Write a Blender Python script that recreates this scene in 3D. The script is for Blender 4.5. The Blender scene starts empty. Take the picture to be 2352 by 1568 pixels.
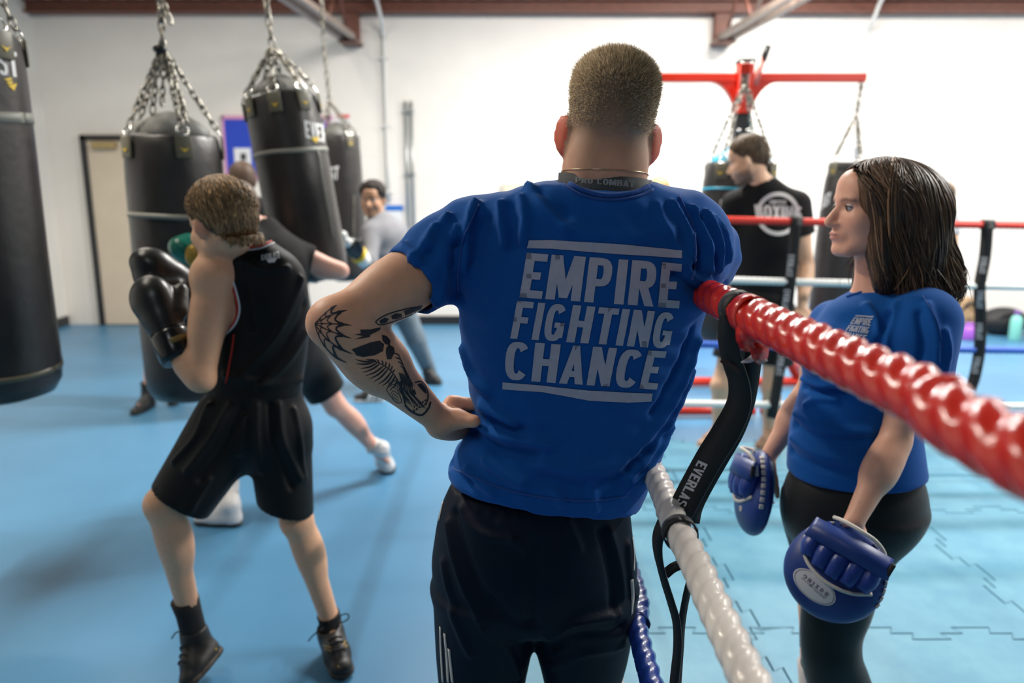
import bpy, bmesh, math, random
import numpy as np
from math import pi, sin, cos, tan, radians, atan2, sqrt
from mathutils import Vector, Matrix
from mathutils.bvhtree import BVHTree

random.seed(7)
RNG = np.random.default_rng(7)
SC = bpy.context.scene
COL = SC.collection

# ------------------------------------------------------------------ camera
FPX, PITCH, CAM = 1750.0, radians(11.5), np.array([0.0, 0.0, 1.5])
camd = bpy.data.cameras.new('camera')
camd.sensor_width = 36.0
camd.lens = FPX / 2352.0 * 36.0
camd.clip_start = 0.02
camd.dof.use_dof = True
camd.dof.focus_distance = 1.28
camd.dof.aperture_fstop = 2.5
cam = bpy.data.objects.new('camera', camd)
COL.objects.link(cam)
cam.location = CAM
cam.rotation_euler = (pi / 2 - PITCH, 0, 0)
SC.camera = cam

# ------------------------------------------------------------------ world, lamps' light, exposure
W = bpy.data.worlds.new('world')
SC.world = W
W.use_nodes = True
W.node_tree.nodes['Background'].inputs['Color'].default_value = (0.9, 0.93, 1.0, 1)
W.node_tree.nodes['Background'].inputs['Strength'].default_value = 0.3

SC.view_settings.view_transform = 'Standard'
SC.view_settings.look = 'None'
SC.view_settings.exposure = 0.42
SC.view_settings.gamma = 1.0
SC.view_settings.use_curve_mapping = False
SC.cycles.max_bounces = 6
SC.cycles.diffuse_bounces = 4
SC.cycles.glossy_bounces = 3
SC.cycles.sample_clamp_indirect = 6.0

# ceiling strip lamps: (x, y, z, length along y?, watts, colour)
LAMPS = [
    (2.6, 6.3, 3.72, 0, 165, (1.0, 0.96, 0.90)),
    (0.4, 5.4, 3.72, 0, 170, (1.0, 0.97, 0.92)),
    (-2.9, 5.4, 3.72, 0, 38, (1.0, 0.91, 0.79)),
    (3.9, 2.6, 3.72, 1, 190, (1.0, 0.96, 0.91)),
    (-2.3, 2.6, 3.72, 1, 85, (1.0, 0.90, 0.77)),
    (-1.0, -0.9, 3.72, 1, 12, (0.92, 0.96, 1.0)),  # unseen lamp added behind the camera as weak fill
    (5.6, 6.2, 3.72, 0, 95, (1.0, 0.94, 0.89)),  # unseen lamp added to brighten the right part of the far wall
]
for (x, y, z, along, watts, colr) in LAMPS:
    ld = bpy.data.lights.new('strip_lamp_light', 'AREA')
    ld.shape = 'RECTANGLE'
    ld.size, ld.size_y = (0.16, 1.45) if along else (1.45, 0.16)
    ld.energy = watts
    ld.color = colr
    lo = bpy.data.objects.new('strip_lamp_light', ld)
    COL.objects.link(lo)
    lo.location = (x, y, z - 0.055)
# ------------------------------------------------------------------ photograph pixel -> point at a real distance
CP, SP = cos(PITCH), sin(PITCH)
def ray(px, py):
    xc, yc = (px - 1176.0) / FPX, (784.0 - py) / FPX
    return np.array([xc, CP + yc * SP, -SP + yc * CP])
def P(px, py, D):
    r = ray(px, py)
    return CAM + r * (D / r[1])
def PZ(px, py, z):
    r = ray(px, py)
    return CAM + r * ((z - CAM[2]) / r[2])
def V3(*a): return np.array(a, float)
def unit(v):
    v = np.asarray(v, float); n = np.linalg.norm(v)
    return v / n if n > 1e-9 else v
def lerp(a, b, t): return np.asarray(a, float) * (1 - t) + np.asarray(b, float) * t

# ------------------------------------------------------------------ materials
MATS = {}
def mat(name, col, rough=0.6, metal=0.0, noise=None, bump=None, attr=None, spec=None, sheen=0.0, sss=0.0, coat=0.0, trans=0.0, extra=None):
    """Principled material; noise=(scale, strength) varies the colour, bump=(scale, strength, distance) adds fine relief."""
    if name in MATS: return MATS[name]
    m = bpy.data.materials.new(name); m.use_nodes = True
    nt = m.node_tree; N = nt.nodes; L = nt.links
    b = N['Principled BSDF']
    b.inputs['Base Color'].default_value = (*col, 1)
    b.inputs['Roughness'].default_value = rough
    b.inputs['Metallic'].default_value = metal
    if spec is not None: b.inputs['Specular IOR Level'].default_value = spec
    if sheen: b.inputs['Sheen Weight'].default_value = sheen; b.inputs['Sheen Roughness'].default_value = 0.4
    if coat: b.inputs['Coat Weight'].default_value = coat
    if trans: b.inputs['Transmission Weight'].default_value = trans
    if sss:
        b.inputs['Subsurface Weight'].default_value = sss
        b.inputs['Subsurface Radius'].default_value = (1.0, 0.28, 0.12)
        b.inputs['Subsurface Scale'].default_value = 0.012
    tc = N.new('ShaderNodeTexCoord')
    src = None
    if attr:
        a = N.new('ShaderNodeAttribute'); a.attribute_name = attr; src = a.outputs['Color']
    if noise:
        n = N.new('ShaderNodeTexNoise'); n.inputs['Scale'].default_value = noise[0]; n.inputs['Detail'].default_value = 4
        L.new(tc.outputs['Object'], n.inputs['Vector'])
        mr = N.new('ShaderNodeMapRange')
        mr.inputs['From Min'].default_value = 0.25; mr.inputs['From Max'].default_value = 0.75
        mr.inputs['To Min'].default_value = 1 - noise[1]; mr.inputs['To Max'].default_value = 1 + noise[1]
        L.new(n.outputs['Fac'], mr.inputs['Value'])
        mx = N.new('ShaderNodeMix'); mx.data_type = 'RGBA'; mx.blend_type = 'MULTIPLY'; mx.inputs['Factor'].default_value = 1
        if src: L.new(src, mx.inputs['A'])
        else: mx.inputs['A'].default_value = (*col, 1)
        cr = N.new('ShaderNodeCombineColor')
        for i in range(3): L.new(mr.outputs['Result'], cr.inputs[i])
        L.new(cr.outputs['Color'], mx.inputs['B'])
        src = mx.outputs['Result']
    if src: L.new(src, b.inputs['Base Color'])
    if bump:
        n2 = N.new('ShaderNodeTexNoise'); n2.inputs['Scale'].default_value = bump[0]; n2.inputs['Detail'].default_value = 3
        L.new(tc.outputs['Object'], n2.inputs['Vector'])
        bp = N.new('ShaderNodeBump'); bp.inputs['Strength'].default_value = bump[1]; bp.inputs['Distance'].default_value = bump[2]
        L.new(n2.outputs['Fac'], bp.inputs['Height']); L.new(bp.outputs['Normal'], b.inputs['Normal'])
    if extra: extra(nt, b, tc)
    MATS[name] = m
    return m

# ------------------------------------------------------------------ objects
def wloc(o):
    v = np.zeros(3)
    while o is not None:
        v = v + np.array(o.location); o = o.parent
    return v
def thing(name, label, cat, loc=(0, 0, 0), group=None):
    o = bpy.data.objects.new(name, None); COL.objects.link(o)
    o.location = [float(c) for c in loc]; o.empty_display_size = 0.05
    return tag(o, label, cat, group)
def tag(o, label=None, cat=None, group=None, kind=None):
    if label: o['label'] = label
    if cat: o['category'] = cat
    if group: o['group'] = group
    if kind: o['kind'] = kind
    return o
def obj(name, geo, m, parent=None, smooth=True, loc=None, label=None):
    """geo = (verts, faces) in world coordinates -> ONE mesh object (origin at parent's origin, or loc)."""
    v, f = geo[0], geo[1]
    v = np.asarray(v, float)
    org = wloc(parent) if parent is not None else (np.asarray(loc, float) if loc is not None else np.zeros(3))
    me = bpy.data.meshes.new(name)
    vv = (v - org).astype(np.float32)
    if isinstance(f, np.ndarray):
        n, k = f.shape
        me.vertices.add(len(vv)); me.vertices.foreach_set('co', vv.ravel())
        me.loops.add(n * k); me.loops.foreach_set('vertex_index', f.astype(np.int32).ravel())
        me.polygons.add(n)
        me.polygons.foreach_set('loop_start', np.arange(0, n * k, k, dtype=np.int32))
        me.update(calc_edges=True)
    else:
        me.from_pydata(vv.tolist(), [], [list(map(int, q)) for q in f]); me.update()
    if smooth: me.polygons.foreach_set('use_smooth', np.ones(len(me.polygons), dtype=bool))
    if len(geo) > 2 and geo[2] is not None:
        ca = me.color_attributes.new('col', 'FLOAT_COLOR', 'POINT')
        c4 = np.ones((len(vv), 4), np.float32); c4[:, :3] = geo[2]
        ca.data.foreach_set('color', c4.ravel())
    if m is not None: me.materials.append(m)
    o = bpy.data.objects.new(name, me); COL.objects.link(o)
    if parent is not None: o.parent = parent
    elif loc is not None: o.location = [float(c) for c in loc]
    if label: o['label'] = label
    return o
def struct(name, geo, m, parent=None, label=None, cat=None, smooth=False):
    o = obj(name, geo, m, parent, smooth)
    if parent is None: tag(o, label, cat, kind='structure')
    return o
def dup(o, parent=None, loc=None):
    c = o.copy(); COL.objects.link(c); c.parent = parent
    if loc is not None: c.location = [float(q) for q in loc]
    for ch in list(o.children): dup(ch, c)
    return c
def join(*gs):
    vs, fs, off = [], [], 0
    for g in gs:
        v = np.asarray(g[0], float); vs.append(v)
        fs += [[int(i) + off for i in q] for q in g[1]]
        off += len(v)
    return np.concatenate(vs), fs

# ------------------------------------------------------------------ plain shapes
def box(a, b, bev=0.0):
    a, b = np.minimum(a, b).astype(float), np.maximum(a, b).astype(float)
    if bev <= 0:
        v = [(x, y, z) for x in (a[0], b[0]) for y in (a[1], b[1]) for z in (a[2], b[2])]
        f = [(0, 1, 3, 2), (4, 6, 7, 5), (0, 4, 5, 1), (2, 3, 7, 6), (0, 2, 6, 4), (1, 5, 7, 3)]
        return np.array(v), f
    bm = bmesh.new(); bmesh.ops.create_cube(bm, size=1)
    s = b - a; c = (a + b) / 2
    for q in bm.verts: q.co = Vector((q.co.x * s[0] + c[0], q.co.y * s[1] + c[1], q.co.z * s[2] + c[2]))
    bmesh.ops.bevel(bm, geom=bm.edges[:], offset=min(bev, s.min() * 0.45), segments=2, profile=0.5, affect='EDGES')
    return bmgeo(bm)
def bmgeo(bm):
    bm.verts.index_update()
    g = (np.array([tuple(v.co) for v in bm.verts]).reshape(-1, 3), [[v.index for v in f.verts] for f in bm.faces]); bm.free()
    return g
def obox(c, ax, half, bev=0.0):
    """box with axes ax (3 unit vectors), half sizes"""
    v, f = box(-np.asarray(half, float), np.asarray(half, float), bev)
    return np.asarray(c, float) + v @ np.array(ax, float), f
def frame_along(pts):
    pts = np.asarray(pts, float); n = len(pts)
    T = np.gradient(pts, axis=0); T /= np.linalg.norm(T, axis=1)[:, None] + 1e-12
    up = V3(0, 0, 1) if abs(T[0][2]) < 0.9 else V3(1, 0, 0)
    N = np.zeros((n, 3)); x = unit(np.cross(up, T[0])); N[0] = x
    for i in range(1, n):
        x = x - T[i] * x.dot(T[i]); x = unit(x); N[i] = x
    return T, N, np.cross(T, N)
def tube(pts, r, n=10, caps=True, closed=False):
    pts = np.asarray(pts, float); m = len(pts)
    r = np.broadcast_to(np.asarray(r, float), (m,))
    T, N, B = frame_along(pts)
    a = np.arange(n) * 2 * pi / n
    v = pts[:, None, :] + r[:, None, None] * (np.cos(a)[None, :, None] * N[:, None, :] + np.sin(a)[None, :, None] * B[:, None, :])
    v = v.reshape(-1, 3); f = []
    for i in range(m if closed else m - 1):
        i2 = (i + 1) % m
        for j in range(n):
            j2 = (j + 1) % n
            f.append((i * n + j, i * n + j2, i2 * n + j2, i2 * n + j))
    if caps and not closed:
        f.append(tuple(range(n - 1, -1, -1))); f.append(tuple(range((m - 1) * n, m * n)))
    return v, f
def smooth_path(pts, n=40):
    """Catmull-Rom through the points"""
    p = np.asarray(pts, float); k = len(p)
    q = np.vstack([2 * p[0] - p[1], p, 2 * p[-1] - p[-2]])
    out = []
    seg = np.linspace(0, k - 1, n)
    for s in seg:
        i = min(int(s), k - 2); t = s - i
        a, b, c, d = q[i], q[i + 1], q[i + 2], q[i + 3]
        out.append(0.5 * ((2 * b) + (-a + c) * t + (2 * a - 5 * b + 4 * c - d) * t * t + (-a + 3 * b - 3 * c + d) * t ** 3))
    return np.array(out)
def ribbon(pts, nrm, width, thick=0.0022):
    """webbing strip: pts centre line, nrm = face normals (one or many)"""
    pts = np.asarray(pts, float); m = len(pts)
    nrm = np.broadcast_to(np.asarray(nrm, float), (m, 3)).copy()
    width = np.broadcast_to(np.asarray(width, float), (m,))
    T = np.gradient(pts, axis=0); T /= np.linalg.norm(T, axis=1)[:, None] + 1e-12
    nrm -= T * (nrm * T).sum(1)[:, None]; nrm /= np.linalg.norm(nrm, axis=1)[:, None] + 1e-12
    S = np.cross(T, nrm)
    v = np.stack([pts + S * width[:, None] / 2 + nrm * thick / 2, pts - S * width[:, None] / 2 + nrm * thick / 2,
                  pts - S * width[:, None] / 2 - nrm * thick / 2, pts + S * width[:, None] / 2 - nrm * thick / 2], 1).reshape(-1, 3)
    f = []
    for i in range(m - 1):
        for j in range(4):
            f.append((i * 4 + j, i * 4 + (j + 1) % 4, i * 4 + 4 + (j + 1) % 4, i * 4 + 4 + j))
    f.append((3, 2, 1, 0)); f.append(tuple(range(4 * m - 4, 4 * m)))
    return v, f
def lathe(prof, n=32, c=(0, 0, 0), ax=None, wob=None):
    """prof = [(r, z)]; ax = 3x3 rows (x,y,z axes)"""
    prof = np.asarray(prof, float); m = len(prof)
    a = np.arange(n) * 2 * pi / n
    rr = np.repeat(prof[:, 0][:, None], n, 1); zz = np.repeat(prof[:, 1][:, None], n, 1)
    if wob is not None: rr = rr * wob(a[None, :], zz)
    v = np.stack([rr * np.cos(a), rr * np.sin(a), zz], 2).reshape(-1, 3)
    if ax is not None: v = v @ np.asarray(ax, float)
    v = v + np.asarray(c, float); f = []
    for i in range(m - 1):
        for j in range(n):
            j2 = (j + 1) % n
            f.append((i * n + j, i * n + j2, (i + 1) * n + j2, (i + 1) * n + j))
    if prof[0, 0] > 1e-6: f.append(tuple(range(n - 1, -1, -1)))
    if prof[-1, 0] > 1e-6: f.append(tuple(range((m - 1) * n, m * n)))
    return v, f
def axes_for(z, hint=(0, 1, 0)):
    z = unit(z); x = unit(np.cross(hint, z)); y = np.cross(z, x)
    return np.array([x, y, z])
def ball(c, r, n=12):
    r = np.broadcast_to(np.asarray(r, float), (3,))
    t = np.linspace(0, pi, n // 2 + 2)
    v, f = lathe([(sin(q), -cos(q)) for q in t], n)
    return v * r + np.asarray(c, float), f
def torus(c, R, r, ax=None, n=16, k=8, sx=1.0):
    a = np.arange(n) * 2 * pi / n
    pts = np.stack([R * np.cos(a) * sx, R * np.sin(a), 0 * a], 1)
    v = []
    for i in range(n):
        d = V3(cos(a[i]), sin(a[i]), 0)
        for j in range(k):
            b = j * 2 * pi / k
            v.append(pts[i] + r * (cos(b) * d + sin(b) * V3(0, 0, 1)))
    v = np.array(v)
    f = [(i * k + j, ((i + 1) % n) * k + j, ((i + 1) % n) * k + (j + 1) % k, i * k + (j + 1) % k) for i in range(n) for j in range(k)]
    if ax is not None: v = v @ np.asarray(ax, float)
    return v + np.asarray(c, float), f
def prism(poly, a, u, w, depth):
    """extrude a 2D polygon (list of (s,t)) spanned by u,w from point a along u x w by depth"""
    u, w = unit(u), unit(w); n = np.cross(u, w)
    p = [np.asarray(a, float) + u * s + w * t for s, t in poly]; k = len(p)
    v = np.array(p + [q + n * depth for q in p])
    f = [tuple(range(k - 1, -1, -1)), tuple(range(k, 2 * k))] + [(i, (i + 1) % k, k + (i + 1) % k, k + i) for i in range(k)]
    return v, f

# ------------------------------------------------------------------ implicit bodies: distance field on a grid -> one continuous surface
def cone(a, b, r1, r2=None, flat=None):
    """tapered capsule; flat=(normal, factor) squashes it along the normal"""
    a, b = np.asarray(a, float), np.asarray(b, float); r2 = r1 if r2 is None else r2
    R = max(r1, r2) * (max(1.0, flat[1]) if flat else 1.0)
    ba = b - a; L2 = max(ba.dot(ba), 1e-10)
    def fn(X, Y, Z):
        x, y, z = X - a[0], Y - a[1], Z - a[2]
        t = np.clip((x * ba[0] + y * ba[1] + z * ba[2]) / L2, 0, 1)
        x, y, z = x - t * ba[0], y - t * ba[1], z - t * ba[2]
        s = 1.0
        if flat:
            n, s = unit(flat[0]), flat[1]
            q = (x * n[0] + y * n[1] + z * n[2]) * (1 / s - 1)
            x, y, z = x + q * n[0], y + q * n[1], z + q * n[2]
        return (np.sqrt(x * x + y * y + z * z) - (r1 + (r2 - r1) * t)) * min(s, 1.0)
    return fn, np.minimum(a, b) - R, np.maximum(a, b) + R
def ell(c, r, ax=None):
    """ellipsoid, ax rows = local axes"""
    c, r = np.asarray(c, float), np.broadcast_to(np.asarray(r, float), (3,))
    A = np.eye(3) if ax is None else np.asarray(ax, float)
    R = np.sqrt(((A * r[:, None]) ** 2).sum(0))
    def fn(X, Y, Z):
        x, y, z = X - c[0], Y - c[1], Z - c[2]
        k0 = k1 = 0
        for i in range(3):
            q = x * A[i, 0] + y * A[i, 1] + z * A[i, 2]
            k0 = k0 + (q / r[i]) ** 2; k1 = k1 + (q / r[i] ** 2) ** 2
        k0 = np.sqrt(k0); k1 = np.sqrt(k1) + 1e-9
        return k0 * (k0 - 1) / k1
    return fn, c - R, c + R
def zloft(rows, power=2.0):
    """rows (z, cx, cy, wx, wy) sorted by z: stacked elliptical sections"""
    rows = np.array(sorted(rows), float)
    z0, z1 = rows[0, 0], rows[-1, 0]
    # resample smoothly
    zz = np.linspace(z0, z1, 160)
    cols = []
    k = len(rows)
    for j in range(1, 5):
        y = rows[:, j]; m = np.gradient(y, rows[:, 0]) if k > 2 else np.full(k, (y[-1] - y[0]) / (z1 - z0))
        idx = np.clip(np.searchsorted(rows[:, 0], zz) - 1, 0, k - 2)
        h = rows[idx + 1, 0] - rows[idx, 0]; t = (zz - rows[idx, 0]) / h
        cols.append((2 * t ** 3 - 3 * t ** 2 + 1) * y[idx] + (t ** 3 - 2 * t ** 2 + t) * h * m[idx] + (-2 * t ** 3 + 3 * t ** 2) * y[idx + 1] + (t ** 3 - t ** 2) * h * m[idx + 1])
    def fn(X, Y, Z):
        cx, cy, wx, wy = [np.interp(Z, zz, c) for c in cols]
        q = (np.abs((X - cx) / wx) ** power + np.abs((Y - cy) / wy) ** power) ** (1 / power)
        d = (q - 1) * np.minimum(wx, wy)
        return np.maximum(d, np.maximum(z0 - Z, Z - z1))
    wx, wy = rows[:, 3].max(), rows[:, 4].max()
    lo = V3((rows[:, 1] - wx).min(), (rows[:, 2] - wy).min(), z0); hi = V3((rows[:, 1] + wx).max(), (rows[:, 2] + wy).max(), z1)
    return fn, lo, hi
class Field:
    def __init__(s, lo, hi, h):
        s.lo = np.asarray(lo, float); s.h = h
        s.n = np.maximum(4, np.ceil((np.asarray(hi, float) - s.lo) / h).astype(int) + 1)
        s.d = np.full(tuple(s.n), 0.5, np.float32)
        s.ax = [(s.lo[i] + np.arange(s.n[i]) * h).astype(np.float32) for i in range(3)]
    @classmethod
    def around(cls, prims, h, pad=0.03):
        lo = np.min([p[1] for p in prims], 0) - pad; hi = np.max([p[2] for p in prims], 0) + pad
        return cls(lo, hi, h)
    def _sub(s, lo, hi, m):
        i0 = np.clip(np.floor((lo - m - s.lo) / s.h).astype(int), 0, s.n); i1 = np.clip(np.ceil((hi + m - s.lo) / s.h).astype(int) + 1, 0, s.n)
        if (i1 <= i0).any(): return None
        sl = tuple(slice(a, b) for a, b in zip(i0, i1))
        return sl, np.meshgrid(s.ax[0][sl[0]], s.ax[1][sl[1]], s.ax[2][sl[2]], indexing='ij', sparse=True)
    def add(s, prim, k=0.012):
        q = s._sub(prim[1], prim[2], k * 1.6 + 3 * s.h)
        if q is None: return s
        b = prim[0](*q[1]).astype(np.float32); a = s.d[q[0]]
        hh = np.clip(0.5 + 0.5 * (b - a) / k, 0, 1)
        s.d[q[0]] = b * (1 - hh) + a * hh - k * hh * (1 - hh)
        return s
    def cut(s, prim, k=0.004):
        q = s._sub(prim[1], prim[2], k * 2 + 3 * s.h)
        if q is None: return s
        b = -prim[0](*q[1]).astype(np.float32); a = s.d[q[0]]
        hh = np.clip(0.5 - 0.5 * (b - a) / k, 0, 1)
        s.d[q[0]] = b * (1 - hh) + a * hh + k * hh * (1 - hh)
        return s
    def plane(s, p, n, k=0.004, where=None):
        """keep the side against n: d = max(d, (x-p).n); where=(lo,hi) limits it"""
        n = unit(n)
        lo, hi = (s.lo, s.lo + s.n * s.h) if where is None else where
        q = s._sub(np.asarray(lo, float), np.asarray(hi, float), 0)
        if q is None: return s
        X, Y, Z = q[1]
        b = ((X - p[0]) * n[0] + (Y - p[1]) * n[1] + (Z - p[2]) * n[2]).astype(np.float32); a = s.d[q[0]]
        hh = np.clip(0.5 - 0.5 * (b - a) / k, 0, 1)
        s.d[q[0]] = b * (1 - hh) + a * hh + k * hh * (1 - hh)
        return s
    def blank(s):
        o = Field.__new__(Field); o.lo, o.h, o.n, o.ax = s.lo, s.h, s.n, s.ax
        o.d = np.full(tuple(s.n), 0.5, np.float32)
        return o
    def merge(s, o, k=0.02):
        a, b = s.d, o.d
        hh = np.clip(0.5 + 0.5 * (b - a) / k, 0, 1)
        s.d = b * (1 - hh) + a * hh - k * hh * (1 - hh)
        return s
    def disp(s, fn):
        X, Y, Z = np.meshgrid(*s.ax, indexing='ij', sparse=True)
        s.d = (s.d - fn(X, Y, Z)).astype(np.float32)
        return s
    def mesh(s, smooth=2):
        d = s.d.copy()
        for a in range(3):
            ix = [slice(None)] * 3; ix[a] = 0; d[tuple(ix)] = np.maximum(d[tuple(ix)], 1e-3); ix[a] = -1; d[tuple(ix)] = np.maximum(d[tuple(ix)], 1e-3)
        ins = d < 0
        c = np.zeros(tuple(np.array(d.shape) - 1), np.int8)
        offs = [(i, j, k) for i in (0, 1) for j in (0, 1) for k in (0, 1)]
        nx, ny, nz = c.shape
        for (i, j, k) in offs: c += ins[i:i + nx, j:j + ny, k:k + nz]
        act = np.argwhere((c > 0) & (c < 8))
        idm = np.full(c.shape, -1, np.int32); idm[act[:, 0], act[:, 1], act[:, 2]] = np.arange(len(act))
        cv = np.stack([d[act[:, 0] + i, act[:, 1] + j, act[:, 2] + k] for (i, j, k) in offs], 1)
        O = np.array(offs, float)
        acc = np.zeros((len(act), 3)); cnt = np.zeros(len(act))
        for a in range(8):
            for b in range(a + 1, 8):
                if abs(O[a] - O[b]).sum() != 1: continue
                cr = (cv[:, a] < 0) != (cv[:, b] < 0)
                t = np.where(cr, cv[:, a] / np.where(cr, cv[:, a] - cv[:, b], 1), 0)
                acc += np.where(cr[:, None], O[a] + t[:, None] * (O[b] - O[a]), 0); cnt += cr
        v = s.lo + (act + acc / cnt[:, None]) * s.h
        quads = []
        for ax in range(3):
            sl0 = [slice(None)] * 3; sl1 = [slice(None)] * 3
            sl0[ax] = slice(0, -1); sl1[ax] = slice(1, None)
            A, B = ins[tuple(sl0)], ins[tuple(sl1)]
            e = np.argwhere(A != B); u, w = (ax + 1) % 3, (ax + 2) % 3
            e = e[(e[:, u] > 0) & (e[:, w] > 0) & (e[:, u] < c.shape[u]) & (e[:, w] < c.shape[w])]
            if not len(e): continue
            def cell(du, dw):
                q = e.copy(); q[:, u] -= du; q[:, w] -= dw
                return idm[q[:, 0], q[:, 1], q[:, 2]]
            q = np.stack([cell(1, 1), cell(0, 1), cell(0, 0), cell(1, 0)], 1)
            flip = ~A[e[:, 0], e[:, 1], e[:, 2]]
            q[flip] = q[flip][:, ::-1]
            quads.append(q)
        f = np.concatenate(quads)
        f = f[(f >= 0).all(1)]
        e0 = np.concatenate([f[:, 0], f[:, 1], f[:, 2], f[:, 3]]); e1 = np.concatenate([f[:, 1], f[:, 2], f[:, 3], f[:, 0]])
        deg = np.bincount(e0, minlength=len(v)) + 1e-9
        for _ in range(smooth):
            v2 = np.stack([np.bincount(e0, v[e1, i], len(v)) / deg for i in range(3)], 1)
            v = v * 0.5 + v2 * 0.5
        return v, f
def normals(v, f):
    n = np.zeros_like(v)
    a, b, c, d = [v[f[:, i]] for i in range(4)]
    fn = np.cross(c - a, d - b)
    for i in range(4):
        for j in range(3): n[:, j] += np.bincount(f[:, i], fn[:, j], len(v))
    return n / (np.linalg.norm(n, axis=1)[:, None] + 1e-12)
def seg_dist(v, pts):
    best = np.full(len(v), 9.0)
    for a, b in zip(pts[:-1], pts[1:]):
        ba = b - a; t = np.clip(((v - a) @ ba) / max(ba @ ba, 1e-10), 0, 1)
        best = np.minimum(best, np.linalg.norm(v - a - t[:, None] * ba, axis=1))
    return best
class Surf:
    """ray tests against a finished surface"""
    def __init__(s, geo):
        s.v = np.asarray(geo[0], float)
        s.t = BVHTree.FromPolygons([tuple(q) for q in s.v], [tuple(int(i) for i in q) for q in geo[1]])
    def px(s, px, py):
        r = ray(px, py); r = r / np.linalg.norm(r)
        h = s.t.ray_cast(Vector(CAM), Vector(r))
        return (np.array(h[0]), np.array(h[1])) if h[0] is not None else None
    def near(s, p):
        h = s.t.find_nearest(Vector(p))
        return np.array(h[0]), np.array(h[1])
    def shoot(s, o, d):
        h = s.t.ray_cast(Vector(o), Vector(unit(d)))
        return (np.array(h[0]), np.array(h[1])) if h[0] is not None else None
def fold(geo, surf, lines):
    """raise or press creases: lines = (pixel points, width m, height m)"""
    v, f = geo[0].copy(), geo[1]; n = normals(v, f)
    off = np.zeros(len(v))
    for pts, w, h in lines:
        q = [surf.px(*p) for p in pts]; q = [a[0] for a in q if a is not None]
        if len(q) < 2: continue
        q = smooth_path(q, 14)
        dd = seg_dist(v, q)
        off += h * np.exp(-(dd / w) ** 2)
    return (v + n * off[:, None], f) + tuple(geo[2:])

# ------------------------------------------------------------------ flat print laid on a surface
def cutgrid(polys, step):
    bm = bmesh.new()
    for p in polys:
        vs = [bm.verts.new((q[0], q[1], 0)) for q in p]
        try: bm.faces.new(vs)
        except ValueError: pass
    bmesh.ops.triangulate(bm, faces=[f for f in bm.faces if len(f.verts) > 4])
    if bm.verts:
        xs = [v.co.x for v in bm.verts]; ys = [v.co.y for v in bm.verts]
        for ax, (a, b) in enumerate(((min(xs), max(xs)), (min(ys), max(ys)))):
            q = a + step
            while q < b:
                co = Vector((q, 0, 0)) if ax == 0 else Vector((0, q, 0)); no = Vector((1, 0, 0)) if ax == 0 else Vector((0, 1, 0))
                bmesh.ops.bisect_plane(bm, geom=bm.verts[:] + bm.edges[:] + bm.faces[:], plane_co=co, plane_no=no, dist=1e-5)
                q += step
    return bmgeo(bm)
def decal(polys, caster, step, off=0.0009):
    """polys in 2D; caster(s,t) -> (point, normal) or None"""
    v, f = cutgrid(polys, step)
    out, ok = [], []
    for q in v:
        h = caster(q[0], q[1])
        if h is None: out.append((0, 0, 0)); ok.append(False)
        else:
            p, n = h
            if n.dot(CAM - p) < 0: n = -n
            out.append(p + n * off); ok.append(True)
    f = [q for q in f if all(ok[i] for i in q)]
    used = sorted({i for q in f for i in q}); mp = {i: k for k, i in enumerate(used)}
    if not used: return np.zeros((0, 3)), []
    return np.array([out[i] for i in used]), [[mp[i] for i in q] for q in f]

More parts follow.
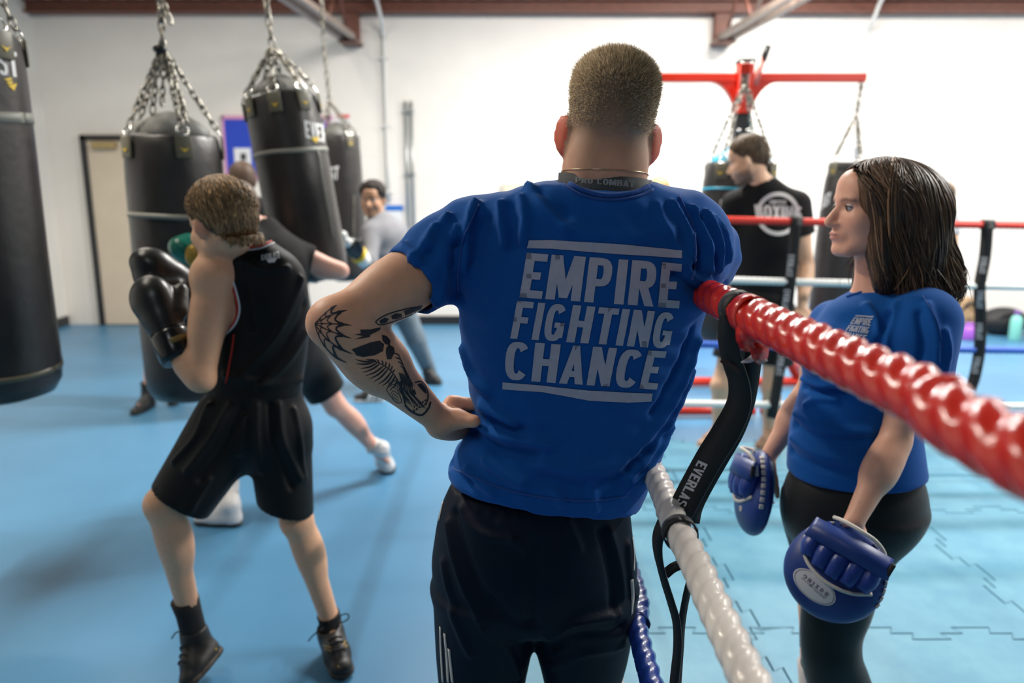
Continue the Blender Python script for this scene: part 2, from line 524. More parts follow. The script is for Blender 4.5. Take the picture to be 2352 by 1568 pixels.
# ------------------------------------------------------------------ block lettering as polygons in a unit box
def R4(x0, y0, x1, y1): return [(x0, y0), (x1, y0), (x1, y1), (x0, y1)]
def arc(cx, cy, rx, ry, tx, ty, a0, a1, n=8, p=2.6):
    out = []
    def pt(a, ax, ay):
        c, s = cos(a), sin(a)
        return (cx + ax * math.copysign(abs(c) ** (2 / p), c), cy + ay * math.copysign(abs(s) ** (2 / p), s))
    for i in range(n):
        a, b = a0 + (a1 - a0) * i / n, a0 + (a1 - a0) * (i + 1) / n
        out.append([pt(a, rx, ry), pt(b, rx, ry), pt(b, rx - tx, ry - ty), pt(a, rx - tx, ry - ty)])
    return out
GL = {
    'E': [R4(0, 0, .42, 1), R4(0, 0, 1, .17), R4(0, .42, .8, .585), R4(0, .83, 1, 1)],
    'F': [R4(0, 0, .42, 1), R4(0, .42, .85, .585), R4(0, .83, 1, 1)],
    'I': [R4(0, 0, 1, 1)],
    'L': [R4(0, 0, .40, 1), R4(0, 0, 1, .17)],
    'H': [R4(0, 0, .37, 1), R4(.63, 0, 1, 1), R4(.2, .42, .8, .6)],
    'T': [R4(0, .83, 1, 1), R4(.31, 0, .69, 1)],
    'M': [R4(0, 0, .27, 1), R4(.73, 0, 1, 1), [(.05, 1), (.34, 1), (.62, .05), (.38, .05)], [(.66, 1), (.95, 1), (.62, .05), (.38, .05)]],
    'N': [R4(0, 0, .35, 1), R4(.65, 0, 1, 1), [(0, 1), (.36, 1), (1, 0), (.64, 0)]],
    'A': [[(0, 0), (.34, 0), (.64, 1), (.36, 1)], [(.66, 0), (1, 0), (.64, 1), (.36, 1)], R4(.2, .18, .8, .34)],
    'V': [[(0, 1), (.34, 1), (.62, 0), (.38, 0)], [(.66, 1), (1, 1), (.62, 0), (.38, 0)]],
    'P': [R4(0, 0, .38, 1), R4(.2, .83, .55, 1), R4(.2, .36, .55, .53)] + arc(.5, .68, .5, .32, .36, .155, -pi / 2, pi / 2),
    'R': [R4(0, 0, .38, 1), R4(.2, .83, .55, 1), R4(.2, .38, .55, .55), [(.36, .42), (.68, .48), (1, 0), (.64, 0)]] + arc(.5, .69, .5, .31, .36, .15, -pi / 2, pi / 2),
    'B': [R4(0, 0, .38, 1), R4(.2, .84, .55, 1), R4(.2, .43, .55, .58), R4(.2, 0, .55, .16)] + arc(.5, .75, .45, .25, .34, .14, -pi / 2, pi / 2) + arc(.5, .27, .5, .27, .36, .15, -pi / 2, pi / 2),
    'O': arc(.5, .5, .5, .5, .36, .17, 0, 2 * pi, 20),
    'C': arc(.5, .5, .5, .5, .37, .17, radians(38), radians(322), 18),
    'G': arc(.5, .5, .5, .5, .37, .17, radians(38), radians(325), 18) + [R4(.5, .36, 1, .5), R4(.64, .1, 1, .5)],
    'S': arc(.5, .73, .48, .27, .34, .15, radians(20), radians(270), 12) + arc(.5, .27, .48, .27, .34, .15, radians(-160), radians(90), 12),
    'X': [[(0, 1), (.36, 1), (1, 0), (.64, 0)], [(.64, 1), (1, 1), (.36, 0), (0, 0)]],
    'D': [R4(0, 0, .38, 1), R4(.2, .84, .5, 1), R4(.2, 0, .5, .16)] + arc(.48, .5, .52, .5, .38, .16, -pi / 2, pi / 2, 10),
    'U': [R4(0, .3, .36, 1), R4(.64, .3, 1, 1)] + arc(.5, .32, .5, .32, .36, .16, pi, 2 * pi, 10),
    ' ': [],
}
def text_polys(s, quad, spans=None, gap=0.12):
    """letters of s in the quadrilateral TL, TR, BR, BL"""
    if spans is None:
        wd = [0.42 if c == 'I' else (0.5 if c == ' ' else (1.35 if c == 'M' else 1.0)) for c in s]
        tot = sum(wd) + gap * (len(s) - 1); spans = []; q = 0
        for w in wd: spans.append((q / tot, (q + w) / tot)); q += w + gap
    TL, TR, BR, BL = [np.array(p, float) for p in quad]
    out = []
    for ch, (u0, u1) in zip(s, spans):
        for poly in GL[ch]:
            pp = []
            for (x, y) in poly:
                u = u0 + (u1 - u0) * x
                top, bot = TL + (TR - TL) * u, BL + (BR - BL) * u
                pp.append(tuple(bot + (top - bot) * y))
            out.append(pp)
    return out
# ================================================================== THE SETTING
YW = 8.32
XL, XR = float(P(156, 738, YW)[0]), 7.6
YB = -4.0
def wall_extra(nt, b, tc):
    N, L = nt.nodes, nt.links
    br = N.new('ShaderNodeTexBrick')
    br.inputs['Scale'].default_value = 1.0
    br.inputs['Brick Width'].default_value = 0.225; br.inputs['Row Height'].default_value = 0.075
    br.inputs['Mortar Size'].default_value = 0.006; br.inputs['Mortar Smooth'].default_value = 0.6
    br.inputs['Color1'].default_value = (1, 1, 1, 1); br.inputs['Color2'].default_value = (0.94, 0.94, 0.94, 1); br.inputs['Mortar'].default_value = (0, 0, 0, 1)
    mp = N.new('ShaderNodeMapping'); mp.inputs['Rotation'].default_value = (pi / 2, 0, 0)
    L.new(tc.outputs['Object'], mp.inputs['Vector']); L.new(mp.outputs['Vector'], br.inputs['Vector'])
    bp = N.new('ShaderNodeBump'); bp.inputs['Strength'].default_value = 0.35; bp.inputs['Distance'].default_value = 0.004
    L.new(br.outputs['Color'], bp.inputs['Height']); L.new(bp.outputs['Normal'], b.inputs['Normal'])
m_wall = mat('white_painted_brick', (0.85, 0.80, 0.74), 0.55, noise=(3.0, 0.03), extra=wall_extra)
m_plain = mat('white_painted_plaster', (0.78, 0.75, 0.70), 0.6, noise=(2.0, 0.03))
m_dim = mat('slate_blue_painted_plaster', (0.10, 0.13, 0.17), 0.7, noise=(2.0, 0.05))
m_skirt = mat('black_skirting', (0.02, 0.02, 0.022), 0.4)
m_steel = mat('red_oxide_steel', (0.16, 0.055, 0.035), 0.55, noise=(14, 0.25))
m_steel2 = mat('pale_brown_steel', (0.33, 0.26, 0.22), 0.5, noise=(14, 0.15))
m_roof = mat('grey_green_roof_sheet', (0.17, 0.18, 0.14), 0.6, noise=(6, 0.2))
def floor_extra(nt, b, tc):
    N, L = nt.nodes, nt.links
    n = N.new('ShaderNodeTexNoise'); n.inputs['Scale'].default_value = 1.7; n.inputs['Detail'].default_value = 6
    L.new(tc.outputs['Object'], n.inputs['Vector'])
    r = N.new('ShaderNodeMapRange'); r.inputs['To Min'].default_value = 0.30; r.inputs['To Max'].default_value = 0.46
    L.new(n.outputs['Fac'], r.inputs['Value']); L.new(r.outputs['Result'], b.inputs['Roughness'])
m_floor = mat('blue_vinyl', (0.068, 0.215, 0.375), 0.36, noise=(1.4, 0.08), bump=(60, 0.04, 0.002), extra=floor_extra)

fl = struct('floor', box((XL - 0.1, YB, -0.1), (XR, YW, 0.0)), m_floor, label='smooth blue vinyl gym floor', cat='floor')
struct('wall_back', box((XL - 0.2, YW, -0.1), (XR + 0.2, YW + 0.2, 3.35)), m_wall, label='white painted brick wall at the far end', cat='wall')
struct('wall_left', box((XL - 0.2, YB, -0.1), (XL, YW, 3.6)), m_plain, label='white plastered wall behind the hanging bags', cat='wall')
struct('wall_right', box((XR, YB, -0.1), (XR + 0.2, YW, 3.6)), m_plain, label='white plastered wall on the ring side', cat='wall')
struct('wall_front', box((XL - 0.2, YB - 0.2, -0.1), (XR + 0.2, YB, 4.6)), m_dim, label='slate blue plastered wall behind the viewer', cat='wall')
# pitched roof sheet rising from the far wall, with ribs as geometry
ribs = []
w = 0.19; x = XL - 0.2; prof = []
while x < XR + 0.2:
    prof += [(x, 0.0), (x + 0.10, 0.0), (x + 0.125, 0.035), (x + 0.165, 0.035)]; x += w
v, f = [], []
for (x, dz) in prof:
    v += [(x, YW + 0.1, 3.40 + dz), (x, 2.2, 4.25 + dz), (x, YB - 0.2, 4.25 + dz)]
for i in range(len(prof) - 1):
    a, b = i * 3, i * 3 + 3
    f += [(a, b, b + 1, a + 1), (a + 1, b + 1, b + 2, a + 2)]
struct('ceiling', (np.array(v), f), m_roof, label='grey green corrugated roof sheet', cat='ceiling')
# steel wall plate along the top of the far wall
struct('beam', join(box((XL, YW - 0.16, 3.22), (XR, YW, 3.235)), box((XL, YW - 0.1, 3.235), (XR, YW - 0.085, 3.33)), box((XL, YW - 0.16, 3.33), (XR, YW, 3.345))), m_steel,
       label='red brown steel beam along the top of the far wall', cat='beam')
struct('baseboard_back', box((float(P(1300, 745, YW)[0]) - 8.0 + 3.2, YW - 0.018, 0.0), (XR, YW, 0.10)), m_skirt, label='black skirting along the far wall', cat='baseboard')
struct('baseboard_left', box((XL, 0.5, 0.0), (XL + 0.018, YW, 0.10)), m_skirt, label='black skirting along the side wall', cat='baseboard')

# ring corner door in the far wall: black frame, cream leaf, closer box
d0, d1 = P(192, 312, YW), P(192, 745, YW)
DX = float(P(214, 530, YW)[0]); DW = 0.92; DT = 2.03
dt = thing('door_1', 'cream door in a black frame beside the hanging bags', 'door', (DX + DW / 2, YW, 0)); tag(dt, kind='structure')
m_cream = mat('cream_door_paint', (0.66, 0.55, 0.42), 0.5, noise=(5, 0.04))
obj('door_leaf', box((DX + 0.05, YW - 0.045, 0.01), (DX + DW - 0.05, YW - 0.005, DT - 0.06), 0.004), m_cream, dt, False)
for (a, b) in (((DX - 0.012, 0), (DX + 0.05, DT)), ((DX + DW - 0.05, 0), (DX + DW + 0.012, DT)), ((DX - 0.012, DT - 0.055), (DX + DW + 0.012, DT))):
    obj('door_frame', box((a[0], YW - 0.06, a[1]), (b[0], YW, b[1]), 0.003), m_skirt, dt, False)
m_brass = mat('dull_brass', (0.45, 0.34, 0.16), 0.35, 0.8)
obj('door_closer', box((DX + 0.13, YW - 0.11, DT - 0.14), (DX + 0.38, YW - 0.05, DT - 0.075), 0.006), m_brass, dt, False)
hd = obj('door_handle', tube([(DX + DW - 0.11, YW - 0.05, 1.02), (DX + DW - 0.11, YW - 0.1, 1.02), (DX + DW - 0.22, YW - 0.1, 1.02)], 0.009, 8), m_brass, dt)

# tie beams that meet the far wall on brackets
def truss(name, px, side, label):
    x = float(P(px, 80, YW)[0]); z = 2.975
    t = thing(name, label, 'roof truss', (x, YW, z))
    x2 = x + side * 0.35
    for s in (-0.045, 0.045):
        v, f = box((-0.006, 0, -0.04), (0.006, 1, 0.04)); v2 = v.copy()
        v2[:, 0] = v[:, 0] + s + x + (x2 - x) * v[:, 1]; v2[:, 1] = YW - 7.5 * v[:, 1]; v2[:, 2] = v[:, 2] + z - 0.05 * v[:, 1]
        obj('angle_bar', (v2, f), m_steel2, t, False)
        v, f = box((0, 0, -0.006), (side * 0.001 + math.copysign(0.05, s), 1, 0.006)); v2 = v.copy()
        v2[:, 0] = v[:, 0] + s + x + (x2 - x) * v[:, 1]; v2[:, 1] = YW - 7.5 * v[:, 1]; v2[:, 2] = v[:, 2] + z - 0.034 - 0.05 * v[:, 1]
        obj('flange', (v2, f), m_steel2, t, False)
    obj('bracket_plate', box((x - 0.075, YW - 0.12, z - 0.05), (x + 0.075, YW, 3.25), 0.004), m_steel, t, False)
    obj('foot_plate', box((x - 0.10, YW - 0.30, z - 0.065), (x + 0.10, YW, z - 0.05)), m_steel, t, False)
    for k in range(9):
        y0 = YW - 0.25 - 0.8 * k; xk = x + (x2 - x) * (YW - y0) / 7.5
        top = 3.42 + (YW - y0 - 0.4) * 0.13
        obj('lattice_rod', tube([(xk, y0, z), (xk, y0 - 0.4, min(top, 4.2))], 0.016, 6), m_steel2 if k % 2 else m_steel, t)
        obj('lattice_rod', tube([(xk, y0 - 0.4, min(top, 4.2)), (xk, y0 - 0.8, z)], 0.016, 6), m_steel, t)
    return t
truss('roof_truss', 812, -1, 'steel lattice roof truss left of the standing man, resting on the far wall')
truss('roof_truss', 1652, 1, 'steel lattice roof truss above the red bag stand, resting on the far wall')

# strip lamps (their light is set at the top)
m_lampbody = mat('lamp_white', (0.8, 0.8, 0.8), 0.4)
m_tube = bpy.data.materials.new('lamp_tube_glow'); m_tube.use_nodes = True
em = m_tube.node_tree.nodes['Principled BSDF']; em.inputs['Emission Color'].default_value = (1, 0.97, 0.92, 1); em.inputs['Emission Strength'].default_value = 3.0
for i, (x, y, z, along, watts, colr) in enumerate(LAMPS):
    t = thing('strip_lamp', 'white ceiling strip lamp ' + ['over the bag stand', 'near the middle of the far wall', 'over the door end', 'over the ring', 'over the hanging bags', 'over the viewer', 'over the kit bags at the wall'][i], 'lamp', (x, y, z), 'ceiling strip lamps')
    hx, hy = (0.05, 0.75) if along else (0.75, 0.05)
    obj('housing', box((x - hx, y - hy, z), (x + hx, y + hy, z + 0.05), 0.008), m_lampbody, t, False)
    for s in (-0.025, 0.025):
        p = [(x + s, y - 0.72, z - 0.02), (x + s, y + 0.72, z - 0.02)] if along else [(x - 0.72, y + s, z - 0.02), (x + 0.72, y + s, z - 0.02)]
        obj('glow_tube', tube(p, 0.013, 8), m_tube, t)
    for s in (-0.6, 0.6):
        a = V3(x, y + s, z + 0.05) if along else V3(x + s, y, z + 0.05)
        obj('hanger_rod', tube([a, a + V3(0, 0, 0.75)], 0.004, 6), m_lampbody, t)

# ------------------------------------------------------------------ ring mats with jigsaw edges: tiles of the floor
TX, TY, TS = 0.82, 2.34, 1.01
def knob_edge(n=6, amp=0.035):
    """jigsaw edge from 0..1, returns (t, off)"""
    out = [(0.0, 0.0)]
    for i in range(n):
        c = (i + 0.5) / n; s = 1 if i % 2 == 0 else -1; w = 0.26 / n
        out += [(c - w, 0), (c - w * 1.55, s * amp), (c + w * 1.55, s * amp), (c + w, 0)]
    out.append((1.0, 0.0))
    return out
def mat_colour(nt, b, tc):
    N, L = nt.nodes, nt.links
    n = N.new('ShaderNodeTexNoise'); n.inputs['Scale'].default_value = 5; n.inputs['Detail'].default_value = 8; n.inputs['Roughness'].default_value = 0.65
    L.new(tc.outputs['Object'], n.inputs['Vector'])
    r = N.new('ShaderNodeValToRGB')
    r.color_ramp.elements[0].position = 0.3; r.color_ramp.elements[0].color = (0.045, 0.195, 0.305, 1)
    r.color_ramp.elements[1].position = 0.75; r.color_ramp.elements[1].color = (0.105, 0.29, 0.385, 1)
    L.new(n.outputs['Fac'], r.inputs['Fac']); L.new(r.outputs['Color'], b.inputs['Base Color'])
m_mat = mat('turquoise_foam_mat', (0.14, 0.42, 0.57), 0.48, bump=(120, 0.06, 0.002), extra=mat_colour)
ed = knob_edge()
tile_mesh = None
for ix in range(-1, 5):
    for iy in range(-2, 2):
        x0, y0 = TX + (ix - 0) * TS, TY + iy * TS
        g = 0.0034
        pts = [(t * TS, g + o) for t, o in ed[:-1]] + [(TS - g + o, t * TS) for t, o in ed[:-1]] + \
              [((1 - t) * TS, TS - g + o2) for (t, _), o2 in zip(ed[:-1], [o for _, o in ed[::-1]][:-1])] + \
              [(g + o2, (1 - t) * TS) for (t, _), o2 in zip(ed[:-1], [o for _, o in ed[::-1]][:-1])]
        if tile_mesh is None:
            bm = bmesh.new(); vs = [bm.verts.new((p[0], p[1], 0.0)) for p in pts]
            fc = bm.faces.new(vs)
            r = bmesh.ops.extrude_face_region(bm, geom=[fc])
            for q in r['geom']:
                if isinstance(q, bmesh.types.BMVert): q.co.z = 0.012
            top = [q for q in r['geom'] if isinstance(q, bmesh.types.BMFace)][0]
            bmesh.ops.recalc_face_normals(bm, faces=bm.faces[:])
            bmesh.ops.triangulate(bm, faces=[q for q in bm.faces if len(q.verts) > 4])
            tile_mesh = bpy.data.meshes.new('mat_tile'); bm.to_mesh(tile_mesh); bm.free(); tile_mesh.materials.append(m_mat)
        o = bpy.data.objects.new('mat_tile', tile_mesh); COL.objects.link(o); o.parent = fl
        o.location = (x0, y0, 0.0)

# pipes and small things on the far wall
m_pipe = mat('white_conduit', (0.72, 0.70, 0.67), 0.4)
m_galv = mat('galvanised_grey', (0.42, 0.44, 0.44), 0.35, 0.6)
def pipe(px, y0, y1, r, label, m, bend=False):
    a, b = P(px, y0, YW - 0.03), P(px, y1, YW - 0.03)
    x = a[0]
    pts = [(x, YW - 0.03, b[2])]
    if bend: pts += [(x, YW - 0.03, 2.9), (x, YW - 0.04, 3.0), (x, YW - 0.08, 3.08), (x, YW - 0.19, 3.16), (x + bend * 0.05, YW - 0.30, 3.36), (x + bend * 0.2, YW - 0.7, 3.46)]
    else: pts += [(x, YW - 0.03, a[2])]
    t = thing('conduit_pipe', label, 'pipe', (x, YW, b[2]))
    obj('pipe_run', tube(smooth_path(pts, 24) if bend else pts, r, 10), m, t)
    for q in np.linspace(b[2] + 0.1, min(a[2], 2.9) - 0.1, 3):
        obj('clip', box((x - r * 1.6, YW - 0.035 - r, q - 0.012), (x + r * 1.6, YW - 0.002, q + 0.012)), m, t, False)
pipe(879, 8, 462, 0.02, 'white conduit pipe bending off the far wall left of the man', m_pipe, -1)
pipe(1995, 8, 360, 0.02, 'white conduit pipe bending off the far wall right of the bag stand', m_pipe, 1)
pipe(931, 232, 560, 0.016, 'grey wall pipe, the one of the pair nearer the door', m_galv)
pipe(944, 232, 560, 0.016, 'grey wall pipe, the one of the pair nearer the man', m_galv)

def wbox(x0, y0, x1, y1, t, off=0.0):
    off += 0.002
    a, b = P(x0, y0, YW - off), P(x1, y1, YW - off)
    return box((a[0], YW - off - t, b[2]), (b[0], YW - off, a[2]), 0.002)
m_blue = mat('notice_board_blue', (0.02, 0.06, 0.50), 0.7, noise=(60, 0.1))
m_pink = mat('pink_border_card', (0.70, 0.32, 0.52), 0.7)
m_paper = mat('white_paper', (0.8, 0.79, 0.80), 0.7)
m_redp = mat('red_print', (0.7, 0.05, 0.04), 0.6)
m_ink = mat('black_ink', (0.03, 0.03, 0.035), 0.6)
a, b = P(510, 266, YW), P(764, 410, YW)
nb = thing('notice_board', 'blue notice board with pink border behind the middle bag', 'notice board', ((a[0] + b[0]) / 2, YW, b[2]))
obj('backing', wbox(512, 268, 762, 408, 0.02), m_blue, nb, False)
for q in ((508, 265, 764, 274), (508, 403, 764, 412), (508, 265, 524, 412), (748, 265, 764, 412)):
    obj('border', wbox(*q, 0.012, 0.02), m_pink, nb, False)
pp = obj('pinned_sheet', wbox(537, 340, 578, 382, 0.003, 0.02), m_paper, nb, False)
obj('printed_mark', wbox(552, 352, 566, 368, 0.002, 0.0235), m_ink, pp, False)
obj('pinned_sheet', wbox(600, 300, 640, 340, 0.003, 0.02), m_paper, nb, False)
for (x0, y0, x1, y1) in ((727, 272, 733, 300), (733, 272, 738, 285), (738, 285, 744, 300)):
    obj('cut_out_letter', wbox(x0, y0, x1, y1, 0.003, 0.02), m_paper, nb, False)
a = P(790, 300, YW)
ws = thing('wall_sheet', 'white sheet with a red heading pinned beside the notice board', 'poster', (a[0], YW, a[2]))
obj('sheet', wbox(772, 262, 805, 305, 0.004), m_paper, ws, False)
obj('red_heading', wbox(774, 263, 803, 271, 0.002, 0.0045), m_redp, ws, False)
m_bluep = mat('blue_plastic_lid', (0.02, 0.16, 0.55), 0.35)
a = P(908, 520, YW)
ws = thing('towel_dispenser', 'white wall dispenser with a blue lid beside the grey pipes', 'dispenser', (a[0], YW, a[2]))
obj('case', wbox(890, 482, 926, 545, 0.12), mat('white_plastic', (0.75, 0.76, 0.78), 0.35), ws, False)
obj('lid', wbox(889, 471, 927, 483, 0.125), m_bluep, ws, False)
a = P(1183, 432, YW)
ws = thing('junction_box', 'cream electrical box on the wall above the man\'s shoulder', 'junction box', (a[0], YW, a[2]))
obj('case', wbox(1153, 421, 1212, 446, 0.06), mat('cream_plastic', (0.70, 0.62, 0.48), 0.45), ws, False)
obj('cover', wbox(1157, 424, 1208, 443, 0.008, 0.06), mat('cream_plastic', (0.70, 0.62, 0.48), 0.45), ws, False)
# ================================================================== PEOPLE: shared anatomy
def head_ops(o, fwd, up, s=1.0, crown=1.0, ears=True, nose=1.0, jaw=1.0, flat_top=0.0, wide=1.0):
    """o = eye-level centre of the head; returns field operations and the local frame"""
    fwd = unit(fwd); right = unit(np.cross(fwd, up)); up = np.cross(right, fwd)
    A = np.array([right, fwd, up]); o = np.asarray(o, float)
    def L(x, y, z): return o + s * (x * wide * right + y * fwd + z * up)
    def E(c, r, R=None): return ell(L(*c), np.array(r) * s * np.array([wide, 1, 1]), A if R is None else R)
    def C(a, b, r1, r2, fl=None): return cone(L(*a), L(*b), r1 * s, r2 * s, fl)
    ops = [('a', E((0, -.014, .036 * crown), (.075, .097, .080 * crown)), .01),
           ('a', E((0, .030, -.034), (.062 * jaw, .064, .080)), .02),
           ('a', E((0, .060, .045), (.052, .030, .045)), .02)]
    ops += [('a', E((0, -.034, -.040), (.064, .052, .060)), .02)]
    if flat_top: ops += [('a', E((0, -.022, .066), (.071, .086, .040)), .02), ('a', E((0, -.036, -.050), (.069, .050, .062)), .02)]
    for q in (-1, 1):
        ops += [('a', C((q * .052 * jaw, -.006, -.058), (q * .022, .068, -.100), .020, .018), .02),
                ('a', E((q * .040, .058, -.028), (.026, .026, .026)), .02), ('a', E((q * .043 * jaw, .030, -.050), (.024, .036, .040)), .02)]
    ops += [('a', E((0, .082, -.101), (.020, .016, .016)), .014),
            ('a', E((0, .079, .016), (.046, .014, .011)), .014),
            ('a', C((0, .082, .010), (0, .082 + .033 * nose, -.034), .0075, .0105), .008),
            ('a', E((0, .088 + .018 * nose, -.040), (.014, .013, .008)), .006),
            ('a', E((.012, .094, -.040), (.007, .011, .008)), .005), ('a', E((-.012, .094, -.040), (.007, .011, .008)), .005),
            ('a', E((0, .082, -.068), (.026, .017, .020)), .012)]
    for q in (-1, 1): ops.append(('c', E((q * .031, .097, .001), (.017, .016, .011)), .012))
    ops += [('a', E((0, .0985, -.0625), (.019, .0065, .0048)), .004), ('a', E((0, .0965, -.0735), (.017, .0075, .0058)), .004),
            ('c', E((0, .106, -.0680), (.022, .008, .0011)), .003),
            ('c', E((0, .104, -.086), (.014, .008, .006)), .008)]
    if ears:
        for q in (-1, 1):
            ew = unit(right * q * 0.9 - fwd * 0.45); eu = unit(up - fwd * 0.18); ef = np.cross(ew, eu)
            EA = np.array([ew, unit(np.cross(eu, ew)), eu])
            ops += [('a', ell(L(q * .083, -.012, -.010), np.array([.0065, .019, .031]) * s, np.array([unit(right * q + fwd * -1.0), unit(fwd + right * q * 1.0), eu])), .006),
                    ('a', ell(L(q * .078, -.002, -.034), np.array([.007, .009, .011]) * s, A), .006),
                    ('a', ell(L(q * .073, -.014, -.014), np.array([.012, .013, .028]) * s, A), .008),
                    ('c', ell(L(q * .088, .006, -.010), np.array([.006, .009, .016]) * s, A), .004)]
    return ops, L, A
def hand_ops(w, d, n, thumb, curl=0.5, s=1.0, spread=0.0, thumb_dir=None):
    """w wrist, d direction to fingers, n palm normal, thumb = side vector towards the thumb"""
    d, n = unit(d), unit(n); n = unit(n - d * n.dot(d)); t = unit(np.cross(d, n)); t = t if t.dot(thumb) > 0 else -t
    A = np.array([t, d, n]); ops = []
    ops.append(('a', ell(w + d * .045 * s, np.array([.040, .055, .016]) * s, A), .012))
    for i, (off, ln) in enumerate(((.030, .072), (.010, .080), (-.010, .075), (-.029, .060))):
        p = w + (d * (.084 - abs(off - .005) * .15) + t * off) * s; ang = 0.15
        dirv = unit(d + t * off * spread * 8)
        for j, q in enumerate((.45, .30, .25)):
            ang += curl * (0.9, 1.1, 0.8)[j]
            e = p + (dirv * cos(ang) + n * sin(ang)) * ln * q * s * 1.15
            ops.append(('a', cone(p, e, (.0092 - j * .0008) * s, (.0085 - j * .0009) * s), .004)); p = e
    p = w + (d * .022 + t * .030) * s
    td = unit(thumb_dir) if thumb_dir is not None else unit(d * .75 + t * .62 + n * .25)
    e = p + td * .040 * s; ops.append(('a', cone(p, e, .0145 * s, .0115 * s), .010))
    td2 = unit(td + d * .25 + n * .15); e2 = e + td2 * .032 * s; ops.append(('a', cone(e, e2, .0112 * s, .0098 * s), .005))
    e3 = e2 + unit(td2 + d * .15) * .022 * s; ops.append(('a', cone(e2, e3, .0098 * s, .0078 * s), .004))
    return ops
def arm_ops(sh, el, wr, s=1.0, m=1.0):
    back = unit(np.cross(np.cross(el - sh, wr - el), el - sh)) if np.linalg.norm(np.cross(el - sh, wr - el)) > 1e-5 else V3(0, 1, 0)
    return [('a', cone(sh, lerp(sh, el, .35), .056 * s * m, .050 * s * m), .02), ('a', cone(lerp(sh, el, .3), el, .048 * s * m, .037 * s * m), .02),
            ('a', ell(lerp(sh, el, .52) + back * .008 * s, np.array([.045, .045, .07]) * s * m, axes_for(el - sh)), .02),
            ('a', cone(el, lerp(el, wr, .45), .036 * s * m, .038 * s * m), .015), ('a', ell(lerp(el, wr, .28), np.array([.042, .042, .075]) * s * m, axes_for(wr - el)), .02),
            ('a', cone(lerp(el, wr, .4), wr, .036 * s * m, .024 * s * m, None), .015)]
def leg_ops(hp, kn, an, s=1.0, m=1.0, fwd=(0, 1, 0), tm=1.0):
    fwd = np.asarray(fwd, float)
    return [('a', cone(hp, kn, .082 * s * m * tm, .050 * s * m), .03), ('a', ell(lerp(hp, kn, .35), np.array([.082, .085, .14]) * s * m * tm, axes_for(kn - hp)), .03),
            ('a', ell(kn + fwd * .012 * s, np.array([.046, .046, .05]) * s), .02),
            ('a', cone(kn, an, .046 * s * m, .031 * s * m), .02),
            ('a', ell(lerp(kn, an, .3) - fwd * .020 * s, np.array([.046, .048, .11]) * s * m, axes_for(an - kn)), .025)]
def torso_ops(J, s=1.0, rp=.150, rw=.130, rc=.150, flat=.68, rs=.058, infl=0.0):
    sl, sr = J['sl'], J['sr']; upv = unit(J['chest'] - J['pelvis'])
    f = unit(np.cross(upv, sr - sl)); fl = (f, flat)
    return [('a', cone(J['pelvis'], J['waist'], rp * s + infl, rw * s + infl, fl), .03), ('a', cone(J['waist'], J['chest'], rw * s + infl, rc * s + infl, fl), .03),
            ('a', cone(lerp(sl, sr, .12), lerp(sl, sr, .88), rs * s + infl, None), .05),
            ('a', cone(J['chest'], lerp(J['chest'], J['neck'], .75), rc * .8 * s + infl, .07 * s + infl, fl), .05),
            ('a', cone(J['neck'], lerp(J['neck'], sl, .6), .05 * s + infl, .045 * s + infl), .04), ('a', cone(J['neck'], lerp(J['neck'], sr, .6), .05 * s + infl, .045 * s + infl), .04)]
def run(ops, h, pad=0.03):
    F = Field.around([p for o, p, k in ops if o == 'a'], h, pad)
    for o, p, k in ops: (F.add if o == 'a' else F.cut)(p, k)
    return F
def skin_mat(name): return mat(name, (0.5, 0.3, 0.2), 0.5, attr='col', noise=(25, 0.05), bump=(220, 0.12, 0.001), sss=0.12)
def colour(v, base):
    c = np.empty((len(v), 3)); c[:] = base
    return c
def blend(c, w, col):
    w = np.clip(w, 0, 1)[:, None]
    return c * (1 - w) + np.asarray(col) * w
def face_tint(c, v, L, A, s, lips=(.45, .16, .14), brow=(.10, .06, .04), o=None):
    """lips, eyebrows, darker tint round the eyes in the head's local frame"""
    q = (v - L(0, 0, 0)) @ A.T / s
    lip = np.exp(-(((q[:, 0] / .022) ** 2 + ((q[:, 2] + .068) / .0105) ** 2) ** 2)) * (q[:, 1] > .07)
    c = blend(c, lip * .85, lips)
    for k in (-1, 1):
        x = (q[:, 0] * k - .032) / .020; zz = (q[:, 2] - .019 + .004 * x * x) / .0045
        c = blend(c, np.exp(-(x ** 4 + zz ** 2)) * (q[:, 1] > .05) * .9, brow)
        c = blend(c, np.exp(-((q[:, 0] * k - .031) / .018) ** 2 - ((q[:, 2] - .001) / .007) ** 2) * (q[:, 1] > .05) * .35, (.22, .10, .07))
    cheek = np.exp(-((np.abs(q[:, 0]) - .045) / .02) ** 2 - ((q[:, 2] + .035) / .02) ** 2) * (q[:, 1] > .03)
    return blend(c, cheek * .22, (.66, .26, .19))
m_eyewhite = mat('eye_white', (0.75, 0.72, 0.70), 0.15, attr='col')
def eyes(L, A, s, parent, iris=(.10, .06, .04), look=(0, 1, 0)):
    for k in (-1, 1):
        c = L(k * .031, .0755, .0005); v, f = ball((0, 0, 0), 1.0, 16)
        lk = unit(np.array(look) @ A)
        w = v @ lk; col = np.empty((len(v), 3)); col[:] = (.55, .50, .48); col[w > .80] = iris; col[w > .965] = (.01, .01, .01)
        o = obj('eye', (c + v * .0122 * s, f, col), m_eyewhite, parent)
        # upper lid with lashes
        lid = [p for p in []]
def shade(n, k, base, var=.35):
    c = np.asarray(base) * np.exp(RNG.normal(size=(n, 1)) * var)
    return np.repeat(c, k, 0)
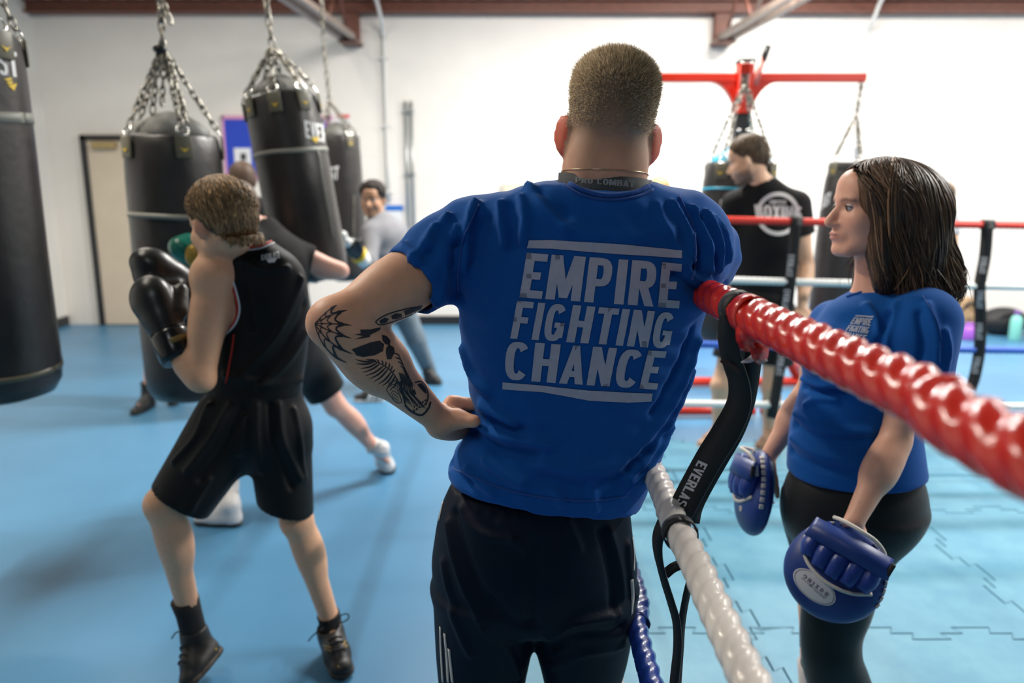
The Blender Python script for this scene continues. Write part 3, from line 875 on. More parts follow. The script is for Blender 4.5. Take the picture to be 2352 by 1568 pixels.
def strands(roots, dirs, length, seg=1, r=0.0006, droop=None):
    """thin three-sided hairs"""
    n = len(roots); v = np.empty((n, 4, 3))
    t = np.cross(dirs, RNG.normal(size=(n, 3))); t /= np.linalg.norm(t, axis=1)[:, None] + 1e-9
    b = np.cross(dirs, t); b /= np.linalg.norm(b, axis=1)[:, None] + 1e-9
    for i in range(3):
        a = i * 2 * pi / 3
        v[:, i] = roots + (t * cos(a) + b * sin(a)) * r
    v[:, 3] = roots + dirs * np.asarray(length).reshape(-1, 1)
    base = np.arange(n)[:, None] * 4
    f = np.concatenate([base + np.array([0, 1, 3]), base + np.array([1, 2, 3]), base + np.array([2, 0, 3])])
    return v.reshape(-1, 3), f
def locks(paths, r0, r1=None, k=4):
    """many tapering locks: paths (n, m, 3)"""
    n, m, _ = paths.shape
    T = np.gradient(paths, axis=1); T /= np.linalg.norm(T, axis=2)[..., None] + 1e-9
    ref = RNG.normal(size=(n, 1, 3)); N = np.cross(T, ref); N /= np.linalg.norm(N, axis=2)[..., None] + 1e-9
    B = np.cross(T, N)
    taper = np.interp(np.linspace(0, 1, m), [0, .15, .7, 1], [.7, 1, .85, .12])
    rr = (np.asarray(r0).reshape(-1, 1) * taper[None, :])[..., None]
    v = np.stack([paths + rr * (N * cos(a) + B * sin(a)) for a in np.arange(k) * 2 * pi / k], 2)
    idx = np.arange(n * m * k).reshape(n, m, k)
    f = np.stack([idx[:, :-1, :], np.roll(idx, -1, 2)[:, :-1, :], np.roll(idx, -1, 2)[:, 1:, :], idx[:, 1:, :]], -1).reshape(-1, 4)
    return v.reshape(-1, 3), f
def shoe(parent, an, toe, s, m_up, m_sole, name='shoe', collar=0.09, stripe=None, lace=None, heel_up=0.0, h=0.006, bare=False):
    """ankle an, toe tip toe (both at the real height); collar = boot height above the ankle"""
    an, toe = np.asarray(an, float), np.asarray(toe, float)
    d = unit(toe - an) if abs((toe - an)[2]) > .12 else unit(V3(*(toe - an)[:2], 0) + V3(0, 0, 0))
    return None
def footwear(parent, an, toe, heel, leg_dir, s, m_up, m_sole, name, collar=.08, h=.006, lace=None, gold=None):
    """boot: heel and toe points lie on the sole line, an = ankle centre"""
    an, toe, heel = [np.asarray(q, float) for q in (an, toe, heel)]
    d = unit(toe - heel); up = unit(an - heel - d * (an - heel).dot(d)); side = np.cross(d, up)
    ln = np.linalg.norm(toe - heel)
    fl = (up, .62)
    ops = [('a', cone(heel + d * .035 * s + up * .035 * s, heel + d * ln * .55 + up * .038 * s, .036 * s, .038 * s), .02),
           ('a', cone(heel + d * ln * .5 + up * .032 * s, toe - d * .040 * s + up * .026 * s, .042 * s, .036 * s, (up, .75)), .02),
           ('a', cone(heel + d * .045 * s + up * .04 * s, an, .037 * s, .037 * s), .02),
           ('a', cone(an - d * .0, heel + d * ln * .55 + up * .06 * s, .034 * s, .026 * s), .03),
           ('a', cone(an, an + leg_dir * collar, .038 * s, .041 * s), .015)]
    F = run(ops, h)
    F.plane(heel + up * .012 * s, -up, .003)
    F.plane(an + leg_dir * collar, leg_dir, .003)
    F.cut(cone(an + leg_dir * (collar - .02), an + leg_dir * (collar + .05), .034 * s, .036 * s), .003)
    g = F.mesh()
    o = obj(name, g, m_up, parent)
    ops = [('a', cone(heel + d * .034 * s + up * .012 * s, heel + d * ln * .5 + up * .012 * s, .037 * s, .036 * s), .01),
           ('a', cone(heel + d * ln * .5 + up * .012 * s, toe - d * .041 * s + up * .012 * s, .041 * s, .040 * s), .02)]
    F = run(ops, h); F.plane(heel + up * .020 * s, up, .003); F.plane(heel, -up, .003)
    obj('sole', F.mesh(), m_sole, o)
    if lace is not None:
        S = Surf(g)
        for i in range(5):
            t = .42 + i * .075 if i < 3 else .55
            if i < 3: c = heel + d * ln * (.72 - i * .10) + up * .2
            else: c = None
            row = []
            for q in np.linspace(-.022, .022, 7):
                if i < 3: hh = S.shoot(heel + d * ln * (.70 - i * .10) + side * q * s + up * .25, -up)
                else:
                    zc = an + leg_dir * (.01 + .03 * (i - 3)); hh = S.shoot(zc + d * .2 + side * q * s * .8, -d)
                if hh is not None: row.append(hh[0] + hh[1] * .002)
            if len(row) > 2: obj('lace', tube(row, .0028 * s, 5), lace, o)
    return o, g
# ================================================================== the man in the blue T-shirt, seen from behind
def row(py, xl, xr, D, wy, grow=0.0):
    a, b = P(xl, py, D), P(xr, py, D)
    return ((a[2] + b[2]) / 2, (a[0] + b[0]) / 2, D, (b[0] - a[0]) / 2 + grow, wy)
m_blue_tee = mat('royal_blue_cotton', (0.006, 0.092, 0.36), 0.85, noise=(9, 0.08), bump=(900, 0.25, 0.0006), sheen=0.12, spec=0.15)
m_white_print = mat('worn_white_print', (0.47, 0.45, 0.54), 0.75, noise=(90, 0.07))
m_navy = mat('navy_trouser_nylon', (0.003, 0.0075, 0.020), 0.6, bump=(260, 0.1, 0.001), spec=0.2)
man = thing('person', 'man in a royal blue T-shirt with white back print, leaning on the ring rope', 'person', (0.06, 1.40, 0))

# --- T-shirt
rows = [row(398, 1316, 1466, 1.285, .060), row(410, 1282, 1492, 1.285, .075), row(426, 1200, 1522, 1.29, .088), row(449, 1135, 1565, 1.295, .100),
        row(482, 1085, 1605, 1.30, .112), row(540, 1060, 1628, 1.305, .122), row(620, 1050, 1634, 1.31, .128), row(700, 1053, 1618, 1.315, .126), row(800, 1062, 1594, 1.325, .122),
        row(900, 1080, 1563, 1.335, .118), row(960, 1088, 1543, 1.34, .118), row(1010, 1062, 1528, 1.345, .124), row(1060, 1034, 1508, 1.35, .132), row(1110, 1028, 1485, 1.355, .138), row(1180, 1020, 1462, 1.36, .140)]
SHL, SHR = P(1085, 555, 1.31), P(1560, 560, 1.305)
sleeveL_end = P(936, 652, 1.235); sleeveR_end = P(1612, 592, 1.43)
ELL_, WRL = P(772, 742, 1.165), P(1004, 962, 1.285)
ELR, WRR = P(1632, 612, 1.50), P(1500, 600, 1.63)
ops = [('a', zloft(rows, 2.25), .02),
       ('a', cone(SHL, sleeveL_end, .072, .0600), .03), ('a', cone(P(1110, 535, 1.30), P(1010, 575, 1.27), .050, .048), .04),
       ('a', cone(SHR + V3(-.01, 0, -.012), sleeveR_end, .078, .070), .03), ('a', cone(P(1565, 535, 1.31), P(1618, 572, 1.39), .058, .058), .03),
       ('a', cone(P(1420, 640, 1.30), P(1560, 560, 1.30), .10, .07), .06)]
F = run(ops, .0052)
# sleeve hem, bottom hem
sd = unit(P(905, 668, 1.20) - P(1010, 600, 1.27))
F.plane(P(936, 651, 1.235), sd, .003, (P(936, 651, 1.235) - .13, P(936, 651, 1.235) + .13))
F.cut(cone(P(936, 651, 1.235) + sd * .03, P(936, 651, 1.235) - sd * .035, .056, .052), .003)
F.cut(ell(P(1390, 402, 1.262), (.080, .088, .0325)), .004)
hl, hr = P(1030, 1092, 1.355), P(1445, 1150, 1.355)
hu = unit(hr - hl); hn = unit(np.cross(V3(0, 1, 0), hu)); hn = hn if hn[2] < 0 else -hn
F.plane(hl, unit(hn + V3(0, -.05, 0)), .004)
F.cut(zloft([row(1085, 1048, 1470, 1.36, .118), row(1250, 1048, 1470, 1.36, .118)]), .006)
g = F.mesh(3)
S = Surf(g)
folds = []
def fl(w, h, *pts): folds.append((pts, w * .66, h * 1.6))
# creases read off the cloth
fl(.012, .008, (1150, 470), (1155, 520), (1160, 560)); fl(.012, .008, (1195, 455), (1205, 500), (1200, 555)); fl(.02, -.006, (1175, 470), (1182, 560))
fl(.012, .010, (1095, 470), (1072, 530), (1062, 620)); fl(.016, -.008, (1115, 500), (1090, 600)); fl(.018, -.012, (1052, 560), (1050, 640), (1052, 690))
fl(.010, .007, (1030, 495), (985, 560), (960, 640)); fl(.010, .006, (1000, 520), (950, 590), (935, 640)); fl(.012, -.006, (1015, 520), (975, 600))
fl(.010, .006, (1048, 520), (1030, 600), (1005, 690)); fl(.010, -.006, (1040, 560), (1020, 640), (990, 700)); fl(.009, .006, (930, 560), (960, 600), (985, 665))
fl(.012, .007, (1215, 430), (1250, 470), (1300, 520)); fl(.014, -.005, (1240, 440), (1300, 500))
fl(.011, .008, (1545, 470), (1580, 520), (1590, 590)); fl(.012, -.008, (1560, 470), (1600, 540), (1600, 610)); fl(.010, .008, (1590, 480), (1625, 540), (1628, 620))
fl(.010, .007, (1620, 490), (1650, 550), (1650, 620)); fl(.011, -.007, (1610, 500), (1642, 570), (1640, 640)); fl(.009, .006, (1640, 500), (1668, 550), (1670, 600))
fl(.010, .006, (1560, 600), (1600, 640), (1640, 640)); fl(.010, -.006, (1550, 630), (1600, 665)); fl(.012, .005, (1510, 470), (1530, 530), (1580, 600))
fl(.014, .007, (1600, 780), (1570, 870), (1520, 960), (1460, 1030)); fl(.012, -.006, (1590, 760), (1555, 850), (1500, 950)); fl(.012, .007, (1585, 850), (1550, 940), (1500, 1030), (1440, 1100))
fl(.014, -.006, (1570, 900), (1520, 1000), (1440, 1080)); fl(.012, .006, (1540, 980), (1490, 1070), (1430, 1130))
fl(.014, .009, (1090, 960), (1150, 1000), (1260, 1020)); fl(.014, -.009, (1085, 985), (1150, 1030), (1230, 1050)); fl(.016, .008, (1060, 1010), (1120, 1060), (1200, 1110))
fl(.014, .008, (1075, 880), (1110, 930), (1180, 970)); fl(.014, -.007, (1080, 920), (1130, 965), (1200, 990)); fl(.012, .006, (1065, 800), (1085, 860), (1120, 900))
fl(.012, .007, (1045, 1030), (1075, 1080), (1130, 1130)); fl(.012, -.006, (1035, 1060), (1080, 1110)); fl(.02, .006, (1240, 1060), (1330, 1080), (1430, 1060)); fl(.02, -.005, (1250, 1100), (1340, 1120), (1420, 1100))
fl(.014, .006, (1280, 1130), (1290, 1160)); fl(.014, .006, (1360, 1120), (1365, 1165)); fl(.02, .004, (1300, 520), (1420, 545), (1540, 530))
g = fold(g, S, folds)
# small cloth ripple
n = normals(*g[:2]); v = g[0]
rip = .0012 * np.sin(v[:, 0] * 90 + 3 * np.sin(v[:, 2] * 25)) * np.sin(v[:, 2] * 60 + 2 * np.sin(v[:, 0] * 30)) + .0008 * np.sin(v[:, 2] * 150 + v[:, 0] * 70)
g = (v + n * rip[:, None], g[1])
shirt = obj('t_shirt', g, m_blue_tee, man, label='royal blue cotton T-shirt')
S = Surf(g)
# neck ribbing and hem stitching lines
def surf_line(S, pts, r, m, name, parent, n=30, off=.001, k=6):
    q = [S.px(*p) for p in smooth_path([(a, b, 0) for a, b in pts], n)[:, :2]]
    q = [a[0] + a[1] * off for a in q if a is not None]
    if len(q) > 3: return obj(name, tube(q, r, k), m, parent)
m_blue_rib = mat('royal_blue_rib', (0.008, 0.075, 0.33), 0.85, bump=(700, 0.3, 0.0006), sheen=0.25)
surf_line(S, [(1300, 418), (1340, 438), (1396, 449), (1455, 443), (1490, 428)], .0042, m_blue_rib, 'neck_ribbing', shirt)
surf_line(S, [(1294, 424), (1333, 447), (1396, 459), (1462, 452), (1500, 436)], .0022, m_blue_rib, 'neck_seam', shirt)
surf_line(S, [(918, 582), (955, 640), (1003, 705)], .0016, m_blue_rib, 'sleeve_hem_stitch', shirt)
surf_line(S, [(1042, 1075), (1150, 1120), (1250, 1142), (1350, 1150), (1440, 1138)], .0016, m_blue_rib, 'hem_stitch', shirt)
surf_line(S, [(1098, 470), (1068, 540), (1054, 620), (1052, 685)], .0018, m_blue_rib, 'sleeve_seam', shirt)
surf_line(S, [(1560, 452), (1592, 520), (1596, 600), (1590, 640)], .0018, m_blue_rib, 'sleeve_seam', shirt)
# back print
def Z(x, y): return (1140 + x * .2679, 520 + y * .2679)
def quad(*p): return [Z(*q) for q in p]
polys = []
polys.append(quad((275, 118), (480, 117), (800, 133), (1150, 158), (1590, 205), (1590, 272), (1100, 240), (700, 210), (480, 190), (262, 185)))
polys += text_polys('EMPIRE', quad((262, 225), (1592, 318), (1563, 700), (200, 605)), [(0, .139), (.161, .380), (.405, .560), (.592, .653), (.678, .840), (.868, 1)])
polys += text_polys('FIGHTING', quad((180, 635), (1537, 738), (1475, 1045), (122, 956)), [(0, .106), (.133, .178), (.20, .322), (.352, .494), (.517, .646), (.664, .712), (.735, .868), (.884, 1)])
polys += text_polys('CHANCE', quad((92, 978), (1458, 1068), (1372, 1397), (68, 1308)), [(0, .15), (.178, .338), (.36, .515), (.54, .69), (.715, .865), (.885, 1)])
polys.append(quad((55, 1332), (400, 1362), (800, 1405), (1337, 1430), (1328, 1497), (1130, 1508), (800, 1490), (400, 1418), (55, 1393)))
def caster(S): return lambda x, y: S.px(x, y)
obj('back_print', decal(polys, caster(S), 11, .0013), m_white_print, shirt, label='white lettering EMPIRE FIGHTING CHANCE between two bars')

# --- trousers
rows = [row(1110, 1036, 1438, 1.37, .118), row(1160, 1014, 1445, 1.375, .130), row(1230, 999, 1453, 1.38, .142), row(1310, 993, 1462, 1.385, .146), row(1370, 1010, 1448, 1.39, .132), row(1405, 1070, 1390, 1.395, .10), row(1428, 1150, 1300, 1.395, .05)]
def legrows(L): return L
ll = [row(1340, 994, 1246, 1.39, .128), row(1400, 997, 1236, 1.395, .120), row(1445, 999, 1228, 1.40, .112), row(1500, 1002, 1219, 1.405, .104), row(1568, 1008, 1206, 1.41, .098)]
lr = [row(1340, 1200, 1461, 1.39, .128), row(1400, 1212, 1458, 1.395, .120), row(1445, 1223, 1451, 1.40, .112), row(1500, 1234, 1441, 1.405, .104), row(1568, 1250, 1422, 1.41, .098)]
for L_, sx in ((ll, -1), (lr, 1)):
    z, cx, cy, wx, wy = L_[-1]
    L_ += [(z - .12, cx - sx * .0, cy + .01, wx * .93, wy * .92), (z - .28, cx - sx * .0, cy + .02, wx * .88, wy * .86), (.075, cx, cy + .01, wx * .85, wy * .84)]
F = run([('a', zloft(rows), .02), ('a', zloft(ll), .02), ('a', zloft(lr), .02)], .006)
F.plane(P(1240, 1112, 1.37), V3(.08, 0, 1), .004)
g2 = F.mesh(3); S2 = Surf(g2); folds = []
fl(.014, .006, (1030, 1200), (1050, 1300), (1100, 1420)); fl(.014, -.005, (1045, 1180), (1075, 1290), (1130, 1400)); fl(.012, .005, (1060, 1165), (1100, 1220), (1180, 1240))
fl(.014, .005, (1020, 1290), (1040, 1400), (1080, 1500)); fl(.016, -.004, (1130, 1380), (1180, 1430), (1222, 1440)); fl(.014, .005, (1110, 1440), (1160, 1490), (1190, 1550))
fl(.012, .005, (1400, 1220), (1420, 1290), (1430, 1370)); fl(.012, -.005, (1380, 1220), (1400, 1300), (1410, 1400)); fl(.012, .006, (1440, 1250), (1445, 1320), (1455, 1370))
fl(.012, .006, (1260, 1460), (1320, 1430), (1420, 1410)); fl(.012, -.005, (1265, 1490), (1330, 1460), (1430, 1440)); fl(.012, .005, (1270, 1530), (1340, 1500), (1430, 1480))
fl(.012, .004, (1150, 1200), (1200, 1260)); fl(.012, .004, (1300, 1190), (1330, 1260)); fl(.025, -.006, (1228, 1260), (1225, 1350), (1222, 1430))
for i in range(26): fl(.005, .0022 if i % 2 else -.0015, (1050 + i * 15.5, 1130 + 32 * sin(i / 25 * pi)), (1051 + i * 15.3, 1168 + 22 * sin(i / 25 * pi)))
g2 = fold(g2, S2, folds)
trousers = obj('trousers', g2, m_navy, man, label='dark navy track trousers')
S2 = Surf(g2)
m_stripe = mat('pale_stripe', (0.55, 0.52, 0.50), 0.7)
for pts in ([(1012, 1440), (1014, 1500), (1018, 1567)], [(1022, 1455), (1027, 1510), (1030, 1567)], [(1032, 1490), (1036, 1530), (1040, 1567)], [(1019, 1118), (1012, 1150), (1005, 1200)], [(1025, 1110), (1018, 1150), (1009, 1195)],
            [(1452, 1235), (1456, 1275), (1455, 1310)], [(1451, 1330), (1453, 1370), (1450, 1410)]):
    q = [S2.px(*p) for p in smooth_path([(a, b, 0) for a, b in pts], 14)[:, :2]]; q = [a for a in q if a is not None]
    if len(q) > 3: obj('side_stripe', ribbon([a[0] + a[1] * .001 for a in q], [a[1] for a in q], .0065, .0012), m_stripe, trousers)

# --- body
HO = P(1398, 305, 1.30); hup = unit(V3(.10, .0, 1)); hfw = unit(V3(.02, 1, 0))
hops, HL, HA = head_ops(HO, hfw, hup, 1.045, flat_top=1, wide=.865)
nk = P(1392, 470, 1.31)
J = dict(pelvis=P(1225, 1210, 1.38), waist=P(1290, 980, 1.345), chest=P(1340, 640, 1.32), neck=nk, sl=P(1120, 600, 1.33), sr=P(1545, 610, 1.32))
ops = torso_ops(J, 1.0, .14, .13, .15, .55, .05)
ops += [('a', cone(P(1391, 430, 1.29), P(1396, 330, 1.29), .0545, .053), .015), ('a', cone(P(1391, 452, 1.295), P(1290, 480, 1.30), .035, .022), .02), ('a', cone(P(1391, 455, 1.295), P(1490, 488, 1.30), .035, .022), .02)]
ops += [('a', cone(P(1365, 420, 1.245), P(1372, 310, 1.235), .018, .016), .02), ('a', cone(P(1425, 425, 1.245), P(1428, 310, 1.235), .018, .016), .02)]
ops += hops
# left arm: hand on hip
ops += [('a', cone(SHL, lerp(SHL, ELL_, .4), .044, .044), .02), ('a', cone(lerp(SHL, ELL_, .4), ELL_, .047, .036), .02), ('a', ell(lerp(SHL, ELL_, .58) + V3(0, .008, .0), np.array([.050, .053, .085]), axes_for(ELL_ - SHL)), .02),
        ('a', cone(P(745, 742, 1.155), P(790, 760, 1.17), .023, .034), .02),
        ('a', cone(ELL_, lerp(ELL_, WRL, .4), .040, .044), .02), ('a', cone(lerp(ELL_, WRL, .35), WRL, .044, .0235, None), .02), ('a', ell(lerp(ELL_, WRL, .3), np.array([.046, .043, .085]), axes_for(WRL - ELL_)), .02)]
hd_dir = unit(V3(.55, .80, -.22))
ops += hand_ops(WRL + hd_dir * .01, hd_dir, V3(.8, -.55, -.1), V3(.3, -.4, .6), .25, .98, thumb_dir=V3(.95, .12, -.12))
ops += [('a', cone(P(1010, 965, 1.285), P(1052, 962, 1.285), .022, .0185), .012), ('a', cone(P(1052, 962, 1.285), P(1090, 967, 1.268), .0150, .0120), .008), ('a', cone(P(1010, 980, 1.30), P(1060, 984, 1.35), .020, .015), .02)]
# right arm over the rope
ops += arm_ops(SHR, ELR, WRR, 1.02) + hand_ops(WRR, unit(WRR - ELR), V3(0, 0, -1), V3(0, 1, 0), .4)
# legs inside the trousers, ankles
for L_ in (ll, lr):
    c = np.array(L_); cx = c[-1, 1]
    ops += [('a', cone((c[1, 1], 1.40, c[1, 0]), (c[5, 1], 1.41, .46), .075, .05), .02), ('a', cone((cx, 1.42, .46), (cx, 1.43, .10), .045, .035), .02), ('a', cone((cx, 1.43, .08), (cx, 1.53, .05), .03, .028), .02)]
F = run(ops, .0048)
g3 = F.mesh(2)
v = g3[0]; c = colour(v, (.80, .415, .255))
q = (v - HO) @ HA.T / 1.045
hz = q[:, 2] + .010 * np.sin(v[:, 0] * 70) - .06 * np.clip(q[:, 1], -.1, .03)   # fade line rises towards the face
isH = (np.abs(q[:, 0]) < .0685) & (q[:, 2] > -.09) & (q[:, 1] < .075) & (np.linalg.norm(q * [1, .8, .9], axis=1) < .125)
w = np.clip((hz + .062) / .100, 0, 1) * isH
c = blend(c, np.clip(w * 1.0, 0, .95), (.17, .11, .07))
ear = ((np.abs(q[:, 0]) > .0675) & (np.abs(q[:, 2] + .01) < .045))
c = blend(c, ear * .9, (.74, .10, .04))  # backlight glowing through the ears, painted red into the skin colour
vx = v - ELL_
c = blend(c, np.exp(-(np.linalg.norm(v - P(745, 740, 1.15), axis=1) / .035) ** 2) * .35, (.62, .26, .2))
m_skin_a = mat('skin_fair_warm', (0.5, 0.3, 0.2), 0.5, attr='col', noise=(60, 0.07), bump=(300, 0.15, 0.001), sss=0.25)
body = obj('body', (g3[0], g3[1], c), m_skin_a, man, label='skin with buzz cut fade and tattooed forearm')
BS = Surf(g3)
# buzz cut: short bristles standing off the scalp
sel = np.where(isH & (hz > -.004) & (q[:, 2] > .0))[0]
nb_ = normals(g3[0], g3[1])
pick = RNG.choice(sel, 32000); jit = RNG.normal(size=(32000, 3)) * .0022
roots = v[pick] + jit * .8; dn = nb_[pick] * 1.0 + RNG.normal(size=(32000, 3)) * .28 + HA[2] * .35 + HA[1] * .15; dn /= np.linalg.norm(dn, axis=1)[:, None]
ln = np.interp(hz[pick], [-.004, .03, .06, .10], [.0015, .006, .012, .0155]) * RNG.uniform(.75, 1.1, 32000) * (.40 + .60 * np.clip(nb_[pick] @ HA[2] * 1.3, 0, 1))
m_buzz = mat('cropped_fair_hair', (0.235, 0.165, 0.095), 0.5, attr='col')
obj('hair', strands(roots - dn * .001, dn, ln, r=.0006) + (shade(32000, 4, (.47, .335, .185), .4),), m_buzz, man, label='fair cropped hair, short on the sides')  # fair strands, colour lightened further to carry the backlight on top
# earrings, neck chain, undershirt collar
m_silver = mat('silver', (0.75, 0.74, 0.72), 0.2, 1.0)
obj('earring', torus(P(1302, 350, 1.292), .0045, .0009, np.array([[0, 1, 0], [0, 0, 1], [1, 0, 0]], float), 14, 6), m_silver, man, label='small silver hoop earring')
obj('ear_cuff', torus(P(1500, 318, 1.292), .0055, .0011, np.array([[.6, .8, 0], [-.3, .2, .93], [.74, -.56, .36]], float), 14, 6), m_silver, man, label='silver ear cuff')
ring = []
for a in np.linspace(0, 2 * pi, 40, endpoint=False):
    d = V3(cos(a), sin(a), 0); c0 = P(1394, 398, 1.29)
    h = BS.shoot(c0 + d * .16 + V3(0, 0, -.004 * sin(a) + .004 * cos(a) * -1), -d)
    ring.append(h[0] + d * .0012 if h is not None else c0 + d * .06)
ring = np.array(ring)
obj('neck_chain', tube(ring, .0008, 5, closed=True), mat('fine_gold_chain', (0.7, 0.55, 0.35), 0.25, 1.0), man)
m_band = mat('grey_base_layer', (0.055, 0.06, 0.065), 0.8)
bandv, bandf = [], []
kk = 48
for i, a in enumerate(np.linspace(0, 2 * pi, kk, endpoint=False)):
    d = V3(cos(a), sin(a), 0); c0 = P(1395, 416, 1.29) + V3(0, 0, -.012 * cos(a) * .5)
    h = BS.shoot(c0 + d * .16, -d); rr = np.linalg.norm(h[0] - c0) if h is not None else .06
    rr = min(rr, .0745)
    for (dr, dz) in ((.008, -.02), (.0065, .0075), (.002, .0085), (.000, -.02)): bandv.append(c0 + d * (rr + dr) + V3(0, 0, dz))
for i in range(kk):
    for j in range(3): bandf.append((i * 4 + j, ((i + 1) % kk) * 4 + j, ((i + 1) % kk) * 4 + j + 1, i * 4 + j + 1))
band_g = (np.array(bandv), bandf)
band = obj('base_layer_collar', band_g, m_band, man, label='dark grey base layer collar with worn lettering')
SB = Surf(band_g)
tp = text_polys('PRO COMBAT', [(1322, 406), (1458, 415), (1457, 430), (1322, 419)])
obj('collar_lettering', decal(tp, caster(SB), 6, .0006), mat('pale_grey_print', (0.32, 0.33, 0.33), 0.7), band)
# shoes below the frame
m_shoe_blk = mat('black_shoe', (0.012, 0.012, 0.013), 0.5); m_sole_w = mat('white_sole', (0.6, 0.6, 0.6), 0.6)
for L_ in (ll, lr):
    cx = np.array(L_)[-1, 1]
    footwear(man, (cx, 1.43, .085), (cx, 1.66, .0), (cx, 1.38, .0), V3(0, 0, 1), 1.05, m_shoe_blk, m_sole_w, 'shoe', .03, .009)

# --- tattoos on the forearm: flat ink on the skin
def T1(x, y): return (700 + x * 420 / 1568, 640 + y * 420 / 1568)
def poly_line(pts, w):
    """thin polygon strip along pixel points; w width or list"""
    p = np.array(pts, float); ww = np.broadcast_to(np.asarray(w, float), (len(p),)); out = []
    t = np.gradient(p, axis=0); t /= np.linalg.norm(t, axis=1)[:, None] + 1e-9; nn = np.stack([-t[:, 1], t[:, 0]], 1)
    for i in range(len(p) - 1):
        out.append([tuple(p[i] + nn[i] * ww[i] / 2), tuple(p[i + 1] + nn[i + 1] * ww[i + 1] / 2), tuple(p[i + 1] - nn[i + 1] * ww[i + 1] / 2), tuple(p[i] - nn[i] * ww[i] / 2)])
    return out
def curve2(pts, n=16): return smooth_path([(a, b, 0) for a, b in pts], n)[:, :2]
ink = []
# web on the elbow: spokes and scalloped rings
hub = (88, 385)
spokes = [(275, 225), (330, 300), (395, 398), (402, 510), (405, 645), (360, 715)]
spokes = [(278, 228), (365, 268), (402, 398), (400, 510), (412, 643), (362, 718)]
def onsp(i, t):
    if i == 0: mid = (200, 290)
    a, b = np.array(hub), np.array(spokes[i])
    bow = [(10, 28), (6, 18), (0, 6), (-6, -8), (-28, -34), (-44, -50)][i]
    return a + (b - a) * t + np.array(bow) * 4 * t * (1 - t) * np.array([1, -1]) * .9
for i in range(6):
    ink += poly_line([T1(*onsp(i, t)) for t in np.linspace(0, 1, 14)], np.interp(np.linspace(0, 1, 14), [0, .6, .78, 1], [2.2, 2.4, 5.5, .8]))
for t0, wd in ((.22, 1.8), (.46, 2.3), (.76, 4.2)):
    for i in range(5):
        a, b = onsp(i, t0), onsp(i + 1, t0); m = (a + b) / 2; m = m + (np.array(hub) - m) * .24
        ink += poly_line([T1(*p) for p in curve2([a, m, b], 10)], np.interp(np.linspace(0, 1, 10), [0, .2, .8, 1], [wd * 1.9, wd, wd, wd * 1.9]))
# swallow
ink += [[T1(*p) for p in q] for q in ([(425, 478), (480, 468), (475, 435), (560, 435), (600, 425), (655, 415), (640, 440), (560, 480), (555, 500), (425, 520), (500, 490)],
        [(400, 605), (470, 580), (560, 545), (640, 530), (680, 560), (670, 620), (600, 655), (500, 670), (440, 655), (430, 635)],
        [(695, 600), (720, 560), (765, 590), (770, 630), (740, 690), (705, 690), (695, 640)], [(660, 480), (700, 490), (735, 530), (725, 570), (690, 560), (665, 530)])]
# fern frond
stem = curve2([(862, 1075), (832, 965), (792, 865), (742, 795), (682, 745), (610, 712), (545, 695)], 41)
ink += poly_line([T1(*p) for p in stem], np.linspace(3.8, 1.4, 41))
tipsL = [(432, 690), (436, 727), (478, 768), (492, 802), (520, 832), (555, 858), (590, 884), (628, 904), (664, 918), (706, 926), (740, 940)]
for i, tp_ in enumerate(tipsL):
    p = stem[36 - int(i * 2.3)]; m = lerp(p, np.array(tp_), .5) + np.array([4, 12])
    ink += poly_line([T1(*q) for q in curve2([p, m, tp_], 9)], [1.2, 3.0, 3.8, 4.0, 3.7, 3.2, 2.4, 1.5, .5])
tipsR = [(520, 690), (566, 688), (612, 690), (655, 696), (692, 708), (722, 720), (748, 742), (770, 775)]
for i, tp_ in enumerate(tipsR):
    p = stem[35 - int(i * 2.4)]; m = lerp(p, np.array(tp_), .5) + np.array([6, -4])
    ink += poly_line([T1(*q) for q in curve2([p, m, tp_], 8)], [1.2, 2.6, 3.2, 3.2, 2.8, 2.2, 1.4, .5])
# leafy shading and face mask below
for q in ([(700, 950), (740, 890), (790, 870), (800, 960), (830, 1050), (790, 1060), (740, 1010)],):
    ink += poly_line([T1(*p) for p in curve2(q + [q[0]], 30)], 1.6)
    for y in range(900, 1050, 28): ink += poly_line([T1(*p) for p in curve2([(715 + (y - 900) * .3, y), (760, y - 25), (800, y + 5)], 8)], 1.3)
for i in range(9):
    o_ = np.array([i * 20, i * 4 + (i % 3) * 8.])
    ink += poly_line([T1(*(q + o_ * (.4 + .6 * t))) for q, t in zip(curve2([(805, 800), (828, 880), (812, 950), (850, 1010), (880, 1070)], 14), np.linspace(0, 1, 14))], [.8, 1.8, 2.6, 3.0, 2.4, 2.0, 2.8, 3.2, 2.6, 2.0, 2.6, 2.4, 1.6, .7])
ink += [[T1(*p) for p in q] for q in ([(962, 905), (1000, 895), (1030, 930), (1048, 985), (1022, 975), (990, 940)], [(800, 885), (822, 875), (842, 950), (858, 1030), (836, 1000)], [(872, 900), (905, 870), (925, 895), (890, 935)], [(905, 965), (940, 945), (955, 985), (925, 1010)])]
ink += poly_line([T1(*p) for p in curve2([(940, 890), (1000, 880), (1045, 940), (1056, 1020), (1035, 1080)], 16)], 3)
for y0 in range(0, 6): ink += poly_line([T1(*p) for p in curve2([(745 + y0 * 24, 640 + y0 * 34), (800 + y0 * 18, 650 + y0 * 42), (830 + y0 * 22, 720 + y0 * 40)], 8)], [.8, 2.2, 3, 3, 2.6, 2, 1.2, .6])
ink += poly_line([T1(*p) for p in curve2([(860, 1080), (900, 1125), (960, 1160), (1010, 1165), (1060, 1110), (1078, 1055)], 20)], 4.5)
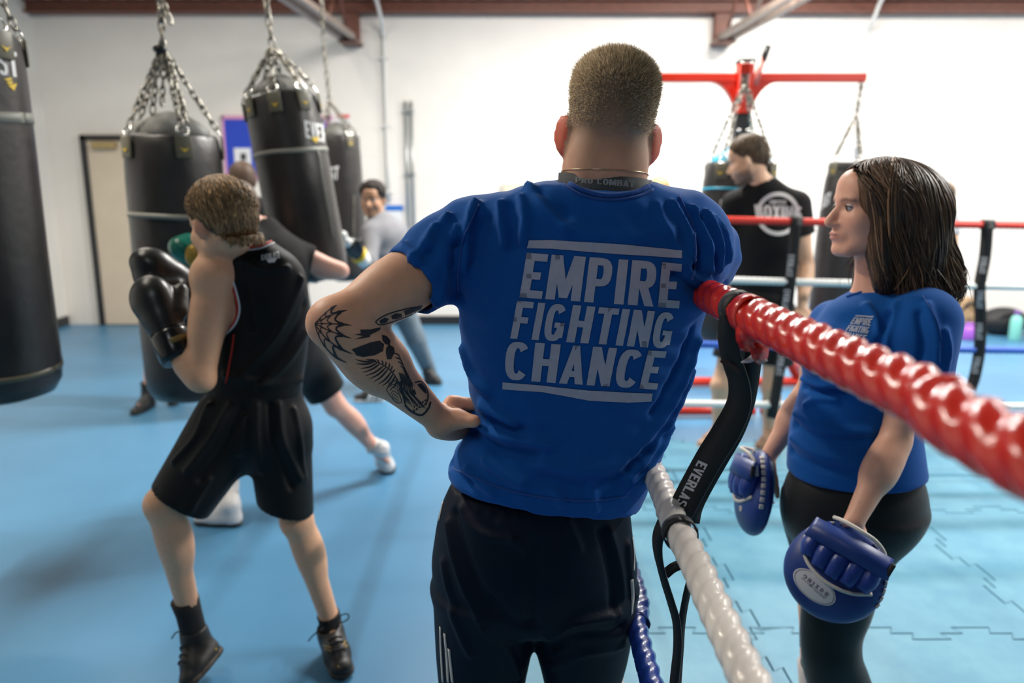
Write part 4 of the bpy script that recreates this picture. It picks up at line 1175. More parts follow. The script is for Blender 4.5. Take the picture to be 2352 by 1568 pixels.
for i in range(5):
    x, y = 925 + i * 24, 1120 - i * 16 + (10 if i > 2 else 0)
    ink.append([T1(x, y + 22), T1(x + 11, y - 8), T1(x + 22, y + 16)])
    ink.append([T1(x + 2, y - 26), T1(x + 26, y - 38), T1(x + 14, y - 12)])
# band inside the upper arm
ink += poly_line([T1(*p) for p in curve2([(605, 370), (640, 340), (720, 300), (850, 262), (1010, 232)], 20)], 2.6)
ink += poly_line([T1(*p) for p in curve2([(605, 370), (640, 395), (720, 380), (860, 330), (1020, 262)], 20)], 2.6)
ink += [[T1(*p) for p in q] for q in ([(740, 320), (780, 295), (830, 300), (835, 325), (790, 345), (750, 345)], [(850, 275), (930, 250), (1000, 240), (1000, 258), (920, 290), (860, 315)], [(640, 360), (690, 330), (720, 345), (700, 375), (650, 385)])]
m_ink_skin = mat('tattoo_ink', (0.022, 0.020, 0.026), 0.6, noise=(120, 0.3))
obj('tattoo', decal(ink, caster(BS), 9, .0005), m_ink_skin, man, label='black tattoos: web at the elbow, bird, fern and leaves on the forearm')
# ================================================================== the woman with focus pads
wo = thing('person', 'woman with shoulder-length dark hair in a blue T-shirt and black leggings', 'person', (1.30, 1.75, 0))
WD = 1.74
m_skin_b = mat('skin_fair_pink', (0.5, 0.3, 0.2), 0.48, attr='col', noise=(60, 0.05), bump=(300, 0.12, 0.001), sss=0.2)
WHO = P(2010, 476, WD); ws_ = .93
hops, WL, WA = head_ops(WHO, (-1, -.05, .0), (0.02, 0, 1), ws_, crown=.87, nose=.94, jaw=.94, ears=False)
wSL, wSR = P(2122, 740, 1.64), P(1915, 745, 1.84)
wEL, wWL = P(2056, 1012, 1.60), P(1962, 1196, 1.515)
wER, wWR = P(1856, 905, 1.90), P(1768, 1042, 1.86)
rows = [row(655, 1990, 2075, WD, .05), row(672, 1960, 2110, WD, .07), row(695, 1922, 2140, WD, .095), row(735, 1890, 2160, WD, .115), row(790, 1860, 2150, WD, .125), row(830, 1848, 2140, WD, .125), row(872, 1850, 2122, WD, .12),
        row(920, 1838, 2108, WD, .118), row(980, 1822, 2106, WD, .125), row(1040, 1816, 2112, WD, .135), row(1090, 1814, 2118, WD, .142), row(1150, 1812, 2120, WD, .145)]
ops = [('a', zloft(rows, 2.1), .02), ('a', cone(wSL, P(2110, 780, 1.625), .070, .070), .03), ('a', cone(wSR, P(1885, 800, 1.86), .06, .055), .03),
       ('a', ell(P(1905, 815, 1.70), (.060, .055, .055)), .04), ('a', ell(P(2000, 810, 1.64), (.06, .05, .055)), .04)]
F = run(ops + [('a', cone(wSL, P(2094, 900, 1.60), .01, .01), .005)], .0056)
sd = unit(P(2085, 930, 1.60) - P(2115, 790, 1.62)); sc_ = P(2097, 862, 1.605)
Fs = F.blank(); Fs.add(cone(wSL, P(2094, 885, 1.60), .074, .078), .01); Fs.plane(sc_, sd, .003)
F.plane(P(1815, 1088, WD), unit(V3(.03, 0, -1)), .004)
F.cut(zloft([row(1060, 1835, 2100, WD, .118), row(1160, 1835, 2100, WD, .118)]), .006)
F.merge(Fs, .02); F.cut(cone(sc_ + sd * .03, sc_ - sd * .03, .064, .060), .003)
g = F.mesh(3); S = Surf(g); folds = []
fl(.014, .009, (1850, 868), (1900, 880), (1960, 878)); fl(.012, -.008, (1848, 885), (1900, 900), (1950, 900)); fl(.016, .007, (1830, 950), (1900, 985), (2000, 990)); fl(.014, -.006, (1828, 975), (1890, 1010), (1980, 1015))
fl(.016, .007, (1822, 1005), (1890, 1045), (2000, 1060)); fl(.014, -.006, (1818, 1035), (1890, 1075), (1990, 1085)); fl(.013, .007, (2060, 700), (2035, 770), (2028, 830)); fl(.014, -.008, (2045, 720), (2022, 790), (2015, 840))
fl(.012, .006, (2130, 700), (2150, 770), (2150, 830)); fl(.012, -.006, (2110, 720), (2120, 790), (2110, 850)); fl(.012, .006, (2170, 760), (2178, 810), (2170, 850)); fl(.014, .006, (1880, 760), (1910, 790), (1950, 800))
fl(.012, .005, (1990, 700), (2010, 730), (2020, 770)); fl(.012, .006, (1850, 930), (1880, 915), (1920, 915)); fl(.015, .004, (1940, 830), (1980, 850), (2020, 850))
g = fold(g, S, folds)
wshirt = obj('t_shirt', g, m_blue_tee, wo, label='royal blue T-shirt with small white chest print'); S = Surf(g)
surf_line(S, [(2120, 680), (2150, 735), (2165, 800)], .0014, m_blue_rib, 'shoulder_seam', wshirt)
surf_line(S, [(1990, 668), (1962, 676), (1945, 682)], .003, m_blue_rib, 'neck_ribbing', wshirt)
A4, B4, C4, D4 = [np.array(q, float) for q in ((1966, 724), (2007, 726), (1984, 794), (1927, 783))]
def sub(t0, t1): return [tuple(A4 + (D4 - A4) * t0), tuple(B4 + (C4 - B4) * t0), tuple(B4 + (C4 - B4) * t1), tuple(A4 + (D4 - A4) * t1)]
pl_ = [sub(0, .05)] + text_polys('EMPIRE', sub(.09, .34)) + text_polys('FIGHTING', sub(.38, .61)) + text_polys('CHANCE', sub(.65, .90)) + [sub(.94, .99)]
obj('chest_print', decal(pl_, caster(S), 8, .0014), mat('pale_chest_print', (0.40, 0.45, 0.55), 0.75), wshirt)
# leggings
m_leg = mat('black_leggings', (0.0045, 0.005, 0.006), 0.55, sheen=0.15, spec=0.3)
lrow = [row(1062, 1838, 2100, WD, .115), row(1110, 1812, 2116, WD, .138), row(1150, 1802, 2120, WD, .145), row(1200, 1802, 2102, WD, .14), row(1240, 1822, 2060, WD, .11), row(1270, 1850, 2000, WD, .06)]
near = [row(1180, 1880, 2116, 1.70, .10), row(1230, 1868, 2082, 1.70, .095), row(1290, 1855, 2040, 1.70, .088), row(1350, 1848, 2014, 1.70, .08), row(1410, 1842, 1996, 1.70, .072), row(1460, 1840, 1978, 1.70, .064), row(1500, 1842, 1978, 1.70, .062), row(1540, 1846, 1992, 1.71, .062), row(1600, 1862, 2012, 1.72, .058), row(1700, 1880, 2015, 1.74, .05)]
far_ = [row(1130, 1806, 1990, 1.80, .095), row(1200, 1800, 1968, 1.81, .09), row(1260, 1816, 1960, 1.81, .085), row(1330, 1830, 1950, 1.81, .075), row(1420, 1838, 1935, 1.80, .062), row(1500, 1840, 1925, 1.79, .055), row(1545, 1842, 1918, 1.79, .052)]
F = run([('a', zloft(lrow), .02), ('a', zloft(near), .03), ('a', zloft(far_), .03)], .006); F.plane(P(1950, 1062, WD), V3(0, 0, 1), .004)
F.plane(P(1880, 1548, 1.79), V3(0, 0, -1), .004, (P(1830, 1545, 1.79) - V3(.02, -.02, .2), P(1928, 1545, 1.79) + V3(.02, .08, .1)))
obj('leggings', F.mesh(3), m_leg, wo)
# body
wn = P(2035, 690, WD)
J = dict(pelvis=P(1965, 1130, WD), waist=P(1975, 930, WD), chest=P(2010, 780, WD), neck=wn, sl=P(2105, 760, 1.67), sr=P(1930, 765, 1.82))
ops = torso_ops(J, .9, .13, .115, .125, .7, .045)
ops += [('a', cone(P(2045, 690, WD), P(2030, 590, WD), .052, .050), .03), ('a', cone(P(1990, 690, WD), P(2000, 600, WD), .022, .03), .03)] + hops
ops += arm_ops(wSL, wEL, wWL, .88, .98) + arm_ops(wSR, wER, wWR, .86)
ops += hand_ops(wWL, unit(P(1935, 1290, 1.49) - wWL), V3(-.3, .9, -.2), V3(.6, 0, .3), .25, .85) + hand_ops(wWR, unit(P(1742, 1110, 1.87) - wWR), V3(.9, .1, -.3), V3(0, -.8, .3), .3, .85)
for rr_ in (near, far_):
    a, b = rr_[1], rr_[-1]
    ops += [('a', cone((a[1], a[2], a[0]), (rr_[5][1], rr_[5][2], rr_[5][0]), .07, .045), .02), ('a', cone((rr_[5][1], rr_[5][2], rr_[5][0]), (b[1] + .01, b[2] + .02, .09), .043, .033), .02), ('a', cone((b[1] + .01, b[2] + .02, .07), (b[1] - .13, b[2] - .02, .04), .03, .026), .02)]
F = run(ops, .0042)
g3 = F.mesh(2); v = g3[0]; c = colour(v, (.82, .44, .30)); c = face_tint(c, v, WL, WA, ws_, (.50, .19, .17), (.16, .09, .06))
obj('body', (g3[0], g3[1], c), m_skin_b, wo, label='skin of face, arms and neck')
eyes(WL, WA, ws_, wo, (.06, .04, .03), (0, .98, -.18))
# eyelashes and lid
m_lash = mat('dark_lashes', (0.012, 0.008, 0.006), 0.6)
lid = [WL(-.031 + .013 * cos(a) * .9, .0755 + .0125 * abs(sin(a)) * .9 + .002, .0045 * sin(a) + .0005) for a in np.linspace(.1, pi - .1, 12)]
obj('eyelashes', tube(lid, .0011, 6), m_lash, wo)
obj('nose_stud', ball(WL(-.0185, .099, -.039), .0016, 8), m_silver, wo)
# hair: inner mass and locks
m_hair_w = mat('dark_brown_hair', (0.022, 0.013, 0.008), 0.42, noise=(35, 0.5), spec=0.5)
m_hair_w2 = mat('dark_brown_locks', (0.034, 0.019, 0.010), 0.48, attr='col', spec=0.5)
hc = P(2060, 470, WD)
ops = [('a', ell(WL(0, -.012, .036), np.array([.088, .108, .071]) * ws_, WA), .01), ('a', ell(P(2030, 464, WD), (.086, .092, .083)), .02), ('a', ell(P(2085, 482, WD), (.078, .088, .082)), .03), ('a', cone(P(2068, 510, WD), P(2080, 650, WD), .088, .090, (V3(0, 1, 0), .92)), .04),
       ('a', cone(P(2100, 560, WD - .03), P(2142, 655, WD - .02), .052, .046), .03), ('a', cone(P(1990, 600, WD + .075), P(1972, 665, WD + .075), .028, .018), .02), ('a', cone(P(2020, 560, WD - .05), P(2022, 655, WD - .055), .034, .016), .03)]
F = run(ops, .0065)
# open the face side
pa, pb = P(1952, 398, WD), P(1986, 655, WD); dv = unit(pb - pa); pn = unit(V3(-dv[2], 0, dv[0])); pn = pn if pn[0] < 0 else -pn
F.plane(pa, unit(pn + V3(0, .15, 0)), .01, (V3(pa[0] - .2, WD - .2, P(1962, 645, WD)[2]), V3(pa[0] + .1, WD + .05, P(1962, 392, WD)[2])))
gh = F.mesh(3); SH = Surf(gh)
wh = obj('hair', gh, m_hair_w, wo, label='shoulder-length wavy dark brown hair')
paths = []; m_ = 18
hcen = P(2045, 455, WD)
for i in range(1900):
    ph = RNG.uniform(-pi, pi); d = V3(cos(ph), sin(ph), 0)
    front = d[0] < -.5; d00 = d.copy(); swp = RNG.uniform(.30, 1.05)
    zb_ = float(P(2050, RNG.uniform(640, 712) + (12 if d[0] > .3 else 0), WD)[2]); lay = RNG.uniform(.0, .008); wv = RNG.uniform(0, 6.28); amp = RNG.uniform(.002, .010); e_top = RNG.uniform(.75, 1.5)
    pth = []
    for t in np.linspace(0, 1, m_):
        if front: d = unit(d00 + V3(swp, 0, 0) * min(1, t / .42) + V3(0, math.copysign(.75, d00[1]), 0) * min(1, t / .42))
        if t < .4:
            el = e_top * (1 - t / .4); dd = unit(d * cos(el) + V3(0, 0, sin(el))); c0 = hcen
        else:
            u = (t - .4) / .6; dd = d; c0 = lerp(hcen, P(2080, 640, WD), u); c0[2] = hcen[2] + (zb_ - hcen[2]) * u
        h = SH.shoot(c0 + dd * .3, -dd); tt = max(0, (t - .3) / .7)
        p = h[0] if h is not None else c0 + dd * .095
        p = p + dd * (.0015 + lay + .015 * tt * sin(t * 12 + ph * 5) + amp * (tt ** 1.3) * sin(t * 10 + wv)) + V3(-d[1], d[0], 0) * .014 * tt * sin(t * 9 + ph * 7 + wv * .4)
        pth.append(p)
    pth = np.array(pth)
    pth[-4:] += (np.array([.0, .25, .6, 1.0])[:, None]) * np.append(RNG.normal(size=2) * .009, 0)
    paths.append(pth)
for i in range(300):
    u = RNG.uniform(0, 1) ** 1.2; e_ = RNG.uniform(640, 700); sh_ = RNG.normal() * 3; wv = RNG.uniform(0, 6.28); lay = RNG.uniform(.001, .006)
    kp = smooth_path([(1962 + 62 * u, 384, 0), (1957 + 60 * u, 420, 0), (1962 + 62 * u, 480, 0), (1972 + 62 * u + sh_, 560, 0), (1984 + 60 * u + sh_ * 2, 620, 0), (1990 + 62 * u + sh_ * 3, e_, 0)], m_)[:, :2]
    pth = []; last = None
    for k_, (x_, y_) in enumerate(kp):
        h = SH.px(x_ + 3 * sin(k_ * .7 + wv), y_)
        if h is not None and h[0][1] < WD + .02: last = h[0] + V3(0, -lay, 0); pth.append(last)
        else: pth.append(P(x_, y_, last[1]) if last is not None else P(x_, y_, WD - .06))
    paths.append(np.array(pth))
paths = np.array(paths)
paths[:, 6:-1] = paths[:, 6:-1] * .5 + .25 * (paths[:, 5:-2] + paths[:, 7:])
obj('hair_locks', locks(paths, RNG.uniform(.0010, .0032, len(paths)), k=4) + (shade(len(paths), 4 * m_, (.075, .040, .019), .6),), m_hair_w2, wh)
# sock and shoes below the frame
m_sock_g = mat('pale_grey_sock', (0.48, 0.46, 0.46), 0.85, bump=(300, .3, .001))
a = far_[-1]; obj('sock', tube([(a[1] + .003, a[2] + .004, a[0] + .02), (a[1] + .008, a[2] + .01, .16), (a[1] + .01, a[2] + .02, .10)], [.056, .045, .042], 18), m_sock_g, wo)
for rr_ in (near, far_):
    b = rr_[-1]; footwear(wo, (b[1] + .01, b[2] + .02, .085), (b[1] - .19, b[2] - .02, 0), (b[1] + .06, b[2] + .03, 0), V3(0, 0, 1), .95, m_shoe_blk, m_sole_w, 'shoe', .03, .009)

# --- focus pads on her hands
m_padblue = mat('blue_pad_vinyl', (0.010, 0.040, 0.215), 0.42, bump=(90, .08, .002), noise=(14, .12))
m_padblue2 = mat('blue_pad_glove_leather', (0.012, 0.045, 0.27), 0.36, bump=(45, .4, .004))
m_pipe_w = mat('cream_piping', (0.66, 0.62, 0.56), 0.5)
m_lightblue = mat('light_blue_pad_face', (0.10, 0.36, 0.52), 0.4)
def focus_pad(label, c, n, up, R, base):
    """disc pad: n points to its back (glove side), up towards the wrist"""
    t = thing('focus_pad', label, 'focus pad', base, 'focus pads on the woman\'s hands')
    n = unit(n); up = unit(up - n * np.dot(up, n)); sd_ = np.cross(up, n)
    A = np.array([sd_, up, n]); L = lambda x, y, z: c + R * (x * sd_ + y * up + z * n)
    F = run([('a', ell(L(0, -.02, 0), np.array([1.0, 1.04, .36]) * R, A), .02), ('a', ell(L(0, -.25, .06), np.array([.85, .7, .36]) * R, A), .03)], .0042)
    F.plane(L(0, 0, -.20), -n, .012); F.cut(ell(L(0, -.05, -.42), np.array([.7, .7, .28]) * R, A), .02)
    gb = F.mesh(3); body_ = obj('pad_body', gb, m_padblue, t)
    obj('striking_face', (lathe([(0, -.235), (.5, -.22), (.86, -.185), (.90, -.17), (.86, -.15), (0, -.15)], 36) [0] * R @ A + c, lathe([(0, -.235), (.5, -.22), (.86, -.185), (.90, -.17), (.86, -.15), (0, -.15)], 36)[1]), m_lightblue, t)
    SPd = Surf(gb)
    def on(x, y, off=.0): 
        h = SPd.shoot(L(x, y, 1.5), -n)
        return (h[0] + h[1] * off, h[1]) if h is not None else None
    # glove compartment: finger channels
    fo = []
    for i in range(5):
        x0, x1 = -.62 + i * .30, -.60 + i * .29
        pth = [on(x0 * .95, -.02 - .12 * (1 - ((i - 2) / 2.2) ** 2)), on(x0, .25), on(x1 * .9, .52), on(x1 * .75, .75)]
        pth = [q for q in pth if q is not None]
        if len(pth) > 2:
            pc = smooth_path([q[0] for q in pth], 14); fo.append(pc)
            obj('finger_channel', tube(pc + n * .004, np.interp(np.linspace(0, 1, 14), [0, .2, .8, 1], [.014, .022, .022, .016]) * R / .1, 10), m_padblue2, body_)
    # wrist strap
    q = [on(x, .50 + .05 * x, .031 * R / .1 * (1 - .45 * x * x)) for x in np.linspace(-.72, .72, 18)]; q = [a for a in q if a is not None]
    obj('wrist_strap', ribbon(smooth_path([a[0] for a in q], 24), [unit(n + up * .25)] * 24, .46 * R, .005), m_padblue, t)
    e = q[-1][0]; obj('strap_end', obox(e + n * .004, [up, sd_, n], (.14 * R, .05 * R, .004), .002), m_shoe_blk, t)
    # piping along the pocket edge and cuff
    def pipe_(pts, r):
        w_ = [on(x, y, .002) for x, y in pts]; w_ = [a[0] for a in w_ if a is not None]
        return smooth_path(w_, 40)
    obj('pocket_piping', tube(pipe_([(-.78, .62), (-.82, .35), (-.72, .05), (-.45, -.18), (0, -.28), (.45, -.20), (.78, .0)], 0), .0042 * R / .1, 8), m_pipe_w, t)
    cf = [on(x, y, z) for x, y, z in ((-.50, .86, .01), (-.3, .84, .028), (0, .84, .036), (.3, .82, .030), (.55, .72, .02), (.72, .48, .008))]; cf = [a[0] for a in cf if a is not None]
    obj('cuff_piping', tube(smooth_path(cf, 30), .0045 * R / .1, 8), m_pipe_w, t)
    # lacing round the rim
    for a in np.linspace(-.15, 1.15, 9):
        for sg in (1,):
            p = c + R * (sd_ * cos(a) * 1.0 + up * sin(a) * 1.03) ; nn = unit(sd_ * cos(a) + up * sin(a)); tg = np.cross(n, nn)
            h = SPd.shoot(p + nn * .1 + n * .1 * R, -nn)
            if h is not None: obj('lace_stitch', obox(h[0] + h[1] * .001, [tg, n, nn], (.055 * R, .05 * R, .0022), .001), m_pipe_w, t)
    for a in np.linspace(1.95, 2.6, 4):
        p = c + R * (sd_ * cos(a) + up * sin(a) * 1.03); nn = unit(sd_ * cos(a) + up * sin(a)); tg = np.cross(n, nn)
        h = SPd.shoot(p + nn * .1 + n * .1 * R, -nn)
        if h is not None: obj('lace_stitch', obox(h[0] + h[1] * .001, [tg, n, nn], (.055 * R, .05 * R, .0022), .001), m_pipe_w, t)
    return t, SPd, body_, L
pc = P(1920, 1308, 1.485)
pad1, SP1, pb1, PL1 = focus_pad('blue focus pad with oval white badge on the woman\'s near hand', pc, unit(CAM - pc + V3(-.1, 0, -.15)), unit(P(1990, 1195, 1.50) - pc), .100, P(1920, 1420, 1.485))
def T3(x, y): return (1780 + x * 300 / 1568, 1150 + y * 300 / 1568)
ov = []
ca, sa = cos(radians(39)), sin(radians(39))
for a in np.linspace(0, 2 * pi, 36, endpoint=False):
    u, w_ = 305 * cos(a), 148 * sin(a); ov.append((u, w_))
def ovp(k, cx=475, cy=1030): return [T3(cx + (u * ca - w_ * sa) * k, cy + (u * sa + w_ * ca) * k) for u, w_ in ov]
obj('badge', decal([ovp(1.0)], caster(SP1), 7, .0012), mat('pale_badge', (0.55, 0.55, 0.58), 0.6), pb1)
ringp = [[ovp(.93)[i], ovp(.93)[(i + 1) % 36], ovp(.90)[(i + 1) % 36], ovp(.90)[i]] for i in range(36)]
def rt(cx, cy, u, w_): return T3(cx + u * ca - w_ * sa, cy + u * sa + w_ * ca)
txt = text_polys('BOXING', [rt(475, 1030, 185, 0), rt(475, 1030, -185, 0), rt(475, 1030, -185, -48), rt(475, 1030, 185, -48)], gap=.55)
txt += [[rt(475, 1030, u, 12 + dw) for u, dw in ((190, 0), (-20, 0), (-20, 8), (190, 8))], [rt(475, 1030, u, 30 + dw) for u, dw in ((180, 0), (20, 0), (20, 6), (180, 6))], [rt(475, 1030, u, 12 + dw) for u, dw in ((-60, 0), (-190, 0), (-190, 7), (-60, 7))]]
txt += [[rt(475, 1030, -45 + 22 * cos(a), 15 + 16 * sin(a)) for a in np.linspace(0, 6.28, 10)]]
obj('badge_print', decal(ringp + txt, caster(SP1), 7, .0016), mat('badge_grey_ink', (0.16, 0.16, 0.20), 0.6), pb1)
pc2 = P(1738, 1128, 1.84)
pad2, SP2, pb2, PL2 = focus_pad('blue focus pad on the woman\'s far hand, seen edge on', pc2, unit(V3(-.97, .10, .12)), unit(P(1785, 1035, 1.86) - P(1722, 1170, 1.84)), .104, P(1735, 1230, 1.84))
obj('eyelet', torus(SP2.px(1701, 1167)[0] + V3(0, -.002, 0), .0055, .0022, axes_for(SP2.px(1701, 1167)[1]), 14, 6), m_pipe_w, pad2)
# ================================================================== BOXING RING: ropes, spacer straps, posts
def rope_geo(pts, r, pitch, lay=0.11, n=15, per=5, seed=0, wrap=0.0):
    pts = np.asarray(pts, float)
    L = np.concatenate([[0], np.cumsum(np.linalg.norm(np.diff(pts, axis=0), axis=1))])
    m = int(L[-1] / (pitch / 3 / per)) + 2
    s = np.linspace(0, L[-1], m)
    p = np.stack([np.interp(s, L, pts[:, i]) for i in range(3)], 1)
    T, N, B = frame_along(p)
    a = np.arange(n) * 2 * pi / n
    ph = a[None, :] * 1.5 - 1.5 * 2 * pi * s[:, None] / pitch
    rr = r * (1 + lay * (np.abs(np.cos(ph)) - .6) + wrap * np.sin(7 * a[None, :] + s[:, None] * 160 + 2 * np.sin(s[:, None] * 31)))
    v = p[:, None, :] + rr[..., None] * (np.cos(a)[None, :, None] * N[:, None, :] + np.sin(a)[None, :, None] * B[:, None, :])
    idx = np.arange(m * n).reshape(m, n); nx = np.roll(idx, -1, 1)
    f = np.stack([idx[:-1], nx[:-1], nx[1:], idx[1:]], -1).reshape(-1, 4)
    return v.reshape(-1, 3), f
m_red_rope = mat('glossy_red_rope_cover', (0.70, 0.026, 0.012), 0.24, bump=(130, 0.25, 0.002), coat=0.4, noise=(20, 0.12))
m_white_rope = mat('glossy_white_rope_cover', (0.80, 0.73, 0.67), 0.3, bump=(130, 0.25, 0.002), coat=0.3, noise=(20, 0.08))
m_blue_rope = mat('glossy_blue_rope_cover', (0.012, 0.045, 0.27), 0.28, bump=(130, 0.25, 0.002), coat=0.4, noise=(20, 0.1))
m_red_far = mat('red_rope', (0.66, 0.03, 0.015), 0.5); m_white_far = mat('white_rope', (0.72, 0.74, 0.72), 0.6); m_blue_far = mat('blue_rope', (0.03, 0.12, 0.52), 0.5)
def place_rope(geo, m, label, base):
    o = obj('ring_rope', geo, m, loc=base); tag(o, label, 'rope', 'ring ropes'); return o
# near side, running away from the viewer past the man
rp = [V3(.352, -.45, 1.335)] + [PZ(2340, 1040, 1.333), PZ(2150, 925, 1.333), PZ(1900, 808, 1.332), PZ(1770, 746, 1.331), PZ(1700, 712, 1.330), PZ(1640, 685, 1.328)] + [V3(.322, 1.40, 1.322), V3(.315, 1.62, 1.325), V3(.28, 2.5, 1.33), V3(.25, 4.0, 1.335)]
RED_NEAR = smooth_path(rp, 260)
place_rope(rope_geo(RED_NEAR, .0240, .115, .25, 22, 11, wrap=.018), m_red_rope, 'red ring rope in front, running under the man\'s arm', (.33, 0, 1.33))
wp = [V3(.25, -.45, 1.0), PZ(1725, 1568, 1.0), PZ(1600, 1300, 1.0), PZ(1545, 1190, 1.0), PZ(1493, 1068, 1.0), V3(.25, 2.5, 1.0), V3(.25, 4.0, 1.005)]
WHITE_NEAR = smooth_path(wp, 200)
place_rope(rope_geo(WHITE_NEAR, .0205, .110, .20, 18, 9, wrap=.012), m_white_rope, 'white ring rope in front, second from the top', (.25, 0, 1.0))
bp_ = [V3(.25, -.45, .66), PZ(1497, 1568, .66), PZ(1470, 1420, .66), PZ(1452, 1320, .66), V3(.25, 2.5, .66), V3(.25, 4.0, .66)]
place_rope(rope_geo(smooth_path(bp_, 160), .0195, .120, .20, 14, 9, wrap=.01), m_blue_rope, 'blue ring rope in front, passing behind the man\'s legs', (.25, 0, .66))
place_rope(rope_geo([V3(.25, -.45, .345), V3(.25, 1.8, .335), V3(.25, 4.0, .345)], .0195, .08, .14, 10, 4), m_white_rope, 'lowest white ring rope in front, near the floor', (.25, 0, .345))
# far side
YF = 4.0
for (yl, yr, m, lab) in ((503, 516, m_red_far, 'red ring rope on the far side, behind the woman'), (641, 657, m_white_far, 'upper white ring rope on the far side, behind the woman'),
                         (790, 803, m_blue_far, 'blue ring rope on the far side, behind the woman'), (926, 932, m_white_far, 'lower white ring rope on the far side, behind the woman')):
    a, b = P(1650, yl, YF), P(2352, yr, YF)
    t0 = a + (a - b) / (b[0] - a[0]) * (a[0] - .27); t1 = b + (b - a) / (b[0] - a[0]) * (3.55 - b[0])
    mid = (t0 + t1) / 2 - V3(0, 0, .006)
    place_rope(rope_geo(smooth_path([t0, mid, t1], 30), .0195, .085, .16, 10, 4), m, lab, (1.9, YF, float(mid[2])))
# padded corner posts
m_pad = mat('black_vinyl_pad', (0.012, 0.012, 0.013), 0.35)
for (x, y, lab) in ((.25, 4.12, 'black padded ring post at the corner behind the man'), (3.68, 4.1, 'black padded ring post at the far corner out past the woman'), (.32, -.58, 'black padded ring post behind the viewer')):
    t = thing('ring_post', lab, 'post', (x, y, 0))
    obj('steel_tube', tube([(x, y, .0), (x, y, 1.42)], .03, 14), m_galv, t)
    obj('pad', lathe([(.0, 0.28), (.05, .28), (.058, .30), (.058, 1.38), (.05, 1.40), (0, 1.40)], 20, (x, y, 0)), m_pad, t)
    obj('foot_plate', box((x - .12, y - .12, 0), (x + .12, y + .12, .012), .003), m_pad, t, False)
# spacer straps
m_web = mat('black_webbing', (0.006, 0.006, 0.007), 0.6, bump=(1500, 0.25, 0.0004), sheen=0.1)
m_webtxt = mat('white_webbing_print', (0.62, 0.60, 0.62), 0.7)
def strapD(y): return float(np.interp(y, [690, 720, 1080, 1170, 1215, 1568, 1800], [1.04, 1.05, 1.115, 1.118, 1.118, 1.12, 1.12]))
def SP3(pts, dd=0.0): return [P(x, y, strapD(y) + dd) for x, y in pts]
st = thing('rope_spacer_strap', 'black webbing strap with white lettering tying the front ropes together', 'strap', P(1545, 1568, 1.13))
camn = lambda p: unit(CAM - np.asarray(p))
def face(path, tilt=(0, 0, 0)): return [unit(camn(p) + np.array(tilt)) for p in path]
left = smooth_path(SP3([(1676, 722), (1672, 775), (1682, 830), (1697, 880), (1696, 930), (1668, 990), (1630, 1050), (1592, 1118), (1560, 1178), (1538, 1206)], -.004), 60)
LW = np.interp(np.linspace(0, 1, 60), [0, .3, .55, 1], [.029, .029, .042, .041])
o1 = obj('strap_tail', ribbon(left, face(left, (-.3, 0, 0)), LW, .0024), m_web, st)
right = smooth_path(SP3([(1735, 760), (1730, 820), (1722, 880), (1712, 930), (1690, 990), (1655, 1052), (1622, 1110), (1597, 1160), (1588, 1200)], .012), 50)
obj('strap_tail', ribbon(right, face(right, (.3, 0, 0)), .026, .0024), m_web, st)
def loop_around(path, idx, r, width, name, a0=0, a1=2 * pi, n=26, lean=0.0):
    p = path[idx]; T = unit(path[idx + 2] - path[idx - 2])
    u = unit(V3(0, 0, 1) - T * T[2]); w_ = np.cross(T, u)
    q = []; nn = []
    for a in np.linspace(a0, a1, n):
        d = u * cos(a) + w_ * sin(a)
        q.append(p + d * r + T * lean * (cos(a))); nn.append(d)
    return ribbon(q, nn, width, .0024)
ir = int(np.argmin(np.linalg.norm(RED_NEAR - PZ(1702, 712, 1.33), axis=1)))
obj('rope_loop', loop_around(RED_NEAR, ir, .0262, .036, 'l', 0, 2 * pi), m_web, st)
iw = int(np.argmin(np.linalg.norm(WHITE_NEAR - PZ(1560, 1222, 1.0), axis=1)))
obj('rope_loop', loop_around(WHITE_NEAR, iw, .0245, .020, 'l', 0, 2 * pi), m_web, st)
low = smooth_path(SP3([(1530, 1200), (1512, 1232), (1512, 1275), (1525, 1330), (1542, 1385), (1554, 1430), (1556, 1490), (1548, 1575), (1540, 1700)], -.006), 50)
obj('strap_tail', ribbon(low, face(low, (-.5, 0, 0)), np.interp(np.linspace(0, 1, 50), [0, .12, .3, .5, 1], [.030, .020, .012, .013, .017]), .0024), m_web, st)
low2 = smooth_path(SP3([(1594, 1215), (1596, 1260), (1590, 1310), (1576, 1370), (1566, 1430), (1562, 1490), (1556, 1575), (1548, 1700)], .05), 50)
obj('strap_tail', ribbon(low2, face(low2, (.4, 0, 0)), np.interp(np.linspace(0, 1, 50), [0, .3, 1], [.014, .012, .014]), .0024), m_web, st)
br_ = smooth_path(SP3([(1528, 1318), (1545, 1304), (1562, 1296), (1580, 1285)], .03), 14)
obj('strap_bridge', ribbon(br_, face(br_, (0, 0, .4)), .016, .0024), m_web, st)
fray = smooth_path(SP3([(1655, 828), (1672, 836), (1690, 848), (1700, 858)], -.009), 10)
obj('frayed_end', ribbon(fray, face(fray), [.004, .006, .007, .007, .008, .009, .008, .007, .006, .004], .0015), mat('frayed_brown_webbing', (0.05, 0.03, 0.025), 0.9), st)
SS = Surf(join(ribbon(left, face(left, (-.3, 0, 0)), LW, .0024)))
tp = text_polys('EVERLAST', [(1626, 1066), (1566, 1180), (1545, 1170), (1604, 1056)])
obj('strap_lettering', decal(tp, caster(SS), 8, .0008), m_webtxt, o1)
